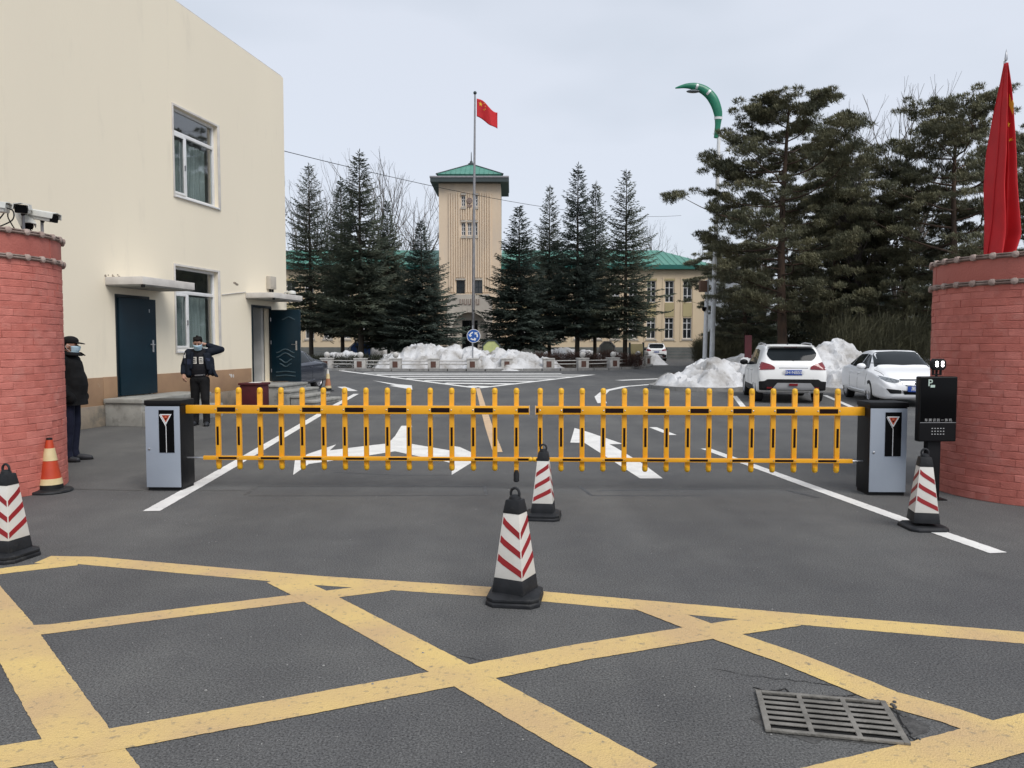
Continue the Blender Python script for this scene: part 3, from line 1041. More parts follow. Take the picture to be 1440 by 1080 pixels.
def brick_pier(label, cx, cy, Rd, H, seed):
    t = thing('brick_gate_pier', label, 'gate pier', (cx, cy, 0), 0)
    rr = random.Random(seed)
    HB = H - 0.30
    b = MB()
    b.lathe([(Rd - .004, 0), (Rd - .004, HB)], 72)
    b.build('mortar_core', M['mortar'], t, smooth=True)
    nb = max(12, round(2 * math.pi * Rd / 0.245))
    nc = int(HB / 0.0765)
    ch = HB / nc
    da = 2 * math.pi / nb
    meshes = []
    for mi in range(6):
        m = M['brick'] if mi % 2 else M['brick2']
        b = MB()
        K = 4
        g1, g2 = .0016 / Rd * rr.uniform(.7, 1.5), .0022
        vs = []
        bow = [rr.uniform(-.002, .002) for _ in range(K + 1)]
        for k in range(K + 1):
            a = -da / 2 + g1 + (da - 2 * g1) * k / K
            for r, z in ((Rd - .04, g2), (Rd - .0015, g2 + .001), (Rd + bow[k], g2 + .006), (Rd + bow[k], ch - g2 - .008 + bow[k]), (Rd - .003, ch - g2), (Rd - .04, ch - g2)):
                vs.append((r * math.cos(a), r * math.sin(a), z))
        fs = []
        for k in range(K):
            for j in range(5):
                fs.append((k * 6 + j, (k + 1) * 6 + j, (k + 1) * 6 + j + 1, k * 6 + j + 1))
        fs.append(tuple(range(5, -1, -1)))
        fs.append(tuple(K * 6 + j for j in range(6)))
        b.add(vs, fs)
        meshes.append(b.mesh('brick', m))
    face = math.atan2(-cy, -cx)
    cells = []
    for c in range(nc):
        for k in range(nb):
            a = (k + .5 * (c % 2)) * da + (0.1 * da if c % 3 == 1 else 0)
            d = abs((a - face + math.pi) % (2 * math.pi) - math.pi)
            cells.append((d, c, a))
    cells.sort()
    rest_v, rest_f, off = [], [], 0
    for i, (d, c, a) in enumerate(cells):
        me = meshes[rr.randrange(6)]
        jr = rr.uniform(-.0025, .003)
        if i < 300:
            link('brick', me, t, (jr * math.cos(a), jr * math.sin(a), c * ch), (0, 0, a + rr.uniform(-.002, .002)))
        else:
            ca, sa = math.cos(a), math.sin(a)
            for v in me.vertices:
                rest_v.append((v.co.x * ca - v.co.y * sa + jr * ca, v.co.x * sa + v.co.y * ca + jr * sa, v.co.z + c * ch))
            for p_ in me.polygons:
                rest_f.append(tuple(q + off for q in p_.vertices))
            off += len(me.vertices)
    b = MB()
    b.add(rest_v, rest_f)
    tag(b.build('brick', M['brick'], t, fix=False), kind='stuff')
    b = MB()
    b.lathe([(Rd - .01, HB + .001), (Rd - .002, HB + .03), (Rd - .002, H - .02), (0.0, H - .012)], 72)
    b.build('frieze', M['frieze'], t, smooth=True)
    for zc in (HB + .012, H - .02):
        b = MB()
        b.lathe([(Rd - .02, zc - .03), (Rd + .012, zc - .028), (Rd + .03, zc - .016), (Rd + .03, zc - .004), (Rd + .012, zc + .002), (Rd + .028, zc + .008), (Rd + .026, zc + .02), (Rd - .02, zc + .026)], 72)
        ring = b.build('moulding_ring', M['eave_stone'], t, smooth=True)
        n = round(2 * math.pi * Rd / .2)
        b = MB()
        b.lathe([(.0, .052), (.018, .05), (.034, .04), (.037, .012), (.035, 0.0)], 10, axis='x')
        me = b.mesh('boss', M['boss'], smooth=True)
        for k in range(n):
            a = 2 * math.pi * (k + .5) / n
            link('boss', me, ring, ((Rd - .005) * math.cos(a), (Rd - .005) * math.sin(a), zc - .003), (0, 0, a))
    b = MB()
    for k in range(9):
        a = face + rr.uniform(-1.3, 1.3)
        b.box(Rd - .004, Rd + .0015, -.0025, .0025, HB + .04, H - .05, T=Matrix.Rotation(a, 4, 'Z'))
    tag(b.build('frieze_crack', M['mortar'], t), kind='stuff')
    return t


brick_pier('round red painted brick gate pier with surveillance cameras on top', -6.20, 8.57, 1.05, 2.85, 1)
brick_pier('round red painted brick gate pier with a red flag planted on top', 5.82, 8.50, 1.05, 2.56, 2)

# ------------------------------------------------------------------ barrier machines with picket booms


def barrier(label, x, y, rz, s, n_p, p0, sp, length, foot):
    """s=+1: boom runs towards +x (left machine), -1: towards -x"""
    t = thing('boom_barrier', label, 'barrier', (x, y, 0), rz, 'boom barriers across the gate')
    b = MB()
    b.box(-.20, .20, -.15, .17, 0.035, .955)
    b.build('cabinet', M['cab_dark'], t, bevel=0.008)
    b = MB()
    b.box(-.19, .19, -.14, .16, 0.0, 0.034)
    b.build('foot_plate', M['matt_black'], t)
    b = MB()
    b.box(-.207, .207, -.163, .178, .957, 1.012)
    b.build('lid', M['cab_dark'], t, bevel=0.008)
    b = MB()
    b.box(-.196, .192, -.166, -.152, .04, .945)
    d = b.build('door', M['cab_grey'], t, bevel=0.004)
    b = MB()
    b.lathe([(.013, 0), (.013, .007), (.009, .009)], 10, (-.155, -.166, .47), axis='y')
    b.build('lock', M['steel'], d, smooth=True)
    px = .045
    b = MB()
    b.box(px - .085, px + .085, -.1705, -.1665, .43, .905)
    pan = b.build('display_panel', M['gloss_black'], t)
    tri = [(-.070, .86), (.062, .86), (-.004, .742)]
    b = MB()
    cen = (-.004, .822)
    inn = [(cen[0] + (q[0] - cen[0]) * .72, cen[1] + (q[1] - cen[1]) * .72) for q in tri]
    for i in range(3):
        j = (i + 1) % 3
        b.prism([(px + tri[i][0], tri[i][1]), (px + tri[j][0], tri[j][1]), (px + inn[j][0], inn[j][1]), (px + inn[i][0], inn[i][1])], -.1725, -.1707, 'y')
    b.tube([(px - .074, -.1722, .852), (px - .004, -.1722, .725), (px - .004, -.1722, .432)], .004, 4)
    b.build('white_triangle_emblem', M['white'], pan)
    b = MB()
    inn2 = [(cen[0] + (q[0] - cen[0]) * .66, cen[1] + (q[1] - cen[1]) * .66) for q in tri]
    inn3 = [(cen[0] + (q[0] - cen[0]) * .46, cen[1] + (q[1] - cen[1]) * .46) for q in tri]
    for i in range(3):
        j = (i + 1) % 3
        b.prism([(px + inn2[i][0], inn2[i][1]), (px + inn2[j][0], inn2[j][1]), (px + inn3[j][0], inn3[j][1]), (px + inn3[i][0], inn3[i][1])], -.1728, -.1708, 'y')
    star = []
    for k in range(16):
        a = 2 * math.pi * k / 16
        rad = .023 if k % 2 == 0 else .011
        star.append((px + cen[0] + rad * math.cos(a), cen[1] + .008 + rad * math.sin(a)))
    b.prism(star, -.1728, -.1708, 'y')
    b.build('red_emblem', M['red_emblem'], pan)
    # boom
    yb = 0.01
    zu, zl = .902, .352
    x0, x1 = s * .202, s * length
    xs = [s * (p0 + k * sp) for k in range(n_p)]

    def span(a, c):
        return (min(a, c), max(a, c))
    b = MB()
    b.box(*span(x0, x1), yb - .045, yb - .002, zu - .047, zu + .047)
    up = b.build('upper_rail', M['orange'], t, bevel=0.006)
    b = MB()
    b.box(*span(s * (p0 - .16), x1), yb - .032, yb - .002, zl - .023, zl + .023)
    lo = b.build('lower_rail', M['orange'], t, bevel=0.005)
    b = MB()
    b.tube([(s * .2, yb - .015, zl), (s * (p0 - .15), yb - .015, zl)], .010, 8)
    b.build('link_rod', M['steel'], lo, smooth=True)
    b = MB()
    b.sphere((x1 + s * .012, yb - .017, zl), (.03, .022, .027), 12)
    b.build('end_cap', M['yellow_cap'], lo, smooth=True)
    b = MB()
    b.box(*span(x1 - s * .002, x1 + s * .006), yb - .048, yb, zu - .050, zu + .050)
    b.build('end_cap', M['pale_edge'], up, bevel=0.002)
    bays = [(xs[k], xs[k + 1]) for k in range(0 if s > 0 else n_p - 2, n_p - 1 if s > 0 else -1, 2 * s)] if False else [(xs[k], xs[k + 1]) for k in range(0, n_p - 1, 2)]
    bays.append((xs[-1], x1))
    for a, c in bays:
        a, c = a + s * .017, c - s * (.017 if (a, c) != bays[-1] else .006)
        b = MB()
        b.box(*span(a, c), yb - .0475, yb - .0455, zu - .025, zu + .025)
        b.build('black_strip', M['black_strip'], up)
        b = MB()
        b.box(*span(a, c), yb - .0345, yb - .0325, zl - .012, zl + .012)
        b.build('black_strip', M['black_strip'], lo)
    b = MB()
    b.box(-.027, .027, 0.0, .04, .262, 1.105)
    me_p = b.mesh('picket', M['orange'], bevel=0.006)
    b = MB()
    b.lathe([(.031, .0), (.031, .03), (.026, .047), (.014, .056), (.0, .058)], 12, (0, .02, 1.09))
    me_t = b.mesh('top_cap', M['yellow_cap'], smooth=True)
    b = MB()
    b.lathe([(.0, -.05), (.014, -.048), (.026, -.038), (.031, -.02), (.031, .012)], 12, (0, .02, .262))
    me_b = b.mesh('bottom_cap', M['yellow_cap'], smooth=True)
    b = MB()
    b.box(-.0125, .0125, -.0032, -.001, .495, .705)
    me_s = b.mesh('black_strip', M['black_strip'])
    b = MB()
    b.lathe([(.008, 0), (.008, .003), (.004, .005)], 8, (0, -.046, zu), axis='y')
    b.lathe([(.006, 0), (.006, .003), (.004, .005)], 8, (0, -.033, zl), axis='y')
    me_k = b.mesh('bolt', M['steel'])
    for k, xx in enumerate(xs):
        pk = link('picket', me_p, t, (xx, yb, 0))
        link('top_cap', me_t, pk)
        if not (foot and k == n_p - 1):
            link('bottom_cap', me_b, pk)
        link('reflective_strip', me_s, pk)
        link('bolt', me_k, pk)
    if foot:
        b = MB()
        b.box(-.024, .024, .004, .036, .16, .262)
        b.build('support_leg', M['orange'], pk)
        b = MB()
        b.lathe([(.02, .02), (.032, .03), (.032, .10), (.026, .158)], 12, (0, .02, .07))
        b.build('rubber_foot', M['rubber'], pk, smooth=True)
    return t


RB = R(-2.0)
bl, br = Vector((-3.875, 8.665, 0)), Vector((4.055, 8.385, 0))
barrier('boom barrier on the side nearest the gatehouse, its boom reaching to mid-road', bl.x, bl.y, RB, 1, 15, .545, .2415, 4.07, True)
barrier('boom barrier next to the black payment terminal and right pier', br.x, br.y, RB, -1, 15, .475, .2335, 3.795, False)

# ------------------------------------------------------------------ cones


def square_cone(label, x, y, rz, flip, base_rz=0.0, scale=1.0, two=True):
    t = thing('traffic_cone', label, 'traffic cone', (x, y, 0), rz, 'red and white square cones')
    t.scale = (scale,) * 3

    def frustum(z0, w0, z1, w1):
        b = MB()
        b.add([(-w0, -w0, z0), (w0, -w0, z0), (w0, w0, z0), (-w0, w0, z0), (-w1, -w1, z1), (w1, -w1, z1), (w1, w1, z1), (-w1, w1, z1)],
              [(0, 3, 2, 1), (4, 5, 6, 7), (0, 1, 5, 4), (1, 2, 6, 5), (2, 3, 7, 6), (3, 0, 4, 7)])
        return b

    def slab(z0, z1, w, c, top):
        o = [(-w + c, -w), (w - c, -w), (w, -w + c), (w, w - c), (w - c, w), (-w + c, w), (-w, w - c), (-w, -w + c)]
        b = MB()
        n = 8
        T = Matrix.Rotation(base_rz, 4, 'Z')
        rings = [(1.0, z0), (1.0, z1), (top, z1 + .018)]
        vs = [T @ Vector((q[0] * k, q[1] * k, z)) for k, z in rings for q in o]
        fs = [tuple(range(n - 1, -1, -1)), tuple(range(2 * n, 3 * n))]
        for r_ in range(2):
            fs += [(r_ * n + i, r_ * n + (i + 1) % n, (r_ + 1) * n + (i + 1) % n, (r_ + 1) * n + i) for i in range(n)]
        b.add(vs, fs)
        return b
    slab(0.0, .022, .172, .05, .9).build('base', M['rubber'], t, bevel=0.004)
    if two:
        slab(.034, .052, .168, .05, .78).build('upper_base', M['rubber'], t, bevel=0.004)
    frustum(.066, .112, .16, .102).build('lower_collar', M['rubber'], t, bevel=0.008)
    sl = frustum(.16, .0995, .57, .0565).build('reflective_sleeve', M['white_sheet'], t, bevel=0.004)
    frustum(.57, .060, .655, .046).build('top_collar', M['rubber'], t, bevel=0.007)
    b = MB()
    b.lathe([(.04, .652), (.036, .672), (.02, .682)], 12)
    b.tube([(.03 * math.cos(a), 0, .69 + .035 * math.sin(a)) for a in np.linspace(-.5, math.pi + .5, 13)], .009, 8)
    b.build('ring', M['rubber'], t, smooth=True)
    tilt = math.atan2(.0995 - .0565, .41)
    for fidx in range(4):
        Rz = Matrix.Rotation(fidx * math.pi / 2, 4, 'Z')
        sg = flip * (1 if fidx % 2 == 0 else -1)
        for k in range(3):
            zc = .245 + k * .118
            b = MB()
            hw = .068

            def pt(u, z, d):
                w = .0995 + (.0565 - .0995) * (z - .16) / .41
                xx = max(-w + .008, min(w - .004, u * w))
                return Rz @ Vector((xx, -w - d, z))
            vs = []
            for u in (-1, -.5, 0, .5, 1):
                zz_ = zc - sg * u * .045
                vs += [pt(u, zz_ - .021, .0017), pt(u, zz_ + .021, .0017), pt(u, zz_ - .021, -.001), pt(u, zz_ + .021, -.001)]
            fs = []
            for i in range(4):
                a, c = 4 * i, 4 * i + 4
                fs += [(a, c, c + 1, a + 1), (a, a + 2, c + 2, c), (a + 1, c + 1, c + 3, a + 3)]
            fs += [(0, 1, 3, 2), (16, 18, 19, 17)]
            b.add(vs, fs)
            b.build('red_stripe', M['red_sheet'], sl)
    return t


square_cone('red and white square cone standing alone on the yellow box line', 0.02, 4.86, R(-27), 1, R(19), 1.0)
square_cone('red and white square cone under the gap between the two booms', 0.295, 7.18, R(-8), -1, R(0), .96)
square_cone('red and white square cone cut off at the left edge, before the brick pier', -3.86, 5.82, R(-11.5), 1, R(0), 1.0)
square_cone('red and white square cone in front of the payment terminal', 3.66, 6.77, R(-12), 1, R(12), .98, False)


def round_cone(name, label, x, y, H, br, body='cone_orange', tip='matt_black'):
    t = thing(name, label, 'traffic cone', (x, y, 0), 0)
    rr = lambda z: br * (1 - z / H) + .028 * (z / H)
    b = MB()
    b.lathe([(br * 1.62, 0.0), (br * 1.66, .012), (br * 1.6, .028), (br * 1.12, .036), (br * 1.05, .04)], 20)
    b.build('base', M['rubber'], t, smooth=True)
    parts = [('black_collar', 'matt_black', .035, .10), ('cream_band', 'cream_band', .10, .175), ('cone_body', body, .175, .40), ('cream_band', 'cream_band', .40, .555), ('cone_body', body if tip == 'matt_black' else 'white_sheet', .555, .66), ('tip', tip, .66, .685)]
    for nm, mm, z0, z1 in parts:
        z0, z1 = z0 * H / .685, z1 * H / .685
        k = .003 if 'band' in nm else 0
        b = MB()
        b.lathe([(rr(z0) + k, z0), (rr(z1) + k, z1)], 24)
        b.build(nm, M[mm], t, smooth=True)
    return t


round_cone('round_traffic_cone', 'round orange cone with cream bands against the left brick pier', -5.12, 8.46, .60, .135)
round_cone('round_traffic_cone', 'faded orange cone on the road behind the concrete steps', -6.28, 26.2, .74, .125, 'faded_orange', 'white_sheet')

# ------------------------------------------------------------------ payment terminal
t = thing('payment_terminal', 'black number plate reading terminal with screen and lit lamp on top', 'terminal', (4.43, 8.05, 0), R(1.5))
b = MB()
b.box(-.07, .07, -.03, .05, 0.012, .70)
b.build('post', M['cab_dark'], t, bevel=0.006)
b = MB()
b.box(-.12, .12, -.09, .11, 0.0, .011)
b.build('foot_plate', M['cab_dark'], t)
b = MB()
b.box(-.198, .198, -.085, .005, .62, 1.30)
cs = b.build('screen_case', M['cab_dark'], t, bevel=0.016, seg=3)
b = MB()
b.box(-.186, .186, -.0885, -.0855, .83, 1.288)
scn = b.build('screen', M['gloss_black'], t, bevel=0.001)
b = MB()
b.box(-.19, .19, -.0895, -.0857, .818, .823)
b.build('divider_strip', M['silver_plastic'], t)
letters('letter_p', 'P', .10, M['screen_text'], scn, (-.095, -.0892, 1.232), (math.pi / 2, 0, 0), .0006, bold=.001)
b = MB()
b.box(-.092, -.045, -.0897, -.0887, 1.187, 1.213)
b.build('card_symbol', M['screen_text'], scn)
letters('lettering', '车牌识别一体机', .034, M['dim_text'], scn, (0, -.0892, .845), (math.pi / 2, 0, 0), .0004, extra=1.5)
b = MB()
b.box(-.0065, .0065, -.0885, -.0856, -.0045, .0045)
me = b.mesh('key', M['dim_text'])
for r_ in range(3):
    for c_ in range(5):
        link('key', me, cs, (-.06 + c_ * .03, 0, .70 + r_ * .03))
b = MB()
b.tube([(0, -.03, 1.301), (0, -.03, 1.37)], .012, 8)
b.box(-.045, -.035, -.05, -.02, 1.32, 1.40)
b.box(.035, .045, -.05, -.02, 1.32, 1.40)
b.box(-.045, .045, -.05, -.02, 1.312, 1.322)
b.build('lamp_bracket', M['matt_black'], t)
b = MB()
o8 = [(-.07, .03), (-.07, -.03), (-.045, -.06), (.045, -.06), (.07, -.03), (.07, .03), (.045, .06), (-.045, .06)]
b.prism([(q[0], q[1] + 1.425) for q in o8], -.085, -.02, 'y')
lh = b.build('lamp_head', M['matt_black'], t, bevel=0.005)
b = MB()
b.lathe([(.014, 0), (.014, .004), (.008, .006)], 12, axis='y')
me = b.mesh('led', M['led'], smooth=True)
for qx in (-.03, .03):
    for qz in (-.016, .016):
        link('led', me, lh, (qx, -.0855, 1.43 + qz))

# ------------------------------------------------------------------ cameras on the left pier


def bullet(label, loc, yaw, pitch, post_h, L=.34):
    t = thing('surveillance_camera', label, 'camera', loc, yaw)
    b = MB()
    b.tube([(0, 0, 0), (0, 0, post_h)], .016, 8)
    b.lathe([(.05, 0), (.05, .01)], 10)
    b.build('post', M['pole_grey'], t, smooth=True)
    T = Matrix.Translation((0, 0, post_h + .06)) @ Matrix.Rotation(pitch, 4, 'Y')
    b = MB()
    prof = [(-.06, -.045), (.06, -.045), (.066, .0), (.05, .045), (-.05, .045), (-.066, .0)]
    b.prism(prof, -L * .45, L * .5, 'x', T=T)
    hs = b.build('housing', M['cam_white'], t, bevel=0.012)
    b = MB()
    hood = [(-.078, -.005), (-.07, .055), (0, .068), (.07, .055), (.078, -.005), (.07, -.0), (.063, .048), (0, .06), (-.063, .048), (-.07, 0)]
    b.prism(hood, -L * .5, L * .62, 'x', T=T)
    b.build('sun_hood', M['cam_white'], t)
    b = MB()
    b.prism([(-.058, -.042), (.058, -.042), (.06, .0), (.046, .042), (-.046, .042), (-.06, .0)], L * .501, L * .53, 'x', T=T)
    b.build('lens_glass', M['gloss_black'], t)
    b = MB()
    b.tube([(0, 0, post_h), (0.02, 0, post_h + .03)], .022, 8)
    b.build('joint', M['matt_black'], t)
    b = MB()
    b.tube(catmull([(-L * .4, 0, post_h + .06), (-L * .62, .02, post_h + .02), (-L * .6, .03, .1), (-.08, .03, .02)], 6), .007, 6)
    b.build('cable', M['matt_black'], t, smooth=True)
    return t


bullet('large white surveillance camera at the left end of the brick pier top', (-5.52, 8.2, 2.84), R(186), R(-4), .18, .40)
bullet('white surveillance camera with a dark hood facing the road, mid pier top', (-5.32, 8.45, 2.84), R(-62), R(8), .20, .40)
bullet('small white surveillance camera tilted down, rightmost on the brick pier', (-5.28, 8.72, 2.835), R(-8), R(10), .17, .30)
bullet('short grey surveillance camera pointing down behind the other cameras', (-5.45, 8.68, 2.84), R(-40), R(42), .13, .24)
t = tag(MB().tube(catmull([(-5.62, 8.3, 2.85), (-5.5, 8.3, 2.95), (-5.42, 8.35, 3.08), (-5.45, 8.4, 3.0), (-5.4, 8.45, 2.86)], 8), .007, 6).build('cable', M['matt_black'], smooth=True), 'loose black cable looping between the cameras on the brick pier', 'cable')

# ------------------------------------------------------------------ roundabout and parking islands
ICX, ICY, IA, IB, IE = -3.5, 60.2, 13.7, 15.5, 3.0


def island_pt(a, k=1.0):
    c, s = math.cos(a), math.sin(a)
    r = (abs(c) ** IE + abs(s) ** IE) ** (-1 / IE) * k
    return Vector((ICX + IA * c * r, ICY + IB * s * r, 0))


isl = tag(link('roundabout_island', None), kind='structure')
b = MB()
ring = [island_pt(2 * math.pi * k / 96, 0.985) for k in range(96)]
b.prism([(q.x, q.y) for q in ring], 0.0, 0.10)
b.build('island_soil', M['soil'], isl)
ang = []
a = 0.0
while a < 2 * math.pi:
    ang.append(a)
    d = (island_pt(a + .001) - island_pt(a)).length / .001
    a += 1.1 / d
ang.append(2 * math.pi)
for a0, a1 in zip(ang, ang[1:]):
    e = .0025
    q = [island_pt(a0 + e), island_pt(a1 - e), island_pt(a1 - e, .985), island_pt(a0 + e, .985)]
    b = MB()
    b.prism([(v.x, v.y) for v in q], 0, .14 + random.uniform(-.006, .006))
    b.build('kerb_stone', M['kerb'], isl)

pk = tag(link('parking_island', None), kind='structure')
PI0 = Vector((5.15, 27.6, 0))
outline = [(6.3, 26.15), (5.6, 26.6), (5.2, 27.4), (5.15, 28.4), (5.6, 29.6), (6.6, 34.0), (8.2, 40), (22, 40), (26, 24.2), (14, 25.2)]
sm = catmull([Vector((*q, 0)) for q in outline[:7]], 6)
poly = [(q[0], q[1]) for q in sm] + [(22, 40), (26, 23.9)]
b = MB()
b.prism(poly, 0, .10)
b.build('island_soil', M['soil'], pk)
pathp = [Vector((26, 23.9, 0)), Vector((22, 24.3, 0)), Vector((18, 24.75, 0)), Vector((14, 25.25, 0)), Vector((10, 25.7, 0))] + [Vector((q[0], q[1], 0)) for q in sm]
dense = []
for p0, p1 in zip(pathp, pathp[1:]):
    n = max(1, round((p1 - p0).length / .25))
    dense += [p0.lerp(p1, k / n) for k in range(n)]
dense.append(pathp[-1])
for i in range(0, len(dense) - 3, 3):
    seg = dense[i:i + 4]
    nn = []
    for j, q in enumerate(seg):
        tt = (seg[min(j + 1, 3)] - seg[max(j - 1, 0)]).normalized()
        nn.append(Vector((tt.y, -tt.x, 0)))
    b = MB()
    A_ = [seg[j] - nn[j] * .09 for j in range(4)]
    B_ = [seg[j] + nn[j] * .09 for j in range(4)]
    A_[0] = A_[0].lerp(A_[1], .03); B_[0] = B_[0].lerp(B_[1], .03)
    b.prism([(q.x, q.y) for q in A_] + [(q.x, q.y) for q in reversed(B_)], 0, .13 + random.uniform(-.005, .005))
    b.build('kerb_stone', M['kerb'], pk)

# bollards with stone balls along the roundabout kerb
b = MB()
b.box(-.33, .33, -.22, .22, 0, .56)
me_b1 = b.mesh('block', M['bollard_stone'], bevel=0.02)
b = MB()
b.box(-.36, .36, -.25, .25, .56, .64)
me_b2 = b.mesh('cap_slab', M['bollard_stone'], bevel=0.015)
b = MB()
b.box(-.15, .15, -.232, -.221, .1, .46)
me_b3 = b.mesh('front_panel', M['brown_panel'])
b = MB()
b.lathe([(.09, .64), (.07, .68)], 10)
b.sphere((0, 0, .83), .18, 16)
me_b4 = b.mesh('ball', M['bollard_stone'], smooth=True)
BOLL = [(460, 'pale stone bollard nearest the dark sedan, ball on top'), (507, 'second stone bollard from the dark sedan, ball shown against the dark hedge'), (557, 'third stone bollard from the dark sedan, before the snow heap'),
        (610, 'stone bollard without a ball in front of the highest snow'), (664, 'stone bollard directly behind the roundabout sign post'), (713, 'stone bollard half buried in the snow right of the sign'),
        (771, 'stone bollard at the right tip of the long snow heap'), (819, 'stone bollard with a ball before the reddish hedge, first one clear of snow'), (862, 'stone bollard with a ball before the reddish hedge, second one clear of snow'),
        (897, 'stone bollard with a ball at the right end of the reddish hedge'), (917, 'stone bollard in the close pair at the island tip, left one'), (925, 'stone bollard in the close pair at the island tip, right one')]
bpos = []
for px, lab in BOLL:
    best = min((abs(720 + F_PX * island_pt(a, .965).x / island_pt(a, .965).y - px), a) for a in np.linspace(math.pi * 1.02, math.pi * 1.97, 900))
    q = island_pt(best[1], .965)
    if px > 910:
        q.y += (px - 917) * .12
    tng = (island_pt(best[1] + .01) - island_pt(best[1] - .01)).normalized()
    t = thing('stone_bollard', lab, 'bollard', q + Vector((0, 0, .10)), math.atan2(tng.y, tng.x) * .6, 'stone bollards round the roundabout')
    link('block', me_b1, t)
    link('cap_slab', me_b2, t)
    link('front_panel', me_b3, t)
    if px not in (610, 664, 713, 771):
        link('ball', me_b4, t)
    bpos.append(q)
for i in range(len(bpos) - 1):
    if i in (4, 5):
        continue
    b = MB()
    for z in (.28, .48):
        b.tube([bpos[i] + Vector((.3, 0, .1 + z)), bpos[i + 1] + Vector((-.3, 0, .1 + z))], .035, 6)
    where = ['the bollards nearest the dark sedan', 'the second and third bollards from the dark sedan', 'the bollards beside the highest snow', 'the ball-less bollard and the one by the sign post', '', '', 'the snow tip bollard and the reddish hedge', 'the two bollards clear of snow before the reddish hedge', 'the bollards at the right end of the reddish hedge', 'the hedge end bollard and the close pair', 'the close pair of bollards at the island tip'][i]
    tag(b.build('bollard_rail', M['bollard_stone']), 'low double rail between ' + where, 'rail', 'rails between the stone bollards')


# ------------------------------------------------------------------ twigs: many small pointed faces
def twig_arrays(P0, D, Ln, Wd):
    """two crossed slim rhombs per twig"""
    n = len(P0)
    D = D / np.linalg.norm(D, axis=1, keepdims=True)
    ref = np.tile(np.array([0.13, 0.31, 0.94]), (n, 1))
    a = np.cross(D, ref)
    a /= np.linalg.norm(a, axis=1, keepdims=True) + 1e-9
    c = np.cross(D, a)
    mid = P0 + D * (Ln * .42)[:, None]
    tip = P0 + D * Ln[:, None]
    V = np.stack([P0, mid + a * Wd[:, None], tip, mid - a * Wd[:, None], mid + c * Wd[:, None] * .8, mid - c * Wd[:, None] * .8], axis=1)
    base = np.arange(n)[:, None] * 6
    Fq = np.concatenate([base + np.array([[0, 1, 2, 3]]), base + np.array([[0, 4, 2, 5]])])
    return V.reshape(-1, 3), Fq


def spruce_mesh(H, Wmax, seed, bare=0.12, dens=1.0, droop=.16):
    r = np.random.default_rng(seed)
    P, D, Ln, Wd = [], [], [], []
    limbs = MB()
    z = H * bare
    while z < H * .985:
        f = (z - H * bare) / (H * (1 - bare))
        prof = (1 - f) ** .98 * (0.74 + .26 * min(1, f / .13)) + .02
        nb = r.integers(5, 9)
        a0 = r.uniform(0, 6.28)
        for k in range(nb):
            az = a0 + 6.28 * k / nb + r.normal(0, .25)
            L = max(.16, Wmax * prof * r.uniform(.5, 1.2))
            zb_ = z + r.uniform(-.16, .16)
            if r.random() < .10:
                L *= 1.15
            ca, sa = math.cos(az), math.sin(az)
            nseg = max(3, int(L / .15))
            rise = .55 * f - droop
            tt = np.linspace(0, 1, nseg + 1)
            zz_ = zb_ + L * (rise * tt + (.16 - .22 * (1 - f)) * tt ** 2 + .10 * tt ** 3)
            sx = L * tt * ca
            sy = L * tt * sa
            if L > .9:
                ii = [0, nseg // 2, int(nseg * .85)]
                limbs.tube([(sx[j], sy[j], zz_[j]) for j in ii], [.012 + .012 * L, .008 + .006 * L, .006], 4, cap=False)
            for j in range(1, nseg + 1):
                side = (L * (1 - tt[j]) * .42 + .16) * r.uniform(.7, 1.2)
                p = np.array([sx[j], sy[j], zz_[j]])
                for s in (-1, 1):
                    m_ = max(1, int(side / .115 * dens))
                    dirv = np.array([ca * .72 - s * sa * .7, sa * .72 + s * ca * .7, -.12 + r.normal(0, .12)])
                    for q in range(m_):
                        if r.random() < .12 + .34 * max(0, .35 - f):
                            continue
                        pp = p + dirv * (side * q / m_) + r.normal(0, .025, 3)
                        dd = dirv + r.normal(0, .28, 3) + np.array([ca, sa, 0]) * .25
                        P.append(pp)
                        D.append(dd)
                        Ln.append(r.uniform(.22, .40) * (1.02 - .5 * f))
                        Wd.append(r.uniform(.032, .056) * (1.02 - .45 * f))
                P.append(p)
                D.append(np.array([ca, sa, .12]) + r.normal(0, .2, 3))
                Ln.append(r.uniform(.2, .34))
                Wd.append(.035)
        z += H * r.uniform(.012, .025) * (1.22 - .55 * f) / dens
    for k in range(14):
        P.append(np.array([0, 0, H * (.93 + .005 * k)]))
        D.append(np.array([r.normal(0, .5), r.normal(0, .5), 1.0]))
        Ln.append(.3)
        Wd.append(.03)
    V, Fq = twig_arrays(np.array(P), np.array(D), np.array(Ln), np.array(Wd))
    tr = MB()
    tr.tube([(0, 0, 0), (.02, .01, H * .3), (-.01, .02, H * .65), (0, 0, H)], [.0125 * H, .0098 * H, .0055 * H, .012], 10)
    return V, Fq, tr, limbs


SPR = []
for i, (H, W_, bare, sd, dn) in enumerate(((16, 3.7, .16, 11, 1), (14.2, 3.8, .12, 23, 1.05), (15.2, 3.6, .17, 37, 1), (15.6, 4.3, .18, 51, .78), (15, 3.5, .16, 63, .92))):
    V, Fq, tr, lb = spruce_mesh(H, W_, sd, bare, dn)
    SPR.append((H, [np_mesh('crown', V, Fq, M['spruce']), np_mesh('crown', V, Fq, M['spruce_b'])], tr.mesh('trunk', M['bark'], smooth=True), lb.mesh('limbs', M['bark'])))


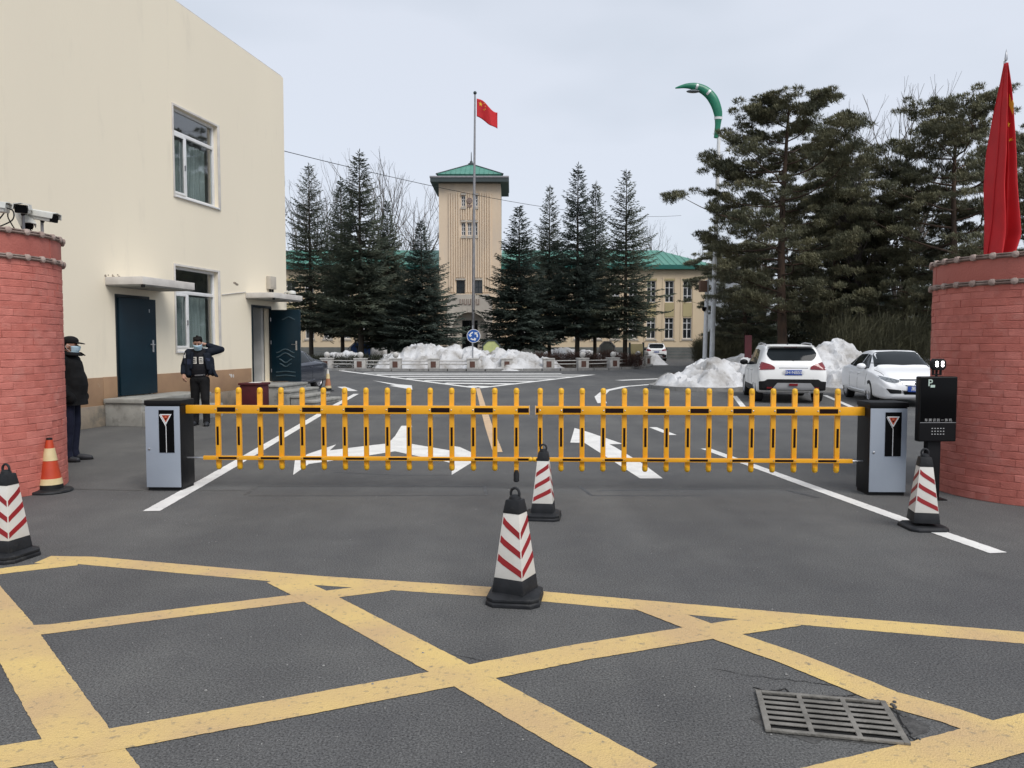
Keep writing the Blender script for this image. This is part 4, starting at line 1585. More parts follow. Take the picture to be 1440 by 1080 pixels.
def spruce(label, px, Yd, ytop, kind, colour=0, rz=0.0, width=1.0, group='spruces behind the roundabout', ybase=0.0):
    q = at(px, ytop, Yd)
    H, cr, trm, lbm = SPR[kind]
    k = (q.z - ybase) / H
    t = thing('spruce_tree', label, 'tree', (q.x, Yd, ybase), rz, group)
    t.scale = (k * width, k * width, k)
    tag(link('crown', cr[colour], t), kind='stuff')
    link('trunk', trm, t)
    tag(link('limbs', lbm, t), kind='stuff')
    return t


for args in [('spruce standing alone beside the gatehouse corner', 434, 60, 231, 3, 0, 0.3, .95),
             ('slim spruce half hidden behind the tallest left spruce', 479, 64, 250, 4, 0, 1.2, .95),
             ('tallest spruce left of the tower, with a pointed tip', 505, 57, 212, 2, 0, 2.2, 1.15),
             ('spruce between the tallest left one and the bushy one by the tower', 545, 60, 284, 1, 0, 3.1, .92),
             ('short bushy bluish spruce against the left side of the tower', 592, 55, 312, 1, 1, 4.4, 1.28),
             ('bushy spruce against the right side of the tower', 730, 56, 291, 1, 1, 5.3, 1.22),
             ('spruce with a pointed tip, second to the right of the tower', 773, 60, 262, 0, 0, 0.9, .92),
             ('tallest spruce right of the tower', 813, 56, 230, 2, 1, 1.9, 1.0),
             ('slim spruce close behind the tallest one right of the tower', 838, 61, 256, 4, 0, 2.7, .9),
             ('sparse spruce with long low boughs before the right wing', 881, 54, 239, 3, 0, 3.6, 1.0)]:
    spruce(*args)
for args in [('dark spruce in the middle of the pines behind the white vehicles', 1192, 44, 300, 1, 1, .4, 1.0),
             ('low dark spruce left of the big pine trunk', 1062, 62, 372, 1, 0, 1.4, 1.25),
             ('dark spruce far behind the leaning bare trunk', 1235, 66, 330, 0, 1, 2.4, 1.2),
             ('dark spruce far behind the big pine, by the grey block', 1130, 70, 340, 2, 0, 3.4, 1.4),
             ('dark spruce in the gap beside the right brick pier', 1300, 58, 300, 0, 0, 4.4, 1.5),
             ('small dark spruce at the end of the grey block', 1040, 78, 405, 2, 0, 5.4, 1.5),
             ('dark spruce standing beyond the right brick pier', 1400, 50, 300, 1, 0, .9, 1.3)]:
    spruce(*args, group='conifers behind the parked cars')


def pine_mesh(H, Rw, seed, lean=(0, 0), low=.32, n_l=34):
    r = np.random.default_rng(seed)
    wood = MB()
    trunk = [np.array([lean[0] * f + .12 * math.sin(f * 5 + seed), lean[1] * f + .1 * math.sin(f * 4), H * f]) for f in np.linspace(0, .96, 13)]
    tr = MB()
    tr.tube(trunk, list(np.linspace(.0172 * H, .0035 * H, 13)), 10)
    P, D, Ln, Wd = [], [], [], []

    def clump(c, rad, n):
        u = r.normal(0, 1, (n, 3))
        u /= np.linalg.norm(u, axis=1, keepdims=True)
        rr_ = r.uniform(.35, 1.0, n)[:, None] ** .6
        pos = c + u * rr_ * np.array([rad, rad, rad * .42])
        for p_ in pos:
            up = np.array([0, 0, .55])
            out = (p_ - c) * .5 / rad
            m_ = 5
            for _ in range(m_):
                P.append(p_)
                D.append(out + up + r.normal(0, .55, 3))
                Ln.append(r.uniform(.14, .24))
                Wd.append(r.uniform(.012, .021))
    for k in range(n_l):
        f = low + (0.97 - low) * (k + r.uniform(0, 1)) / n_l
        base = np.array([np.interp(f / .96, np.linspace(0, 1, 13), [q[i] for q in trunk]) for i in range(3)])
        az = k * 2.4 + r.normal(0, .35)
        g = (f - low) / (1 - low)
        L = Rw * (0.60 + 1.05 * g - 1.48 * g ** 2.4) * r.uniform(.62, 1.1)
        L = max(L, .7)
        ca, sa = math.cos(az), math.sin(az)
        el = r.uniform(-.10, .22) + .45 * g
        pts = []
        n = 7
        for j in range(n):
            tt = j / (n - 1)
            pts.append(base + np.array([ca * L * tt + r.normal(0, .05) * L * .3 * (j > 0) - sa * .12 * L * math.sin(tt * 4), sa * L * tt + r.normal(0, .05) * L * .3 * (j > 0) + ca * .12 * L * math.sin(tt * 4), L * (el * tt - .20 * tt * (1 - tt) * 1.4 + .10 * tt * tt)]))
        wood.tube(pts, list(np.linspace(.012 + .011 * L, .012, n)), 6, cap=False)
        for j in range(2, n):
            tt = j / (n - 1)
            for s in (-1, 1):
                if j < n - 1 and r.random() < .30 + .25 * (tt < .5):
                    continue
                w = (.25 + .55 * (1 - tt) * r.uniform(.4, 1)) * L * .38
                e = pts[j] + np.array([-sa * s * w + ca * w * .5, ca * s * w + sa * w * .5, .18 * w + r.normal(0, .08)])
                wood.tube([pts[j], (pts[j] + e) / 2 + np.array([0, 0, -.04]), e], [.018, .013, .008], 4, cap=False)
                rad = r.uniform(.30, .60) * (0.75 + .05 * L)
                clump(e, rad, int(78 * rad * rad / .2))
                for q in range(2):
                    e2 = e + np.array([r.normal(0, rad), r.normal(0, rad), r.normal(0, rad * .35)])
                    wood.tube([e, e2], [.01, .006], 4, cap=False)
                    clump(e2, rad * .62, int(70 * rad * rad / .3))
        if r.random() < .6 and g < .5:          # dead twigs under the crown
            for q in range(5):
                s0 = pts[r.integers(1, n - 1)]
                e = s0 + np.array([r.normal(0, .5), r.normal(0, .5), r.uniform(-.5, .1)])
                wood.tube([s0, (s0 + e) / 2 + r.normal(0, .06, 3), e], [.011, .007, .004], 3, cap=False)
    V, Fq = twig_arrays(np.array(P), np.array(D), np.array(Ln), np.array(Wd))
    Fq = Fq[:len(P)]                             # one rhomb per needle tuft
    return np_mesh('crown', V, Fq, M['pine']), tr.mesh('trunk', M['pine_bark'], smooth=True), wood.mesh('limbs', M['pine_bark'], smooth=True)


def pine(label, px, Yd, ytop, meshes, H, rz=0, w=1.0):
    q = at(px, ytop, Yd)
    k = q.z / H
    t = thing('pine_tree', label, 'tree', (q.x, Yd, 0), rz, 'pines behind the parked cars')
    t.scale = (k * w, k * w, k)
    tag(link('crown', meshes[0], t), kind='stuff')
    link('trunk', meshes[1], t)
    tag(link('limbs', meshes[2], t), kind='stuff')


PA = pine_mesh(15.0, 5.3, 5, low=.20, n_l=46)
PB = pine_mesh(13.5, 5.2, 17, lean=(.5, 0), low=.24, n_l=38)
pine('big spreading pine with a straight red-brown trunk behind the white SUV', 1107, 38, 136, PA, 15.0, 1.7, 1.14)
pine('spreading pine with a crooked trunk behind the flag and right pier', 1358, 37, 146, PB, 13.5, 2.0, 1.0)
pine('darker pine rising between the big pine and the bare trees', 1172, 52, 215, PB, 13.5, 4.2, .8)
pine('pine at the far right edge beyond the flag', 1462, 44, 190, PA, 15.0, 2.9, .9)
pine('small pine beside the lamp posts, in front of the grey block', 1052, 48, 345, PB, 13.5, 3.3, 1.35)
pine('pine with low boughs right behind the tall pointed snow heap', 1168, 43, 285, PB, 13.5, 5.1, 1.2)
pine('low pine filling the shade beside the leaning bare trunk', 1280, 41, 268, PA, 15.0, 1.7, 1.3)


def bare_mesh(H, seed, spread=.5, lean=(0, 0), levels=6, thick=.021, start=.32):
    r = random.Random(seed)
    mb, trunk_mb = MB(), MB()

    def grow(p, d, L, rad, lv):
        n = 3
        pts = [p]
        for i in range(n):
            d = (d + Vector((r.gauss(0, .10), r.gauss(0, .10), r.gauss(0, .05) + .05))).normalized()
            pts.append(pts[-1] + d * (L / n))
        (trunk_mb if lv == 0 else mb).tube(pts, [rad, rad * .86, rad * .74, rad * .62], 7 if lv < 2 else (5 if lv < 3 else 3), cap=lv == 0)
        if lv >= levels:
            return
        nchild = r.choice((2, 3, 3)) if lv > 0 else 4
        for k in range(nchild):
            pos = pts[-1] if k < 2 else pts[r.choice((1, 2))]
            perp = d.cross(Vector((r.gauss(0, 1), r.gauss(0, 1), r.gauss(0, 1)))).normalized()
            ndir = (d + perp * r.uniform(.35, 1.0) * spread * (1.1 if k else .4)).normalized()
            ndir.z += .12
            grow(pos, ndir.normalized(), L * r.uniform(.62, .85), rad * r.uniform(.50, .66), lv + 1)
    grow(Vector((0, 0, 0)), Vector((lean[0], lean[1], 1)).normalized(), H * start, H * thick, 0)
    zmax = max(v[2] for v in mb.v)
    return trunk_mb.mesh('trunk', M['bare_bark'], smooth=True, fix=False), mb.mesh('branches', M['bare_bark'], fix=False), zmax


BR = [bare_mesh(16, 3, .8), bare_mesh(16, 8, 1.05), bare_mesh(15, 14, .8, (.28, 0), thick=.027)]


def bare_tree(label, px, Yd, ytop, kind, rz=0.0, w=1.0):
    q = at(px, ytop, Yd)
    trm, brm, zm = BR[kind]
    k = q.z / zm
    t = thing('bare_tree', label, 'tree', (q.x, Yd, 0), rz, 'leafless trees')
    t.scale = (k * w, k * w, k)
    link('trunk', trm, t)
    tag(link('branches', brm, t), kind='stuff')


for args in [('leafless tree just left of the tower roof', 580, 92, 238, 1, .4, .95), ('leafless tree behind the tallest left spruce', 522, 96, 205, 0, 1.4, .8),
             ('thin leafless tree close to the gatehouse corner', 418, 90, 246, 0, 2.9, .8), ('leafless tree between the two left spruces', 463, 100, 248, 1, 3.6, .8),
             ('tall leafless tree left of the pair behind the pines', 1222, 52, 118, 0, 4.1, .8), ('tall leafless tree right of the pair behind the pines', 1258, 54, 122, 1, 5.5, .7),
             ('leafless tree with a thick leaning trunk beside the parked sedan', 1228, 42, 250, 2, 3.3, .8), ('leafless tree behind the right wing roof', 960, 104, 300, 1, 2.2, .8),
             ('thin leafless tree between the big pine and the grey block', 1075, 90, 250, 0, .2, .9)]:
    bare_tree(*args)


# shrubs
def shrub(name, label, cat, cx, cy, sx, sy, H, n, m, seed, ln=(.25, .5), wd=(.006, .012), up=.8, group=None):
    r = np.random.default_rng(seed)
    u = r.uniform(-1, 1, (n, 2))
    P = np.stack([cx + u[:, 0] * sx, cy + u[:, 1] * sy, r.uniform(.03, 1, n) ** .8 * H * (1 - .35 * (u[:, 0] ** 2) * (sx < 3)) * np.array([1 + .28 * fbm((cx + q0 * sx) * .9, (cy + q1 * sy) * .9, seed, 3) for q0, q1 in u])], axis=1)
    D = np.stack([r.normal(0, .6, n), r.normal(0, .6, n), r.uniform(0, 1, n) * up + .1], axis=1)
    V, Fq = twig_arrays(P, D, r.uniform(*ln, n), r.uniform(*wd, n))
    o = link(name, np_mesh(name, V, Fq, m))
    tag(o, label, cat, group)
    return o


shrub('hedge', 'long low reddish-brown leafless hedge at the right of the roundabout', 'hedge', 4.0, 48.6, 4.2, .55, .85, 9000, M['hedge_brown'], 1)
shrub('hedge', 'long low dark green hedge at the left of the roundabout', 'hedge', -9.0, 47.6, 4.9, .5, .72, 9000, M['hedge_green'], 2)
shrub('shrub', 'big olive-brown twiggy shrub between the sedan and right pier', 'shrub', 17.8, 37, 3.0, 2.2, 2.5, 8000, M['olive_twigs'], 3, (.4, 1.1), (.006, .012), 1.6)
shrub('shrub', 'dense brown twiggy shrub left of the white SUV', 'shrub', 15.5, 56, 2.2, 1.0, 2.4, 9000, M['olive_twigs'], 4, (.3, .7), (.008, .016), 1.4)
shrub('hedge', 'tall dark clipped hedge far behind the parked cars', 'hedge', 36, 68, 18, 1.0, 3.0, 30000, M['hedge_green'], 6, (.3, .6), (.03, .05), .8)


# ------------------------------------------------------------------ heaps of ploughed snow
def snow(label, pts, seed, m, rough=.28, res=.14, group=None, z0=0.0):
    """pts: (x, y, radius, height) lobes"""
    xs0, xs1 = min(p[0] - p[2] for p in pts) - .3, max(p[0] + p[2] for p in pts) + .3
    ys0, ys1 = min(p[1] - p[2] for p in pts) - .3, max(p[1] + p[2] for p in pts) + .3
    nx, ny = int((xs1 - xs0) / res) + 1, int((ys1 - ys0) / res) + 1
    hs = np.zeros((nx, ny))
    vs, idx, fs = [], -np.ones((nx, ny), int), []
    X = np.zeros((nx, ny, 2))
    for i in range(nx):
        for j in range(ny):
            x, y = xs0 + i * res, ys0 + j * res
            h = 0
            for (px_, py_, rr_, hh) in pts:
                d = math.hypot(x - px_, y - py_) / rr_
                if d < 1:
                    h = max(h, hh * (1 - d ** 2.2))
            if h > 0:
                n1 = fbm(x * .9 + seed, y * .9, seed, 6)
                n2 = 1 - abs(fbm(x * 2.1, y * 2.1 + seed, 5.1, 5))
                n3 = noise.cell(Vector((x * 3.2 + n1, y * 3.2 + n2, seed))) - .5
                h += (rough * (n1 * .8 + (n2 - .6) * .8) + .05 * n3) * min(1, h / .35)
            hs[i, j] = h - .04
            X[i, j] = (x + .05 * fbm(x * 3, y * 3, 9), y + .05 * fbm(x * 3, y * 3, 19))
    for i in range(nx):
        for j in range(ny):
            a = hs[max(i - 1, 0):i + 2, max(j - 1, 0):j + 2]
            if (a > 0).any():
                idx[i, j] = len(vs)
                vs.append((X[i, j, 0], X[i, j, 1], z0 + max(hs[i, j], -.05)))
    for i in range(nx - 1):
        for j in range(ny - 1):
            q = (idx[i, j], idx[i + 1, j], idx[i + 1, j + 1], idx[i, j + 1])
            if min(q) >= 0:
                fs.append(q)
    b = MB()
    b.add(vs, fs)
    return tag(b.build('snow_heap', m, smooth=True, fix=False), label, 'snow heap', group or 'heaps of ploughed snow')


snow('long high white snow heap in the middle of the roundabout front', [(-5.6, 48.3, 2.2, 1.55), (-7.2, 48.0, 1.7, .8), (-4.0, 48.0, 1.9, 1.45), (-2.4, 48.0, 1.9, 1.25), (-1.0, 47.6, 1.7, 1.05), (0.4, 47.4, 1.7, 1.15), (1.6, 47.0, 1.6, .6), (-.2, 46.1, 1.4, .75), (-1.6, 46.3, 1.3, .7), (.9, 46.2, 1.3, .55), (2.2, 46.6, 1.2, .35)], 3, M['snow'], .42, .13, z0=.05)
snow('small white snow heap behind the bollard nearest the dark sedan', [(-10.7, 50.2, 1.6, 1.0), (-11.6, 50.6, 1.6, .95), (-9.4, 49.6, 1.2, .6), (-8.4, 49.4, .9, .4)], 7, M['snow'], .3, .14, z0=.05)
snow('dirty grey snow heap around the lamp posts, left of the white SUV', [(7.9, 29.0, 2.0, .86), (6.4, 28.1, 1.2, .5), (7.0, 27.5, 1.2, .55), (9.0, 28.2, 1.5, .85), (8.2, 30.8, 1.6, .95), (9.6, 30.5, 1.7, .8), (10.4, 28.2, 1.3, .75)], 12, M['snow'], .38, .085, z0=.06)
snow('tall pointed snow heap between the white SUV and white sedan', [(12.1, 29.2, 2.2, 1.55), (11.2, 28.4, 1.5, 1.0), (13.3, 28.8, 1.9, 1.0), (12.2, 27.2, 1.4, .85), (14.4, 28.4, 1.5, .8), (13.6, 27.0, 1.3, .6)], 21, M['snow'], .30, .085, z0=.06)
snow('dirty brown snow heap under the spruces left of the tower', [(-12.6, 66, 2.6, 1.7), (-10.4, 67, 2.4, 1.2), (-7.4, 66, 3.0, 1.6), (-5.4, 66.5, 2.0, 1.3)], 33, M['dirty_snow'], .35, .2)
snow('flat white snow bank under the spruces right of the tower', [(4.4, 67, 2.4, 1.2), (6.2, 67, 2.2, 1.0), (8.2, 66, 1.8, .9), (9.6, 61, 1.5, .9), (10.6, 58, 1.2, .7)], 41, M['snow'], .35, .2)
snow('low strip of snow under the trees left of the white SUV', [(16.5, 54, 2.4, .8), (19.0, 54, 2.2, .7), (21.5, 55, 2.4, .7), (24.5, 56, 2.5, .7)], 52, M['snow'], .3, .2)

# ------------------------------------------------------------------ main building with the tower
TY = 76.0
tx = at(661, 400, TY).x
TWH = 3.03
mbt = thing('tower_building', 'ochre institutional building with a square central tower and green metal roofs', 'building', (tx, TY, 0), 0)


def front_holes(mb, x0, x1, z0, z1, holes, y, depth, m=0):
    xs_ = sorted({x0, x1, *[h[0] for h in holes], *[h[1] for h in holes]})
    zs_ = sorted({z0, z1, *[h[2] for h in holes], *[h[3] for h in holes]})
    for a, c in zip(xs_, xs_[1:]):
        for d, e in zip(zs_, zs_[1:]):
            if any(h[0] <= a and c <= h[1] and h[2] <= d and e <= h[3] for h in holes):
                continue
            mb.add([(a, y, d), (c, y, d), (c, y, e), (a, y, e)], [(0, 1, 2, 3)], m)
    for a, c, d, e in holes:
        yb_ = y + depth
        mb.add([(a, y, d), (a, yb_, d), (a, yb_, e), (a, y, e)], [(0, 1, 2, 3)], m)
        mb.add([(c, y, d), (c, y, e), (c, yb_, e), (c, yb_, d)], [(0, 1, 2, 3)], m)
        mb.add([(a, y, e), (a, yb_, e), (c, yb_, e), (c, y, e)], [(0, 1, 2, 3)], m)
        mb.add([(a, y, d), (c, y, d), (c, yb_, d), (a, yb_, d)], [(0, 1, 2, 3)], m)


zpx = lambda y, Yd: at(661, y, Yd).z
Z_EAVE = zpx(258, TY)
up_w = [(-.62, zpx(290, TY), zpx(275, TY)), (.58, zpx(290, TY), zpx(275, TY))]
mid_w = [(-.62, zpx(331, TY), zpx(313, TY)), (-.02, zpx(331, TY), zpx(313, TY)), (.55, zpx(331, TY), zpx(313, TY))]
low_w = [(-.93, zpx(413, TY), zpx(394, TY)), (.82, zpx(413, TY), zpx(394, TY))]
holes = [(x - .20, x + .20, z0, z1) for x, z0, z1 in up_w + mid_w] + [(x - .42, x + .42, z0, z1) for x, z0, z1 in low_w]
b = MB()
front_holes(b, -TWH, TWH, 0, Z_EAVE, holes, 0, .25)
b.add([(-TWH, 0, 0), (-TWH, 6, 0), (-TWH, 6, Z_EAVE), (-TWH, 0, Z_EAVE)], [(0, 3, 2, 1)])
b.add([(TWH, 0, 0), (TWH, 6, 0), (TWH, 6, Z_EAVE), (TWH, 0, Z_EAVE)], [(0, 1, 2, 3)])
b.add([(-TWH, 6, 0), (TWH, 6, 0), (TWH, 6, Z_EAVE), (-TWH, 6, Z_EAVE)], [(0, 1, 2, 3)])
b.build('tower_wall', M['tower_wall'], mbt, fix=False)
b = MB()
for k in range(18):                       # vertical flutes between the windows
    x = -2.0 + k * .235
    for z0, z1 in ((zpx(411, TY), Z_EAVE - .9),):
        if all(not (h[0] - .05 < x < h[1] + .05) for h in holes):
            b.box(x - .065, x + .065, -.13, -.002, z0, z1)
        else:
            cuts = sorted((h[2], h[3]) for h in holes if h[0] - .05 < x < h[1] + .05)
            z = z0
            for c0, c1 in cuts:
                if c0 - .25 > z:
                    b.box(x - .065, x + .065, -.13, -.002, z, c0 - .25)
                z = c1 + .25
            if z1 > z:
                b.box(x - .065, x + .065, -.13, -.002, z, z1)
tag(b.build('flute', M['tower_wall'], mbt), kind='stuff')


def far_window(x, z0, z1, w, y, parent, nmull=1, dark=False, trans=True, rail=None):
    f = MB()
    t_ = .055
    f.box(x - w / 2, x - w / 2 + t_, y, y + .08, z0, z1)
    f.box(x + w / 2 - t_, x + w / 2, y, y + .08, z0, z1)
    f.box(x - w / 2 + t_, x + w / 2 - t_, y, y + .08, z0, z0 + t_)
    f.box(x - w / 2 + t_, x + w / 2 - t_, y, y + .08, z1 - t_, z1)
    for k in range(nmull):
        xx = x - w / 2 + w * (k + 1) / (nmull + 1)
        f.box(xx - .035, xx + .035, y + .005, y + .075, z0 + t_, z1 - t_)
    if rail:
        for q in rail:
            zq = z0 + (z1 - z0) * q
            f.box(x - w / 2 + t_, x + w / 2 - t_, y + .008, y + .07, zq - .028, zq + .028)
    wf = f.build('window', M['door_frame'] if dark else M['pvc'], parent)
    p_ = MB()
    p_.box(x - w / 2 + t_, x + w / 2 - t_, y + .04, y + .045, z0 + t_, z1 - t_)
    p_.build('pane', M['dark_glass'], wf)
    return wf


for x, z0, z1 in up_w + mid_w:
    far_window(x, z0, z1, .40, .12, mbt, 1, rail=(.33, .66))
    b = MB()
    b.box(x - .26, x + .26, -.18, -.132, z0 - .3, z0 - .06)
    b.build('sill', M['tower_stone'], mbt)
    b = MB()
    b.box(x - .26, x + .26, -.18, -.132, z1 + .02, z1 + .2)
    b.build('lintel', M['tower_stone'], mbt)
for x, z0, z1 in low_w:
    far_window(x, z0, z1, .84, .12, mbt, 1, True, rail=(.5,))
    b = MB()
    b.box(x - .5, x + .5, -.1, -.002, z1 + .005, z1 + .16)
    b.build('lintel', M['tower_stone'], mbt)
b = MB()                                   # round emblem between the upper windows
ze = (up_w[0][1] + up_w[0][2]) / 2
b.lathe([(.30, 0), (.30, .05), (.24, .08), (.24, .06), (.10, .06), (.10, .09), (0, .09)], 20, (-.02, -.131, ze), axis='y')
b.box(-.27, .23, -.17, -.131, ze - .62, ze - .38)
b.build('round_emblem', M['eave_stone'], mbt)
# eaves, roof, spire
OV = 3.78
b = MB()
b.box(-OV, OV, -.85, 6.8, Z_EAVE + .002, Z_EAVE + .40)
b.build('eave', M['dark_eave'], mbt)
b = MB()
b.box(-OV - .05, OV + .05, -.9, 6.85, Z_EAVE + .402, Z_EAVE + .55)
b.build('eave_fascia', M['pole_grey'], mbt)
ZR = Z_EAVE + .56
b = MB()
b.box(-3.1, 3.1, -.1, 6.1, ZR, ZR + .3)
b.build('roof_base', M['green_roof'], mbt)
apex = (0, 3, zpx(231, TY + 3))
qd = [(-3.25, -.25, ZR + .3), (3.25, -.25, ZR + .3), (3.25, 6.25, ZR + .3), (-3.25, 6.25, ZR + .3)]
b = MB()
b.add(qd + [apex], [(0, 1, 4), (1, 2, 4), (2, 3, 4), (3, 0, 4), (0, 3, 2, 1)])
rf = b.build('tower_roof', M['green_roof'], mbt)
b = MB()
for p_ in qd:
    b.tube([p_, apex], .09, 6)
b.build('hip_ridge', M['dark_eave'], rf)
b = MB()
for k in range(1, 14):
    x = -3.25 + 6.5 * k / 14
    f_ = 1 - abs(x) / 3.25
    b.tube([(x, -.25, ZR + .32), (x * .999, -.25 + 3.25 * f_, ZR + .32 + (apex[2] - ZR - .3) * f_)], .03, 4)
tag(b.build('roof_seam', M['green_roof'], rf), kind='stuff')
b = MB()
b.lathe([(.34, -.2), (.34, .05), (.18, .12), (.12, .3), (.05, .36), (.035, 1.1), (.0, 1.3)], 10, apex)
b.build('spire', M['dark_eave'], mbt)
# arched stone portal
ZP = zpx(414, TY - .8)
ZS, RA = zpx(464, TY - .8), 1.72
arch = [(-2.2, 0.02), (-2.2, ZP - .55), (-1.9, ZP), (1.9, ZP), (2.2, ZP - .55), (2.2, 0.02), (RA, 0.02)] + [(RA * math.cos(a), ZS + RA * math.sin(a)) for a in np.linspace(0, math.pi, 17)] + [(-RA, 0.02)]
bm = bmesh.new()
fc = bm.faces.new([bm.verts.new((p_[0], -.9, p_[1])) for p_ in arch])
ex = bmesh.ops.extrude_face_region(bm, geom=[fc])
for v in [e for e in ex['geom'] if isinstance(e, bmesh.types.BMVert)]:
    v.co.y += .895
bmesh.ops.triangulate(bm, faces=[f for f in bm.faces if len(f.verts) > 4])
bmesh.ops.recalc_face_normals(bm, faces=bm.faces)
me = bpy.data.meshes.new('portal')
bm.to_mesh(me)
bm.free()
me.materials.append(M['tower_stone'])
po = link('portal', me, mbt)
b = MB()
for k in range(13):
    a = math.pi * (k + .06) / 13, math.pi * (k + .94) / 13
    b.prism([(RA * math.cos(a[0]), ZS + RA * math.sin(a[0])), ((RA + .42) * math.cos(a[0]), ZS + (RA + .42) * math.sin(a[0])), ((RA + .42) * math.cos(a[1]), ZS + (RA + .42) * math.sin(a[1])), (RA * math.cos(a[1]), ZS + RA * math.sin(a[1]))], -.93, -.903, 'y')
tag(b.build('arch_stone', M['tower_stone'], po), kind='stuff')
b = MB()                                   # worn relief over the arch
for x0 in (-.95, -.55, -.15, .25, .65):
    b.box(x0, x0 + .07, -.96, -.903, ZP - 1.0, ZP - .45)
    b.box(x0 + .22, x0 + .29, -.96, -.903, ZP - 1.0, ZP - .45)
    b.box(x0 + .07, x0 + .22, -.955, -.903, ZP - 1.0, ZP - .93)
tag(b.build('carved_relief', M['eave_stone'], po), kind='stuff')
b = MB()
b.box(-RA - .2, RA + .2, -.06, -.004, 0.0, ZS + RA + .1)
b.build('portal_back_wall', M['tower_stone'], po)
b = MB()
b.box(-.72, .72, -.12, -.061, 0.3, ZS + .95)
dr = b.build('door', M['gloss_black'], mbt)
b = MB()
for x in (-.74, -.03, .72):
    b.box(x - .03, x + .03, -.15, -.121, .3, ZS + .95)
b.box(-.7, .7, -.149, -.121, ZS - .3, ZS - .22)
b.build('door_bar', M['car_plastic'], dr)
b = MB()
b.box(-3.2, 3.2, -2.6, -.92, 0.0, .30)
b.build('portal_step', M['kerb'], mbt)

WY = 2.0                                   # the wings stand 2 m behind the tower front
xr = at(995, 400, TY + WY).x - tx
Z9 = at(900, 379, TY + WY).z
zl0, zl1 = at(900, 476, TY + WY).z, at(900, 447, TY + WY).z
zh0, zh1 = at(900, 425, TY + WY).z, at(900, 395, TY + WY).z
pitchx = at(967, 400, TY + WY).x - at(941.5, 400, TY + WY).x
xw_last = at(967, 400, TY + WY).x - tx
for s in (1, -1):
    xe = s * (TWH + .01)
    xq = s * xr
    x0, x1 = min(xe, xq), max(xe, xq)
    wxs = [s * (xw_last - k * pitchx) for k in range(10)]
    wxs = [x for x in wxs if x0 + .8 < x < x1 - .8]
    hl = []
    for x in wxs:
        hl += [(x - .44, x + .44, zl0, zl1), (x - .44, x + .44, zh0, zh1)]
    b = MB()
    front_holes(b, x0, x1, 0, Z9, hl, WY, .3)
    b.add([(xq, WY, 0), (xq, WY + 14, 0), (xq, WY + 14, Z9), (xq, WY, Z9)], [(0, 1, 2, 3)])
    b.add([(x0, WY + 14, 0), (x1, WY + 14, 0), (x1, WY + 14, Z9), (x0, WY + 14, Z9)], [(0, 1, 2, 3)])
    b.build('wing_wall', M['wing_wall'], mbt, fix=False)
    for x in wxs:
        far_window(x, zl0, zl1, .88, WY + .12, mbt, 1, rail=(.45, .75))
        far_window(x, zh0, zh1, .88, WY + .12, mbt, 1, rail=(.3, .68))
        b = MB()
        b.box(x - .55, x + .55, WY - .08, WY - .003, zl0 - .2, zl0 - .02)
        b.build('sill', M['tower_stone'], mbt)
        b = MB()
        b.box(x - .46, x + .46, WY - .05, WY - .003, zl1 + .12, zh0 - .06)
        b.build('spandrel_panel', M['wing_panel'], mbt)
        b = MB()
        b.box(x - .55, x + .55, WY - .07, WY - .003, zh1 + .02, zh1 + .22)
        b.build('lintel', M['wing_panel'], mbt)
        for sx in (-.62, .62):
            b = MB()
            b.box(x + sx - .09, x + sx + .09, WY - .05, WY - .004, zl0 - .3, zh1 + .35)
            b.build('pilaster_strip', M['wing_wall'], mbt)
    for k in range(4):
        b = MB()
        b.box(x0, x1 + (.12 if s > 0 else 0), WY - .12 + .004 * k, WY - .003, .305 * k, .305 * k + .29)
        b.build('plinth_course', M['grey_plinth'], mbt)
    b = MB()
    b.box(x0 - (.6 if s < 0 else 0), x1 + (.6 if s > 0 else 0), WY - .6, WY + 14.6, Z9 + .002, Z9 + .42)
    b.build('eave', M['base_green'], mbt)
    zr0, zr1 = Z9 + .43, at(920, 352, TY + WY + 7).z
    xo = xq + s * .5
    xi = xe
    v8 = [(xi, WY - .5, zr0), (xo, WY - .5, zr0), (xo, WY + 14.5, zr0), (xi, WY + 14.5, zr0), (xi, WY + 7, zr1), (xo - s * 4.2, WY + 7, zr1)]
    b = MB()
    b.add(v8, [(0, 1, 5, 4), (1, 2, 5), (2, 3, 4, 5), (0, 4, 3)])
    rf = b.build('wing_roof', M['green_roof'], mbt)
    b = MB()
    nse = 34
    for k in range(1, nse):
        x = xi + (xo - xi) * k / nse
        f_ = min(1.0, abs(xo - x) / 4.2)
        b.tube([(x, WY - .5, zr0 + .02), (x, WY - .5 + 7.5 * f_, zr0 + .02 + (zr1 - zr0) * f_)], .045, 4)
    tag(b.build('roof_seam', M['green_roof'], rf), kind='stuff')

# grey blocks beyond
gb = thing('grey_block', 'grey rendered block with white windows seen between lamp posts and pine', 'building', (at(1035, 400, 112).x, 112, 0), 0)
bw = 5.4
gz = at(1035, 388, 112).z
wl, holes = [], []
for zy0, zy1 in ((425, 405), (452, 432), (479, 459)):
    for x in (-4.6, -2.6, -.6, 1.4, 3.4):
        holes.append((x - .5, x + .5, at(0, zy0, 112).z, at(0, zy1, 112).z))
b = MB()
front_holes(b, -bw, bw, 0, gz, holes, 0, .3)
b.add([(-bw, 0, 0), (-bw, 12, 0), (-bw, 12, gz), (-bw, 0, gz)], [(0, 1, 2, 3)])
b.add([(bw, 0, 0), (bw, 12, 0), (bw, 12, gz), (bw, 0, gz)], [(0, 1, 2, 3)])
b.build('wall', M['grey_block'], gb, fix=False)
for h in holes:
    far_window((h[0] + h[1]) / 2, h[2], h[3], 1.0, .1, gb, 1)
b = MB()
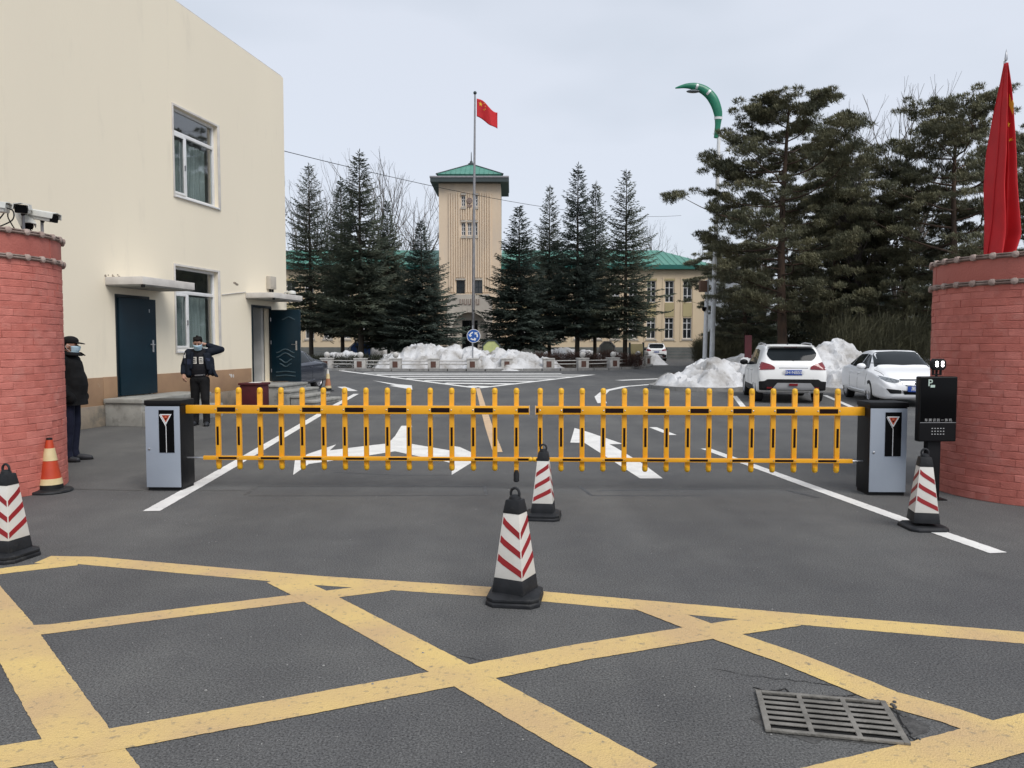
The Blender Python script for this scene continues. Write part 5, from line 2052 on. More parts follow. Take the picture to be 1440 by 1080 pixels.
b.add([(-bw - .4, -.4, gz), (bw + .4, -.4, gz), (bw + .4, 12.4, gz), (-bw - .4, 12.4, gz), (-bw - .4, 6, gz + 2.4), (bw + .4, 6, gz + 2.4)], [(0, 1, 5, 4), (2, 3, 4, 5), (0, 4, 3), (1, 2, 5), (0, 3, 2, 1)])
b.build('roof', M['grey_plinth'], gb)
far_b = thing('white_house', 'small pale gabled house glimpsed between the dark conifers', 'building', (at(1212, 430, 84).x, 84, 0), 0)
hz = at(1212, 398, 84).z
b = MB()
b.prism([(-1.9, 0), (1.9, 0), (1.9, hz - 1.2), (0, hz + .9), (-1.9, hz - 1.2)], 0, 8, 'y')
b.build('wall', M['grey_block'], far_b)
b = MB()
b.tube([(-2.2, -.1, hz - 1.5), (0, -.1, hz + 1.0), (2.2, -.1, hz - 1.5)], .12, 4)
b.build('gable_edge', M['white'], far_b)
far_window(0, hz - 3.6, hz - 1.9, 1.2, -.12, far_b, 1)

# ------------------------------------------------------------------ lamp posts
LY = 43.0
lx = at(1001, 500, LY).x
t = thing('street_lamp', 'tall white lamp post with a curved green horn-shaped arm on top', 'street lamp', (lx, LY, .1), 0)
b = MB()
b.lathe([(.26, 0), (.26, .62), (.23, .65)], 12)
b.build('base', M['base_green'], t, smooth=True)
b = MB()
zt = at(1007, 192, LY).z
b.tube([(0, 0, .65), (.08, 0, 5.5), (.22, 0, zt)], [.145, .125, .095], 12)
b.build('pole', M['lamp_white'], t, smooth=True)
hp = []
for px, py, rad in ((1007, 194, .10), (1009.5, 175, .125), (1009.5, 158, .19), (1003, 140, .215), (992, 128, .20), (978, 122, .165), (964, 121, .10), (949.5, 124, .02)):
    q = at(px, py, LY)
    hp.append((np.array([q.x - lx, 0, q.z - .1]), rad * 1.3))
cp = catmull([h[0] for h in hp], 5)
cr = [float(np.interp(i / 5, range(len(hp)), [h[1] for h in hp])) for i in range(len(cp))]
b = MB()
b.tube(cp, cr, 14, flat=.7)
b.build('curved_arm', M['lamp_green'], t, smooth=True)
b = MB()
for i in (7, 18, 24):
    b.tube([cp[i], cp[i + 1]], [cr[i] + .02, cr[i + 1] + .02], 14, flat=.7)
tag(b.build('trim_band', M['lamp_white'], t, smooth=True), kind='stuff')
q = at(975, 128.5, LY)
b = MB()
b.sphere((q.x - lx, 0, q.z - .1), (.39, .2, .09), 14)
b.build('lamp_glass', M['lens'], t, smooth=True)

l2 = at(991, 500, LY - .8)
t = thing('camera_post', 'shorter white post with brown speaker box and a camera, beside the lamp', 'post', (l2.x, LY - .8, .1), 0)
b = MB()
b.lathe([(.24, 0), (.24, .62), (.21, .65)], 12)
b.build('base', M['base_green'], t, smooth=True)
ztop = at(995, 394, LY - .8).z
b = MB()
b.tube([(0, 0, .65), (.08, 0, ztop - .1)], [.125, .105], 10)
b.build('pole', M['lamp_white'], t, smooth=True)
q = at(988.5, 402, LY - .8)
b = MB()
b.box(q.x - l2.x - .19, q.x - l2.x + .19, -.2, .16, q.z - .43, q.z + .17)
sb = b.build('speaker_box', M['brown_wood'], t, bevel=.01)
b = MB()
b.tube([(q.x - l2.x + .13, -.02, q.z), (.06, 0, q.z)], .03, 6)
b.tube([(q.x - l2.x + .13, -.02, q.z - .25), (.06, 0, q.z - .25)], .03, 6)
b.build('bracket', M['lamp_white'], sb)
q = at(989.5, 435, LY - .8)
b = MB()
b.tube([(.04, 0, q.z - .25), (q.x - l2.x, -.1, q.z - .12)], .03, 6)
b.build('camera_arm', M['lamp_white'], t)
b = MB()
b.lathe([(.13, .02), (.13, -.06), (.10, -.16), (.02, -.22)], 12, (q.x - l2.x, -.1, q.z))
b.build('camera_dome', M['gloss_black'], t, smooth=True)

# ------------------------------------------------------------------ flags
FY = 57.0
f0 = at(665, 520, FY)
zt = at(668, 135, FY).z
t = thing('flagpole', 'tall slim grey flagpole on the roundabout in front of the tower', 'flagpole', (f0.x, FY, .1), 0)
lean = at(668, 135, FY).x - f0.x
b = MB()
b.tube([(0, 0, 0), (lean * .5, 0, zt * .5), (lean, 0, zt)], [.125, .10, .062], 12)
b.build('pole', M['pole_grey'], t, smooth=True)
b = MB()
b.sphere((lean, 0, zt + .12), .13, 12)
b.build('finial', M['dark_eave'], t, smooth=True)


def star_pts(r0, rot=0.0):
    return [(r0 * (1 if k % 2 == 0 else .382) * math.cos(math.pi / 2 + rot + math.pi * k / 5), r0 * (1 if k % 2 == 0 else .382) * math.sin(math.pi / 2 + rot + math.pi * k / 5)) for k in range(10)]


FW, FH = 1.85, 1.28


def flag_xyz(u, v, d=0.0):
    """u along the fly 0..1, v up 0..1"""
    y = .20 * u * math.sin(7.5 * u + 1.2 * v) + .06 * math.sin(13 * u + 2 * v) * u
    return (lean + .12 + FW * u * .82 + .04 * math.sin(6 * u), y - d, zt - .28 - FH * (1 - v) - u * .95 - .14 * u * math.sin(5 * u) * (1 - v) + .10 * math.sin(6.28 * u) * (.6 + .4 * v))


def flag_star(cx_, cy_, r0, rot, parent, fn, w, h, off):
    b = MB()
    for side in (-1, 1):
        vs = [fn(cx_ / w, 1 - cy_ / h, side * off)] + [fn((cx_ + p_[0]) / w, 1 - (cy_ - p_[1]) / h, side * off) for p_ in star_pts(r0, rot)]
        b.add(vs, [(0, 1 + k, 1 + (k + 1) % 10) for k in range(10)])
    return b.build('star', M['flag_yellow'], parent, fix=False)


fl = thing('national_flag', 'red flag with five yellow stars flying from the tall flagpole', 'flag', (f0.x, FY, .1), 0)
b = MB()
NU, NV = 28, 14
vs = [flag_xyz(i / NU, j / NV) for i in range(NU + 1) for j in range(NV + 1)]
fs = [(i * (NV + 1) + j, (i + 1) * (NV + 1) + j, (i + 1) * (NV + 1) + j + 1, i * (NV + 1) + j + 1) for i in range(NU) for j in range(NV)]
b.add(vs, fs)
o = b.build('cloth', M['flag_red'], fl, smooth=True, fix=False)
so = o.modifiers.new('s', 'SOLIDIFY')
so.thickness = .012
so.offset = 0
bpy.context.view_layer.update()
apply_mods(o)
UN = FW / 30
for cx_, cy_, r0, rot in ((5, 5, 3, 0), (10, 2, 1, .4), (12, 4, 1, .1), (12, 7, 1, -.2), (10, 9, 1, -.5)):
    flag_star(cx_ * UN, cy_ * UN * 1.0, r0 * UN, rot, fl, flag_xyz, FW, FH, .012)

PX_, PY_ = 5.66, 8.75
t = thing('draped_flag', 'limp red flag with yellow stars hanging from a pole on the right pier', 'flag', (PX_, PY_, 2.55), 0)
ptop = at(1415, 76, PY_)
b = MB()
b.tube([(0, .05, 0), (ptop.x - PX_, 0.02, ptop.z - 2.62)], [.017, .014], 8)
b.lathe([(.014, 0), (.017, .02), (.013, .06), (.0, .13)], 10, (ptop.x - PX_, 0, ptop.z - 2.62))
b.build('pole', M['steel'], t, smooth=True)
HZ = ptop.z - 2.55 - .10


def drape(u, v, d=0.0):
    """u across 0..1, v from the top 0..1"""
    zc = HZ - v * (HZ - .03)
    px_l = np.interp(v, [0, .12, .25, .45, .62, .80, .93, 1], [1413, 1408, 1402.5, 1396, 1391, 1389.5, 1386.5, 1385.5])
    px_r = np.interp(v, [0, .12, .25, .45, .62, .80, .88, .93, 1], [1416, 1419, 1421, 1423, 1425, 1427.5, 1428.5, 1424, 1415])
    pyv = 90 + 265 * v
    xl = at(px_l, pyv, PY_).x - PX_
    xr_ = at(px_r, pyv, PY_).x - PX_
    amp = .016 + .085 * min(1, v * 2.2)
    x = xl + (xr_ - xl) * (u + .045 * math.sin(u * 14 + v * 1.5) * min(1, v * 2))
    y = amp * math.sin(u * 12.5 + .8 * math.sin(v * 3.0) + v * .9) + .6 * amp * math.sin(u * 24 + 1.1 + v * 2.3) - .03 * v
    if u < .30:
        zc = max(zc, HZ * .34 * (1 - u / .30) * 1.0 - 0 if False else zc)
    return (x, y - d, zc + .02 * math.sin(u * 9) * v)


NU, NV = 60, 48
vs = [drape(i / NU, j / NV) for i in range(NU + 1) for j in range(NV + 1)]
fs = [(i * (NV + 1) + j, (i + 1) * (NV + 1) + j, (i + 1) * (NV + 1) + j + 1, i * (NV + 1) + j + 1) for i in range(NU) for j in range(NV)]
b = MB()
b.add(vs, fs)
o = b.build('cloth', M['flag_red'], t, smooth=True, fix=False)
so = o.modifiers.new('s', 'SOLIDIFY')
so.thickness = .006
so.offset = 0
bpy.context.view_layer.update()
apply_mods(o)


def drape_poly(pts):
    b = MB()
    c = (sum(p_[0] for p_ in pts) / len(pts), sum(p_[1] for p_ in pts) / len(pts))
    b.add([drape(c[0], c[1], .016)] + [drape(p_[0], p_[1], .016) for p_ in pts], [(0, 1 + k, 1 + (k + 1) % len(pts)) for k in range(len(pts))])
    return b.build('star', M['flag_yellow'], t, fix=False)


def dstar(u, v, ru, rv, rot=0):
    return drape_poly([(u + p_[0] * ru, v - p_[1] * rv) for p_ in star_pts(1, rot)])


drape_poly([(.80, .16), (.97, .15), (.985, .22), (.97, .285), (.84, .275), (.76, .215)])
dstar(.66, .315, .13, .018)
dstar(.74, .395, .10, .011, .4)
b = MB()

# ------------------------------------------------------------------ signs and odd things on the roundabout
q = ground_at(664, 521)
q.y = 45.2
sx = at(664.5, 500, q.y).x
t = thing('roundabout_sign', 'round blue sign with three white circling arrows on a post', 'sign', (sx, q.y, .1), 0)
zc, rs = at(666, 472.5, q.y).z - .1, .40
b = MB()
b.tube([(0, 0, 0), (.02, 0, zc + .62)], .042, 8)
b.build('post', M['steel'], t, smooth=True)
b = MB()
b.lathe([(rs, 0), (rs, .015)], 32, (.07, -.06, zc), axis='y')
pl = b.build('sign_plate', M['white'], t)
b = MB()
b.lathe([(rs - .03, 0), (rs - .03, .004)], 32, (.07, -.0755, zc), axis='y')
b.build('blue_disc', M['sign_blue'], pl)
for k in range(3):
    a0 = R(100 + 120 * k)
    a1 = a0 + R(62)
    r0, r1 = .175, .255
    pts = [(r1 * math.cos(a), r1 * math.sin(a)) for a in np.linspace(a0, a1, 7)]
    rm = (r0 + r1) / 2
    pts += [(.335 * math.cos(a1), .335 * math.sin(a1)), (rm * math.cos(a1 + .62), rm * math.sin(a1 + .62)), (.095 * math.cos(a1), .095 * math.sin(a1))]
    pts += [(r0 * math.cos(a), r0 * math.sin(a)) for a in np.linspace(a1, a0, 7)]
    bm = bmesh.new()
    f = bm.faces.new([bm.verts.new((.07 + p_[0], -.0825, zc + p_[1])) for p_ in pts])
    e = bmesh.ops.extrude_face_region(bm, geom=[f])
    for v in [g_ for g_ in e['geom'] if isinstance(g_, bmesh.types.BMVert)]:
        v.co.y += .003
    bmesh.ops.triangulate(bm, faces=bm.faces[:])
    bmesh.ops.recalc_face_normals(bm, faces=bm.faces)
    me = bpy.data.meshes.new('arrow')
    bm.to_mesh(me)
    bm.free()
    me.materials.append(M['white'])
    link('arrow', me, pl)


def oct_panel(label, px, py, Yd, rad, panel, frame, rz=0):
    c = at(px, py, Yd)
    t = thing('octagonal_board', label, 'board', (c.x, Yd, 0), rz)
    o_ = [(rad * math.cos(R(22.5 + 45 * k)), c.z + rad * math.sin(R(22.5 + 45 * k))) for k in range(8)]
    i_ = [(rad * .86 * math.cos(R(22.5 + 45 * k)), c.z + rad * .86 * math.sin(R(22.5 + 45 * k))) for k in range(8)]
    b = MB()
    for k in range(8):
        j = (k + 1) % 8
        b.prism([o_[k], o_[j], i_[j], i_[k]], -.06, .06, 'y')
    b.build('frame', M[frame], t)
    b = MB()
    b.prism(i_, -.02, .02, 'y')
    b.build('panel', M[panel], t)
    b = MB()
    for x in (-rad * .35, rad * .35):
        b.tube([(x, 0, 0), (x, 0, c.z - rad * .8)], .04, 6)
    b.build('stand', M[frame], t)


oct_panel('pale lime octagonal board in a dark frame, behind the snow by the sign', 691, 491, 50.6, .66, 'lime_panel', 'dark_eave')
oct_panel('dark octagonal board in a grey frame, among the right spruces', 854, 491, 58.5, .66, 'grey_plinth', 'pole_grey')
t = thing('blue_signboard', 'blue board with a pale rounded rim, seen between the left spruce trunks', 'board', (at(507, 489, 63).x, 63, 0), 0)
zc = at(507, 490, 63).z
b = MB()
pp = [(-.85, zc - .7), (.85, zc - .7), (.85, zc + .1), (.45, zc + .5), (-.45, zc + .5), (-.85, zc + .1)]
b.prism(pp, 0, .05, 'y')
b.build('panel', M['sign_blue'], t)
b = MB()
b.tube([(p_[0], -.02, p_[1]) for p_ in pp[1:] + pp[:1]], .06, 6)
b.build('rim', M['lamp_white'], t)
b = MB()
for x in (-.6, .6):
    b.tube([(x, .02, 0), (x, .02, zc - .69)], .05, 6)
b.build('leg', M['pole_grey'], t) if False else None
for x in (-.6, .6):
    b = MB()
    b.tube([(x, .02, 0), (x, .02, zc - .69)], .05, 6)
    b.build('leg', M['pole_grey'], t)
t = thing('metal_arch', 'thin dark metal arch standing beside the blue board under the spruces', 'arch', (at(497, 489, 62).x, 62, 0), 0)
b = MB()
b.tube([(1.5 * math.cos(a) - 1.1, 0, 3.3 * math.sin(a)) for a in np.linspace(0, math.pi / 2, 12)], .05, 6)
b.build('hoop', M['dark_eave'], t, smooth=True)
t = thing('lime_cabinet', 'small pale lime cabinet on thin legs by the sparse spruce', 'cabinet', (at(895, 492, 52).x, 52, 0), 0)
zc = at(895, 493, 52).z
b = MB()
b.box(-.42, .42, -.2, .2, zc - .75, zc + .45)
b.build('cabinet_body', M['wing_panel'], t, bevel=.02)
for x in (-.46, .46):
    b = MB()
    b.box(x - .03, x + .03, -.24, .24, .1, zc + .55)
    b.build('side_post', M['dark_eave'], t)
t = thing('maroon_stand', 'slender maroon standing board left of the parked white SUV', 'board', (at(1052, 490, 36).x, 36, 0), 0)
b = MB()
b.box(-.16, .16, -.03, .03, .9, 2.0)
b.build('panel', M['maroon'], t)
for x in (-.14, .14):
    b = MB()
    b.tube([(x * 1.8, 0, 0.1), (x * .5, 0, .95)], .025, 6)
    b.build('leg', M['maroon'], t)
for k, (px, zh) in enumerate(((1025, 1.5), (1062, 1.5))):
    pass

# overhead cable
e0, e1 = wall_pt(-.2, 8.46, 7.32), at(958, 303, 62)
pts = []
for k in range(25):
    f_ = k / 24
    p_ = e0.lerp(e1, f_)
    p_.z -= 1.3 * 4 * f_ * (1 - f_) * .55
    pts.append(p_)
b = MB()
b.tube(pts, .011, 5)
tag(b.build('overhead_cable', M['matt_black'], smooth=True), 'thin black overhead cable from the gatehouse across to the pines', 'cable')

# ------------------------------------------------------------------ vehicles
def car_shell(st, wheels, wr):
    """lofted body; st rows: y, z bottom, z belt, z top, half widths low / belt / top"""
    st = np.array(st, float)
    ys = []
    for i in range(len(st) - 1):
        n = max(2, int((st[i + 1, 0] - st[i, 0]) / .07))
        ys += list(np.linspace(st[i, 0], st[i + 1, 0], n, endpoint=False))
    ys.append(st[-1, 0])
    rows = []
    cm = catmull([r for r in st], 24)
    cm = np.array(cm)
    cy = np.maximum.accumulate(cm[:, 0])
    secs = []
    for y in ys:
        v = [np.interp(y, cy, cm[:, k]) for k in range(1, 7)]
        zb, zm, zt, wl, wb, wtp = v
        h = zt - zm
        cab = min(1.0, max(0.0, (h - .14) / .2))
        e1 = (1 - cab) * .55 + cab * .86
        e2 = (1 - cab) * .85 + cab * .965
        pts = [(0, zb), (wl * .8, zb), (wl * .96, zb + .03), (wl, zb + .12), ((wl + wb) / 2 + .012, (zb + .12) * .45 + zm * .55), (wb, zm - .10), (wb - .02, zm),
               (wb + (wtp - wb) * (.5 * cab + .45 * (1 - cab)), zm + h * (e1 * .52)), (wtp, zm + h * e1), (wtp * .88, zm + h * e2), (wtp * .5, zt - h * .006), (0, zt)]
        secs.append([(q[0], q[1]) for q in catmull(pts, 4)])
    nv = len(secs[0])
    b = MB()
    ring = []
    for y, s in zip(ys, secs):
        full = [(x, y, z) for x, z in s] + [(-x, y, z) for x, z in reversed(s[1:-1])]
        ring.append(full)
    n = len(ring[0])
    vs = [p for r_ in ring for p in r_]
    fs = []
    for i in range(len(ring) - 1):
        for j in range(n):
            fs.append((i * n + j, i * n + (j + 1) % n, (i + 1) * n + (j + 1) % n, (i + 1) * n + j))
    fs.append(tuple(range(n - 1, -1, -1)))
    fs.append(tuple((len(ring) - 1) * n + j for j in range(n)))
    b.add(vs, fs)
    return b


def cut_arches(o, wheels, wr, wmax, m):
    b = MB()
    for s in (1, -1):
        for wy in wheels:
            b.lathe([(wr * 1.14, 0), (wr * 1.14, .32)], 32, (s * (wmax - .26) if s > 0 else -(wmax - .26) - .32, wy, wr), axis='x')
    cutter = b.build('cutter', m)
    md = o.modifiers.new('b', 'BOOLEAN')
    md.object = cutter
    md.operation = 'DIFFERENCE'
    md.solver = 'EXACT'
    md.material_mode = 'TRANSFER'
    bpy.context.view_layer.update()
    apply_mods(o)
    bpy.data.objects.remove(cutter)
    o.data.polygons.foreach_set('use_smooth', [True] * len(o.data.polygons))
    o.data.set_sharp_from_angle(angle=R(32))


def bvh_of(o):
    bm = bmesh.new()
    bm.from_mesh(o.data)
    t = BVHTree.FromBMesh(bm)
    bm.free()
    return t


def decal(name, bvh, poly, axis, m, parent, off=.006, cuts=3, depth=.02):
    """a thin shaped panel laid on the body; poly in (x,z) seen along +y / -y, (y,z) seen along x, (x,y) from above"""
    bm = bmesh.new()
    f = bm.faces.new([bm.verts.new((p[0], p[1], 0)) for p in poly])
    bmesh.ops.triangulate(bm, faces=[f])
    for _ in range(cuts):
        bmesh.ops.subdivide_edges(bm, edges=[e for e in bm.edges if e.calc_length() > .06], cuts=1)
        bmesh.ops.triangulate(bm, faces=bm.faces[:])
    mp = {'rear': (lambda p: Vector((p.x, -6, p.y)), Vector((0, 1, 0))), 'front': (lambda p: Vector((p.x, 6, p.y)), Vector((0, -1, 0))),
          'left': (lambda p: Vector((-4, p.x, p.y)), Vector((1, 0, 0))), 'right': (lambda p: Vector((4, p.x, p.y)), Vector((-1, 0, 0))),
          'top': (lambda p: Vector((p.x, p.y, 5)), Vector((0, 0, -1)))}[axis]
    dead = []
    for v in bm.verts:
        o_ = mp[0](v.co)
        hit = bvh.ray_cast(o_, mp[1])
        if hit[0] is None:
            dead.append(v)
        else:
            v.co = hit[0] - mp[1] * off
    bmesh.ops.delete(bm, geom=dead, context='VERTS')
    if not bm.faces:
        bm.free()
        return None
    bd = [e for e in bm.edges if e.is_boundary]
    ex = bmesh.ops.extrude_edge_only(bm, edges=bd)
    for v in [g_ for g_ in ex['geom'] if isinstance(g_, bmesh.types.BMVert)]:
        v.co += mp[1] * depth
    bmesh.ops.recalc_face_normals(bm, faces=bm.faces)
    me = bpy.data.meshes.new(name)
    bm.to_mesh(me)
    bm.free()
    me.materials.append(m)
    me.polygons.foreach_set('use_smooth', [True] * len(me.polygons))
    me.set_sharp_from_angle(angle=R(35))
    return link(name, me, parent)


def round_poly(pts, r=.05, n=4):
    out = []
    k = len(pts)
    for i in range(k):
        p, a, c = Vector(pts[i]), Vector(pts[i - 1]), Vector(pts[(i + 1) % k])
        d0, d1 = (a - p), (c - p)
        rr_ = min(r, d0.length * .45, d1.length * .45)
        s, e = p + d0.normalized() * rr_, p + d1.normalized() * rr_
        for q in range(n + 1):
            t = q / n
            w = s * (1 - t) ** 2 + p * 2 * t * (1 - t) + e * t * t
            out.append((w.x, w.y))
    return out


def wheel(parent, x, y, r, w, spokes=5):
    s = 1 if x > 0 else -1
    e = thing('wheel', None, None, (x, y, r)) if False else None
    b = MB()
    rt = r * .68
    b.lathe([(rt, -w / 2), (r * .95, -w / 2), (r, -w / 2 + .03), (r, w / 2 - .03), (r * .95, w / 2), (rt, w / 2), (rt - .01, w / 2 - .03), (rt - .01, -w / 2 + .03), (rt, -w / 2)], 32, axis='x', caps=False)
    ty = b.build('wheel', M['tyre'], parent, smooth=True, loc=(x, y, r))
    b = MB()
    b.lathe([(rt + .004, s * (w / 2 - .012)), (rt - .02, s * (w / 2 - .004)), (rt - .035, s * (w / 2 - .03)), (rt - .04, s * (w / 2 - .09))], 28, axis='x', caps=False)
    for k in range(spokes):
        a = 2 * math.pi * k / spokes
        T = Matrix.Rotation(a, 4, 'X')
        for dz in (-.022, .022):
            b.box(min(s * (w / 2 - .045), s * (w / 2 - .012)), max(s * (w / 2 - .045), s * (w / 2 - .012)), dz - .016, dz + .016, .03, rt - .02, T=T)
    b.lathe([(.055, s * (w / 2 - .06)), (.05, s * (w / 2 - .008)), (.0, s * (w / 2 - .004))], 14, axis='x')
    b.build('rim', M['alloy'], ty, smooth=True)
    b = MB()
    b.lathe([(rt - .03, s * (w / 2 - .10)), (0, s * (w / 2 - .10))], 20, axis='x')
    b.build('brake_disc', M['matt_black'], ty)
    return ty


def mirror_unit(parent, s, x, y, z, m):
    b = MB()
    b.sphere((s * (x + .10), y, z), (.125, .075, .085), 14)
    o = b.build('wing_mirror', m, parent, smooth=True)
    b = MB()
    b.box(min(s * (x - .06), s * (x + .03)), max(s * (x - .06), s * (x + .03)), y - .03, y + .03, z - .07, z - .03)
    b.build('mirror_arm', M['car_plastic'], o)


def make_suv(label, loc, rz, plate, paint):
    t = thing('parked_suv', label, 'car', loc, rz, 'white SUVs')
    st = [(-2.17, .44, .60, .70, .68, .70, .64), (-2.145, .37, .74, .90, .80, .82, .72), (-2.10, .33, .88, 1.06, .855, .87, .74), (-2.04, .30, .96, 1.14, .875, .885, .73), (-1.92, .28, 1.0, 1.33, .885, .885, .70),
          (-1.80, .27, 1.01, 1.47, .89, .885, .685), (-1.66, .26, 1.01, 1.55, .89, .885, .675), (-1.2, .25, .995, 1.595, .89, .885, .675), (-.3, .25, .965, 1.61, .89, .88, .675), (.3, .25, .945, 1.58, .89, .88, .665),
          (.75, .25, .935, 1.42, .89, .88, .65), (1.15, .25, .93, 1.13, .89, .875, .67), (1.3, .25, .92, 1.05, .89, .87, .73), (1.7, .26, .86, .96, .87, .85, .72), (2.0, .27, .76, .85, .80, .78, .64), (2.12, .30, .62, .72, .70, .70, .56), (2.17, .36, .52, .60, .58, .58, .48)]
    wy = (-1.30, 1.33)
    bo = car_shell(st, wy, .345).build('body', [paint], t, smooth=True)
    cut_arches(bo, wy, .345, .89, M['car_plastic'])
    bv = bvh_of(bo)
    decal('rear_window', bv, round_poly([(-.52, 1.165), (-.60, 1.24), (-.655, 1.34), (-.58, 1.505), (.58, 1.505), (.655, 1.34), (.60, 1.24), (.52, 1.165)], .05), 'rear', M['car_glass'], t, .008)
    decal('rear_bumper', bv, round_poly([(-.86, .36), (-.87, .60), (-.72, .615), (-.66, .665), (.66, .665), (.72, .615), (.87, .60), (.86, .36)], .03), 'rear', M['car_plastic'], t, .02, 5)
    decal('skid_plate', bv, round_poly([(-.55, .375), (-.40, .565), (.46, .565), (.60, .375)], .02), 'rear', M['silver_plastic'], t, .055, 5)
    b = MB()
    b.box(-.10, .12, -2.26, -2.19, .49, .55)
    b.build('fog_lamp', M['tail_red'], t)
    for s in (-1, 1):
        tl = decal('tail_lamp', bv, round_poly([(s * .45, .93), (s * .46, 1.0), (s * .58, 1.07), (s * .78, 1.13), (s * .875, 1.13), (s * .875, .915)], .03), 'rear', M['tail_red'], t, .014)
        decal('side_window', bv, round_poly([(-1.40, 1.06), (-1.33, 1.26), (-1.1, 1.43), (-.72, 1.47), (-.72, 1.03)], .04), 'right' if s > 0 else 'left', M['car_glass'], t, .008)
        decal('side_window', bv, round_poly([(-.66, 1.03), (-.66, 1.475), (.18, 1.46), (.18, 1.0)], .03), 'right' if s > 0 else 'left', M['car_glass'], t, .008)
        decal('side_window', bv, round_poly([(.24, 1.0), (.24, 1.45), (.50, 1.40), (.98, 1.01)], .03), 'right' if s > 0 else 'left', M['car_glass'], t, .008)
        decal('sill_cladding', bv, round_poly([(-.88, .30), (-.88, .45), (.90, .45), (.90, .30)], .02), 'right' if s > 0 else 'left', M['car_plastic'], t, .012)
        sd = 'right' if s > 0 else 'left'
        for gap in ([(-.70, .50), (-.685, .50), (-.685, .98), (-.70, .98)], [(.20, .48), (.215, .48), (.215, .97), (.20, .97)], [(1.02, .60), (1.035, .60), (1.06, .93), (1.045, .93)]):
            decal('panel_gap', bv, gap, sd, M['car_plastic'], t, .003, 2, .004)
        for hy in (-.55, .30):
            b = MB()
            b.tube([(s * .895, hy - .09, .885), (s * .915, hy - .05, .89), (s * .915, hy + .05, .89), (s * .895, hy + .09, .885)], .016, 6)
            b.build('door_handle', paint, t, smooth=True)
        mirror_unit(t, s, .86, .82, 1.06, M['car_plastic'])
        b = MB()
        b.tube([(s * .61, -1.45, 1.55), (s * .615, -1.3, 1.615), (s * .62, -.4, 1.645), (s * .61, .12, 1.62), (s * .60, .28, 1.56)], [.016, .02, .02, .02, .016], 8)
        b.build('roof_rail', M['silver_plastic'], t, smooth=True)
        decal('headlamp', bv, round_poly([(s * .42, .70), (s * .44, .80), (s * .70, .84), (s * .74, .74)], .03), 'front', M['lens'], t, .008)
        b = MB()
        b.box(s * .60 - .07, s * .60 + .07, -2.195, -2.15, .41, .45)
        b.build('reflector', M['tail_red'], t)
        for q in wy:
            wheel(t, s * .79, q, .345, .215)
    decal('windscreen', bv, round_poly([(-.66, .985), (-.60, .52), (.60, .52), (.66, .985)], .05), 'top', M['car_glass'], t, .008)
    b = MB()
    b.box(-.35, .40, -2.135, -2.085, .955, .98)
    b.build('chrome_strip', M['chrome'], t, bevel=.006)
    b = MB()
    b.box(-.20, .24, -2.178, -2.155, .775, .915)
    pl = b.build('number_plate', M['plate_blue'], t, bevel=.004)
    if plate:
        letters('lettering', plate, .118, M['white'], pl, (.02, -2.1795, .845), (math.pi / 2, 0, 0), .0008, bold=.0012)
    b = MB()
    b.tube([(.05, -2.02, 1.165), (-.10, -2.0, 1.185), (-.40, -1.985, 1.195)], [.022, .016, .010], 6)
    b.build('rear_wiper', M['car_plastic'], t, smooth=True)
    b = MB()
    b.box(-.17, .17, -1.80, -1.77, 1.522, 1.548)
    b.build('brake_light', M['tail_red'], t)
    b = MB()
    b.prism([(-.60, 1.545), (.60, 1.545), (.56, 1.575), (-.56, 1.575)], -1.90, -1.62, 'y')
    b.build('spoiler', paint, t, bevel=.012)
    b = MB()
    b.tube([(0, -1.2, 1.60), (0, -1.26, 1.66)], [.02, .008], 6)
    b.build('aerial', M['car_plastic'], t)
    b = MB()
    b.tube([(.45, -2.1, .30), (.45, -1.85, .32)], .035, 10)
    b.build('exhaust_pipe', M['steel'], t, smooth=True)
    return t


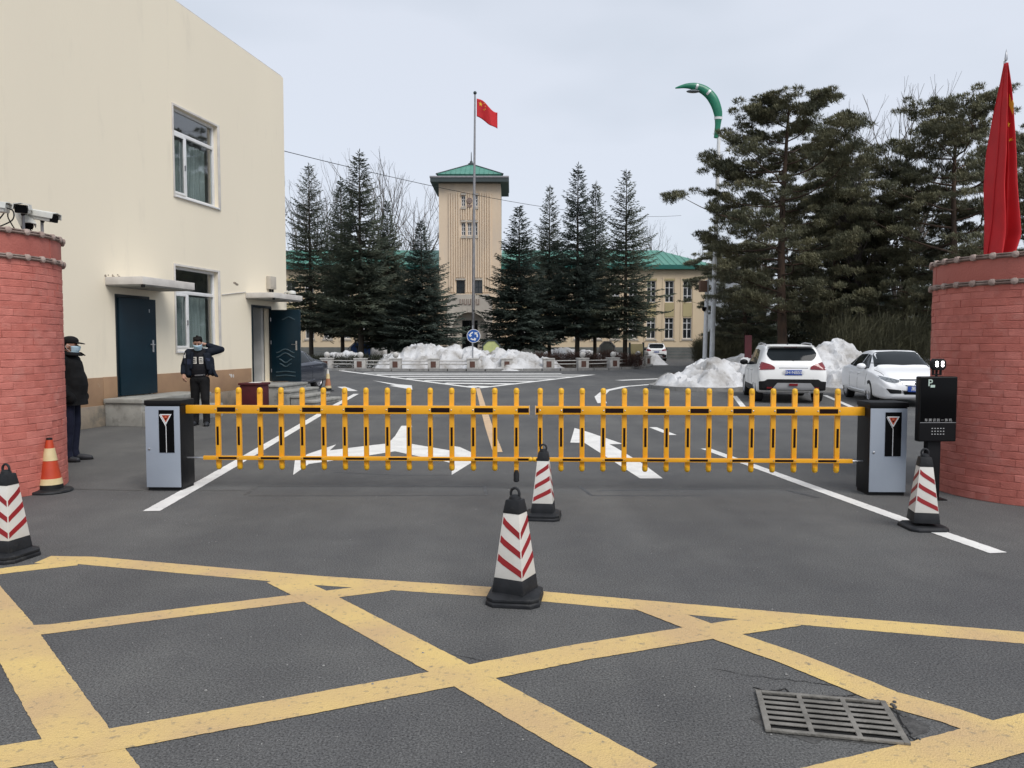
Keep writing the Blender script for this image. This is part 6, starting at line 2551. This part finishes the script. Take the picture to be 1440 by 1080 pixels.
def make_sedan(label, loc, rz, paint, plate=None, group=None):
    t = thing('parked_sedan', label, 'car', loc, rz, group)
    st = [(-2.36, .42, .60, .72, .62, .66, .55), (-2.32, .34, .80, .93, .76, .78, .64), (-2.2, .28, .88, 1.01, .84, .84, .67), (-1.8, .25, .92, 1.065, .90, .89, .69), (-1.5, .23, .93, 1.13, .91, .895, .655),
          (-.95, .22, .925, 1.36, .915, .90, .58), (-.55, .22, .915, 1.43, .915, .90, .575), (0, .22, .90, 1.445, .915, .90, .58), (.4, .22, .89, 1.40, .915, .895, .585), (.9, .22, .875, 1.17, .91, .89, .615), (1.16, .22, .865, 1.03, .905, .885, .68),
          (1.35, .22, .845, .975, .90, .88, .715), (1.8, .21, .79, .905, .885, .87, .70), (2.1, .20, .72, .82, .84, .835, .66), (2.28, .20, .62, .72, .76, .765, .58), (2.37, .24, .52, .60, .64, .66, .50), (2.40, .30, .45, .52, .54, .56, .44)]
    wy = (-1.36, 1.36)
    bo = car_shell(st, wy, .33).build('body', [paint], t, smooth=True)
    cut_arches(bo, wy, .33, .915, M['car_plastic'])
    bv = bvh_of(bo)
    decal('windscreen', bv, round_poly([(-.70, 1.07), (-.60, .42), (0, .36), (.60, .42), (.70, 1.07), (0, 1.13)], .05), 'top', M['car_glass'], t, .008)
    decal('rear_window', bv, round_poly([(-.62, -1.60), (-.54, -1.02), (.54, -1.02), (.62, -1.60)], .05), 'top', M['car_glass'], t, .008)
    decal('sunroof', bv, round_poly([(-.40, -.55), (-.40, .16), (.40, .16), (.40, -.55)], .04), 'top', M['car_glass'], t, .004)
    for s in (-1, 1):
        sd = 'right' if s > 0 else 'left'
        decal('side_window', bv, round_poly([(.16, .955), (.16, 1.335), (.42, 1.30), (.92, .95)], .03), sd, M['car_glass'], t, .008)
        decal('side_window', bv, round_poly([(-.78, .985), (-.78, 1.315), (.09, 1.34), (.09, .955)], .03), sd, M['car_glass'], t, .008)
        decal('side_window', bv, round_poly([(-1.28, 1.02), (-.98, 1.22), (-.85, 1.29), (-.85, .99)], .03), sd, M['car_glass'], t, .008)
        decal('headlamp', bv, round_poly([(s * .40, .645), (s * .40, .695), (s * .60, .745), (s * .815, .80), (s * .84, .74), (s * .70, .655), (s * .52, .615)], .02), 'front', M['lens'], t, .008)
        decal('fog_lamp_recess', bv, round_poly([(s * .37, .35), (s * .37, .44), (s * .72, .475), (s * .62, .35)], .02), 'front', M['car_plastic'], t, .007)
        b = MB()
        b.lathe([(.05, 0), (.05, .02), (.03, .03)], 14, (s * .52, -2.325, .405), axis='y')
        o = b.build('fog_lamp', M['lens'], t, smooth=True)
        o.rotation_euler = (0, 0, math.pi)
        o.location = (0, 0, 0)
        decal('tail_lamp', bv, round_poly([(s * .40, .76), (s * .42, .90), (s * .80, .93), (s * .83, .78)], .03), 'rear', M['tail_red'], t, .008)
        for gap in ([(-.83, .36), (-.818, .36), (-.818, .94), (-.83, .94)], [(.12, .36), (.132, .36), (.132, .93), (.12, .93)], [(1.0, .50), (1.012, .50), (1.04, .86), (1.028, .86)]):
            decal('panel_gap', bv, gap, sd, M['car_plastic'], t, .003, 2, .004)
        decal('bonnet_gap', bv, [(s * .74, 1.25), (s * .752, 1.25), (s * .70, 2.02), (s * .688, 2.02)], 'top', M['car_plastic'], t, .003, 2, .004)
        for hy in (-.75, .22):
            b = MB()
            b.tube([(s * .90, hy - .09, .80), (s * .925, hy - .05, .805), (s * .925, hy + .05, .805), (s * .90, hy + .09, .80)], .014, 6)
            b.build('door_handle', paint, t, smooth=True)
        mirror_unit(t, s, .86, .75, 1.0, paint)
        b = MB()
        b.tube([(s * .918, -.98, .34), (s * .925, 0, .33), (s * .918, .95, .33)], .02, 6)
        b.build('side_skirt', paint, t, smooth=True)
        for q in wy:
            wheel(t, s * .80, q, .33, .215, 7)
    gr = decal('grille', bv, round_poly([(-.36, .655), (-.40, .72), (.40, .72), (.36, .655), (.24, .545), (-.24, .545)], .02), 'front', M['car_plastic'], t, .006)
    for z, w in ((.565, .25), (.605, .32), (.645, .36), (.69, .385)):
        decal('grille_bar', bv, [(-w, z - .010), (w, z - .010), (w, z + .010), (-w, z + .010)], 'front', M['chrome'], gr, .02)
    b = MB()
    b.lathe([(.055, 0), (.055, .012), (.03, .016)], 16, (0, -2.40, .625), axis='y')
    o = b.build('front_emblem', M['chrome'], t, smooth=True)
    o.rotation_euler = (0, 0, math.pi)
    decal('lower_intake', bv, round_poly([(-.30, .33), (-.33, .42), (.33, .42), (.30, .33)], .02), 'front', M['gloss_black'], t, .007)
    b = MB()
    b.box(-.22, .22, 2.405, 2.425, .40, .54)
    pl = b.build('number_plate', M['plate_blue'], t, bevel=.004)
    if plate:
        letters('lettering', plate, .118, M['white'], pl, (0, 2.4265, .47), (math.pi / 2, 0, math.pi), .0008, bold=.0012)
    b = MB()
    for s in (-.35, .25):
        b.tube([(s, 1.10, 1.055), (s + .3, 1.02, 1.09), (s + .55, .98, 1.10)], .010, 5)
    tag(b.build('wiper', M['car_plastic'], t, smooth=True), kind='stuff')
    return t


SR = -R(10.8)
rear = ground_at(1111, 567)
fw = Vector((math.sin(R(10.8)), math.cos(R(10.8)), 0))
suv = make_suv('white SUV parked tail-on beside the dirty snow heap, red tail lamps', rear + fw * 1.95 + Vector((.02, 0, 0)), SR, '黑H·NB550', M['car_white'])
far = copy_tree(suv)
for ch in [k for k in bpy.data.objects if k.parent == far]:
    pass
q = at(922, 500, 70)
far.location = (q.x, 70, 0)
far.rotation_euler = (0, 0, R(-9))
far['label'] = 'small distant white SUV parked close under the right wing of the building'
# the sedan faces the camera
fwh, rwh = ground_at(1221, 568), ground_at(1194, 560.5)
dv = Vector((-math.sin(R(11.5)), -math.cos(R(11.5)), 0))
lft = Vector((-math.cos(R(11.5)), math.sin(R(11.5)), 0))
c0 = fwh - dv * 1.36 - lft * .90
make_sedan('glossy white sedan parked nose-out, partly hidden by the payment terminal', c0, math.pi - R(11.5), M['car_white2'], '黑H·3')
make_sedan('dark slate sedan mostly hidden behind the open green door', (-8.05, 26.3, 0), math.pi - R(11.5), M['car_blue'])


# ------------------------------------------------------------------ people
def blob(name, prims, m, parent, voxel=.011, it=3):
    b = MB()
    for p in prims:
        if p[0] == 'c':
            p0, p1, r0, r1 = Vector(p[1]), Vector(p[2]), p[3], p[4]
            ax = (p1 - p0)
            L = ax.length
            q = ax.to_track_quat('Z', 'Y').to_matrix().to_4x4() if L > 1e-6 else Matrix()
            T = Matrix.Translation(p0) @ q
            prof = [(r0 * math.cos(a), r0 * math.sin(a)) for a in np.linspace(-math.pi / 2 + .05, 0, 5)] + [(r1 * math.cos(a), L + r1 * math.sin(a)) for a in np.linspace(0, math.pi / 2 - .05, 5)]
            t_ = MB()
            t_.lathe(prof, 14)
            fl_ = p[5] if len(p) > 5 else None
            if fl_:
                t_.v = [(v[0] * fl_[0], v[1] * fl_[1], v[2]) for v in t_.v]
            b.add([T @ Vector(v) for v in t_.v], t_.f)
        else:
            t_ = MB()
            t_.sphere((0, 0, 0), p[2], 16)
            T = Matrix.Translation(p[1]) @ (Euler(p[3]).to_matrix().to_4x4() if len(p) > 3 else Matrix())
            b.add([T @ Vector(v) for v in t_.v], t_.f)
    o = b.build(name, m, parent)
    r_ = o.modifiers.new('r', 'REMESH')
    r_.mode = 'VOXEL'
    r_.voxel_size = voxel
    r_.use_smooth_shade = True
    s_ = o.modifiers.new('s', 'SMOOTH')
    s_.factor = .5
    s_.iterations = it
    bpy.context.view_layer.update()
    apply_mods(o)
    o.data.polygons.foreach_set('use_smooth', [True] * len(o.data.polygons))
    if not o.data.materials:
        o.data.materials.append(m)
    return o


def hem(o, z):
    bm = bmesh.new()
    bm.from_mesh(o.data)
    r_ = bmesh.ops.bisect_plane(bm, geom=bm.verts[:] + bm.edges[:] + bm.faces[:], plane_co=(0, 0, z), plane_no=(0, 0, 1), clear_inner=True)
    bmesh.ops.holes_fill(bm, edges=[e for e in bm.edges if e.is_boundary], sides=0)
    bm.to_mesh(o.data)
    bm.free()
    o.data.set_sharp_from_angle(angle=R(60))


def hand(wrist, d, palm_n, s):
    """palm, four curled fingers and a thumb; d = direction of the fingers, palm_n = where the palm faces"""
    w, d, n = Vector(wrist), Vector(d).normalized(), Vector(palm_n).normalized()
    side = d.cross(n).normalized() * s
    pr = [('c', w, w + d * .075, .026, .034, None)]
    for k, (ln, off) in enumerate(((.070, -.030), (.080, -.010), (.075, .010), (.058, .029))):
        b0 = w + d * .085 + side * off
        b1 = b0 + d * ln * .55 + n * ln * .15
        b2 = b1 + d * ln * .35 + n * ln * .40
        pr += [('c', b0 - d * .02, b1, .0105, .0095), ('c', b1, b2, .0095, .008)]
    t0 = w + d * .03 - side * .028
    t1 = t0 + d * .04 - side * .025 + n * .012
    pr += [('c', t0, t1, .013, .011), ('c', t1, t1 + d * .03 + n * .012, .011, .009)]
    return pr


def head_prims(c, yaw, nod):
    T = Matrix.Translation(c) @ Euler((nod, 0, yaw)).to_matrix().to_4x4()
    E_ = (nod, 0, yaw)
    P_ = lambda x, y, z: tuple(T @ Vector((x, y, z)))
    return [('e', P_(0, .012, .03), (.078, .098, .098), E_), ('e', P_(0, -.022, -.035), (.060, .068, .078), E_), ('e', P_(0, -.028, -.085), (.040, .045, .034), E_),
            ('c', P_(0, -.088, .0), P_(0, -.108, -.032), .011, .016), ('e', P_(.082, .01, -.01), (.012, .022, .034), E_), ('e', P_(-.082, .01, -.01), (.012, .022, .034), E_)], T, P_


def face_parts(t, T, brows=True):
    for x in (-.031, .031):
        b = MB()
        b.sphere((0, 0, 0), (.013, .008, .007), 8)
        o = b.build('eye', M['hair'], t, smooth=True)
        o.matrix_local = T @ Matrix.Translation((x, -.083, .012))
        b = MB()
        b.sphere((0, 0, 0), (.021, .006, .005), 8)
        o = b.build('eyebrow', M['hair'], t, smooth=True)
        o.matrix_local = T @ Matrix.Translation((x, -.086, .034))


def mask_on(t, T):
    b = MB()
    NU_, NV_ = 12, 8
    vs = []
    for i in range(NU_ + 1):
        a = -1.25 + 2.5 * i / NU_
        for j in range(NV_ + 1):
            v = j / NV_
            z = .002 - .115 * v
            rx = .083 - .016 * v
            ry = (.102 + .022 * math.cos(a * 1.25) * math.sin(math.pi * min(1, v + .22))) * (1 - .16 * v)
            vs.append((rx * math.sin(a), -ry * math.cos(a) - .004 + .0035 * math.cos(v * 20), z))
    fs = [(i * (NV_ + 1) + j, (i + 1) * (NV_ + 1) + j, (i + 1) * (NV_ + 1) + j + 1, i * (NV_ + 1) + j + 1) for i in range(NU_) for j in range(NV_)]
    b.add(vs, fs)
    o = b.build('face_mask', M['mask'], t, smooth=True, fix=False)
    s_ = o.modifiers.new('s', 'SOLIDIFY')
    s_.thickness = .005
    bpy.context.view_layer.update()
    apply_mods(o)
    o.matrix_local = T
    b = MB()
    for s in (-1, 1):
        b.tube(catmull([(s * .078, -.035, -.005), (s * .088, .0, .015), (s * .09, .028, .0), (s * .088, .015, -.035), (s * .066, -.04, -.09)], 4), .0022, 5)
    o2 = b.build('ear_loop', M['white'], o, smooth=True)


def shoe(t, x, y, yaw, m, pitch=0.0):
    o = blob('shoe', [('c', (0, .05, .048), (0, -.09, .04), .046, .042, (1, 1)), ('c', (0, -.08, .036), (0, -.165, .03), .045, .034), ('c', (0, .05, .05), (0, .045, .095), .045, .043)], m, t, .009, 2)
    b = MB()
    sole = [(.045 * math.cos(a), .075 + .03 * math.sin(a)) for a in np.linspace(0, math.pi, 7)] + [(-.046, -.02), (-.05, -.10)] + [(.05 * math.cos(a), -.15 + .055 * math.sin(a)) for a in np.linspace(math.pi, 2 * math.pi, 8)] + [(.046, -.02)]
    b.prism(sole, 0.0, .02)
    b.build('sole', M['matt_black'], o)
    o.location = (x, y, 0.001)
    o.rotation_euler = (pitch, 0, yaw)
    return o


# standing guard by the left pier, seen from his left-front... facing along the road's width
t = thing('person', 'man in black cap and high-collared black jacket, hands in pockets, beside the left pier', 'person', (-6.16, 10.68, 0), R(96))
hp_, T, P_ = head_prims((0, -.035, 1.605), 0, R(2))
body = hp_ + [('c', (0, .012, 1.40), (0, -.01, 1.56), .062, .056), ('e', (0, .01, 1.25), (.17, .11, .22)), ('e', (0, 0, .98), (.155, .11, .14))]
for s in (-1, 1):
    body += [('c', (s * .09, 0, .92), (s * .095, -.005, .49), .075, .052), ('c', (s * .095, -.005, .49), (s * .10, .02, .09), .050, .036), ('c', (s * .10, .02, .07), (s * .105, -.05, .05), .028, .022),
             ('c', (s * .185, .01, 1.39), (s * .235, .05, 1.12), .048, .040), ('c', (s * .235, .05, 1.12), (s * .20, -.08, .93), .038, .028)] + hand((s * .185, -.06, .94), (-s * .35, -.15, -.9), (-s, 0, 0), s)
blob('body', body, M['skin'], t, .008, 2)
face_parts(t, T)
mask_on(t, T)
blob('hair', [('e', P_(0, .03, .015), (.082, .085, .085), (0, 0, 0)), ('c', P_(0, .07, -.03), P_(0, .075, -.05), .045, .035)], M['hair'], t, .009, 2)
cap = blob('cap', [('e', P_(0, .01, .072), (.092, .112, .068), (0, 0, 0)), ('e', P_(0, .01, .052), (.093, .113, .035), (0, 0, 0))], M['jacket_black'], t, .008, 2)
blob('cap_visor', [('e', P_(0, -.112, .045), (.075, .080, .010), (R(12), 0, 0))], M['jacket_black'], cap, .006, 1)
b = MB()
b.box(-.02, .02, -.108, -.100, 1.675, 1.70)
b.build('cap_badge', M['dim_text'], cap)
jk = [('e', (0, -.0, 1.33), (.205, .145, .18)), ('c', (0, -.055, .70), (0, -.025, 1.30), .225, .195, (1, .80)), ('e', (0, -.06, 1.06), (.20, .175, .30)), ('c', (-.15, .01, 1.43), (.15, .01, 1.43), .062, .062), ('c', (0, .02, 1.44), (0, .02, 1.48), .10, .085)]
for s in (-1, 1):
    jk += [('c', (s * .20, .01, 1.40), (s * .262, .055, 1.12), .082, .070), ('c', (s * .262, .055, 1.12), (s * .222, -.075, .935), .070, .060), ('e', (s * .205, -.09, .89), (.06, .08, .08))]
jkt = blob('jacket', jk, M['jacket_black'], t, .011, 3)
hem(jkt, .79)
# stand-up collar jutting forward
b = MB()
vs = []
NN = 26
for i in range(NN + 1):
    a = -math.pi * .93 + 2 * math.pi * .93 * i / NN
    f_ = (1 + math.cos(a)) / 2                    # 1 at the nape
    for k, (r_, z) in enumerate(((.098, 1.43), (.092, 1.49), (.098 + .045 * (1 - f_), 1.545 - .03 * (1 - f_)), (.118 + .075 * (1 - f_), 1.50 - .025 * (1 - f_)))):
        vs.append((r_ * math.sin(a) * 1.02, r_ * math.cos(a) + .012 - .035 * (1 - f_) * (k > 0), z))
fs = [(i * 4 + k, (i + 1) * 4 + k, (i + 1) * 4 + k + 1, i * 4 + k + 1) for i in range(NN) for k in range(3)]
b.add(vs, fs)
o = b.build('collar', M['jacket_black'], jkt, smooth=True, fix=False)
s_ = o.modifiers.new('s', 'SOLIDIFY')
s_.thickness = .012
bpy.context.view_layer.update()
apply_mods(o)
tr = [('e', (0, .0, .90), (.165, .125, .12))]
for s in (-1, 1):
    tr += [('c', (s * .085, 0, .88), (s * .098, -.015, .50), .100, .078), ('c', (s * .098, -.015, .50), (s * .102, .015, .14), .076, .064), ('c', (s * .102, .015, .14), (s * .102, .0, .075), .068, .066)]
blob('trousers', tr, M['trousers_navy'], t, .010, 2)
for s in (-1, 1):
    shoe(t, s * .103, .0 - .035 * s, s * .12, M['shoe'])

# guard scratching the back of his head, jacket open
t = thing('person', 'man with open dark jacket and raised elbow, hand behind his bowed head', 'person', (-6.22, 15.30, 0), R(8))
t.scale = (1.03, 1.03, 1.03)
hp_, T, P_ = head_prims((-.005, -.075, 1.585), R(6), R(20))
body = hp_ + [('c', (0, .012, 1.40), (0, -.05, 1.53), .062, .056), ('e', (0, .01, 1.25), (.17, .11, .22)), ('e', (0, 0, .98), (.155, .11, .14))]
LS = -1                                        # his right arm (left in the picture) hangs, the other is raised
RW = (-.275, -.09, 1.00)
LE, LW = (.40, .03, 1.47), (.11, .06, 1.57)
body += [('c', (-.185, .0, 1.40), (-.285, .05, 1.15), .048, .040), ('c', (-.285, .05, 1.15), RW, .038, .028)] + hand(RW, (.12, -.25, -.9), (.6, .6, 0), -1)
body += [('c', (.185, .0, 1.41), LE, .048, .040), ('c', LE, LW, .038, .028)] + hand(LW, (-.85, -.10, .15), (-.1, -.9, -.2), 1)
for s in (-1, 1):
    yk = -.04 if s > 0 else .06
    body += [('c', (s * .09, 0, .92), (s * .105, yk, .49), .075, .052), ('c', (s * .105, yk, .49), (s * .115, yk + .03, .09), .050, .036), ('c', (s * .115, yk + .03, .07), (s * .12, yk - .03, .05), .028, .022)]
blob('body', body, M['skin'], t, .008, 2)
face_parts(t, T)
mask_on(t, T)
hr = [('e', P_(0, .025, .055), (.088, .098, .082), (R(20), 0, 0)), ('e', P_(0, .065, .0), (.078, .06, .085), (R(20), 0, 0)), ('e', P_(0, -.045, .10), (.066, .05, .03), (R(20), 0, 0))]
rr = random.Random(4)
for k in range(36):
    a, e_ = rr.uniform(0, 6.28), rr.uniform(.35, 1.4)
    q = Vector((.085 * math.cos(a) * math.cos(e_), .095 * math.sin(a) * math.cos(e_) + .02, .055 + .085 * math.sin(e_)))
    hr.append(('c', P_(*q), P_(*(q * 1.08 + Vector((0, -.004, .004)))), .014, .006))
blob('hair', hr, M['hair'], t, .008, 1)
sh = [('e', (0, -.01, 1.28), (.175, .125, .19)), ('e', (0, -.025, 1.08), (.17, .135, .20)), ('c', (-.13, 0, 1.42), (.13, 0, 1.42), .055, .055), ('c', (0, .0, 1.43), (0, -.01, 1.475), .085, .075)]
sht = blob('jersey', sh, M['shirt_dark'], t, .010, 3)
bvs = bvh_of(sht)
for pts in ([(-.105, 1.20), (-.105, 1.33), (-.02, 1.33), (-.02, 1.20)], [(.025, 1.20), (.025, 1.33), (.095, 1.33), (.095, 1.20)]):
    pan = decal('white_print', bvs, pts, 'rear', M['white_sheet'], sht, .006, 2, .006)
    cx_ = (pts[0][0] + pts[2][0]) / 2
    for zc in (1.235, 1.27, 1.305):
        decal('dark_print', bvs, [(cx_ - .028, zc - .008), (cx_ - .028 + .01 * (zc > 1.26), zc + .008), (cx_ + .03, zc + .008), (cx_ + .02, zc - .008)], 'rear', M['shirt_dark'], pan, .011, 1, .004)
decal('hem_print', bvs, [(-.06, .965), (-.06, .99), (.12, 1.0), (.12, .975)], 'rear', M['pole_grey'], sht, .005, 2, .004)
jk = [('e', (0, .055, 1.28), (.20, .10, .20)), ('e', (0, .06, 1.08), (.20, .095, .20)), ('c', (-.16, .02, 1.425), (.17, .02, 1.43), .064, .064),
      ('c', (-.17, -.06, 1.36), (-.175, -.09, 1.0), .062, .055, (1, 1)), ('c', (-.105, -.10, 1.40), (-.125, -.13, 1.12), .035, .03), ('c', (-.19, .0, 1.30), (-.20, .0, .98), .07, .06),
      ('c', (.165, -.05, 1.36), (.215, -.08, 1.02), .06, .045), ('c', (.12, -.10, 1.38), (.19, -.14, 1.10), .032, .028), ('c', (.21, .0, 1.28), (.25, -.02, 1.0), .06, .045), ('c', (.23, -.06, 1.15), (.32, -.10, .97), .045, .028), ('c', (.25, -.04, 1.05), (.35, -.10, .955), .035, .02),
      ('c', (-.19, .0, 1.41), (-.295, .05, 1.15), .080, .066), ('c', (-.295, .05, 1.15), (-.282, -.075, 1.03), .063, .052),
      ('c', (.19, .0, 1.42), LE, .080, .064), ('c', LE, (.155, .058, 1.555), .062, .050), ('c', (-.09, .045, 1.45), (.09, .045, 1.45), .05, .05)]
jkt = blob('jacket', jk, M['jacket_navy'], t, .010, 2)
bvj = bvh_of(jkt)
decal('blue_patch', bvj, [(-.27, 1.19), (-.27, 1.29), (-.12, 1.29), (-.12, 1.19)], 'rear', M['navy_patch'], jkt, .004, 2, .004)
decal('blue_patch', bvj, [(.15, 1.25), (.15, 1.31), (.22, 1.31), (.22, 1.25)], 'rear', M['navy_patch'], jkt, .004, 2, .004)
decal('white_patch', bvj, [(-.275, 1.31), (-.275, 1.42), (-.235, 1.42), (-.235, 1.31)], 'rear', M['white'], jkt, .004, 2, .004)
tr = [('e', (0, .0, .91), (.165, .125, .12))]
for s in (-1, 1):
    yk = -.04 if s > 0 else .06
    tr += [('c', (s * .085, 0, .88), (s * .105, yk - .01, .50), .102, .080), ('c', (s * .105, yk - .01, .50), (s * .115, yk + .025, .14), .078, .064), ('c', (s * .115, yk + .025, .14), (s * .116, yk + .01, .075), .067, .066)]
blob('trousers', tr, M['trousers_black'], t, .010, 2)
shoe(t, .118, -.035, .18, M['shoe'])
shoe(t, -.118, .065, -.15, M['shoe'])
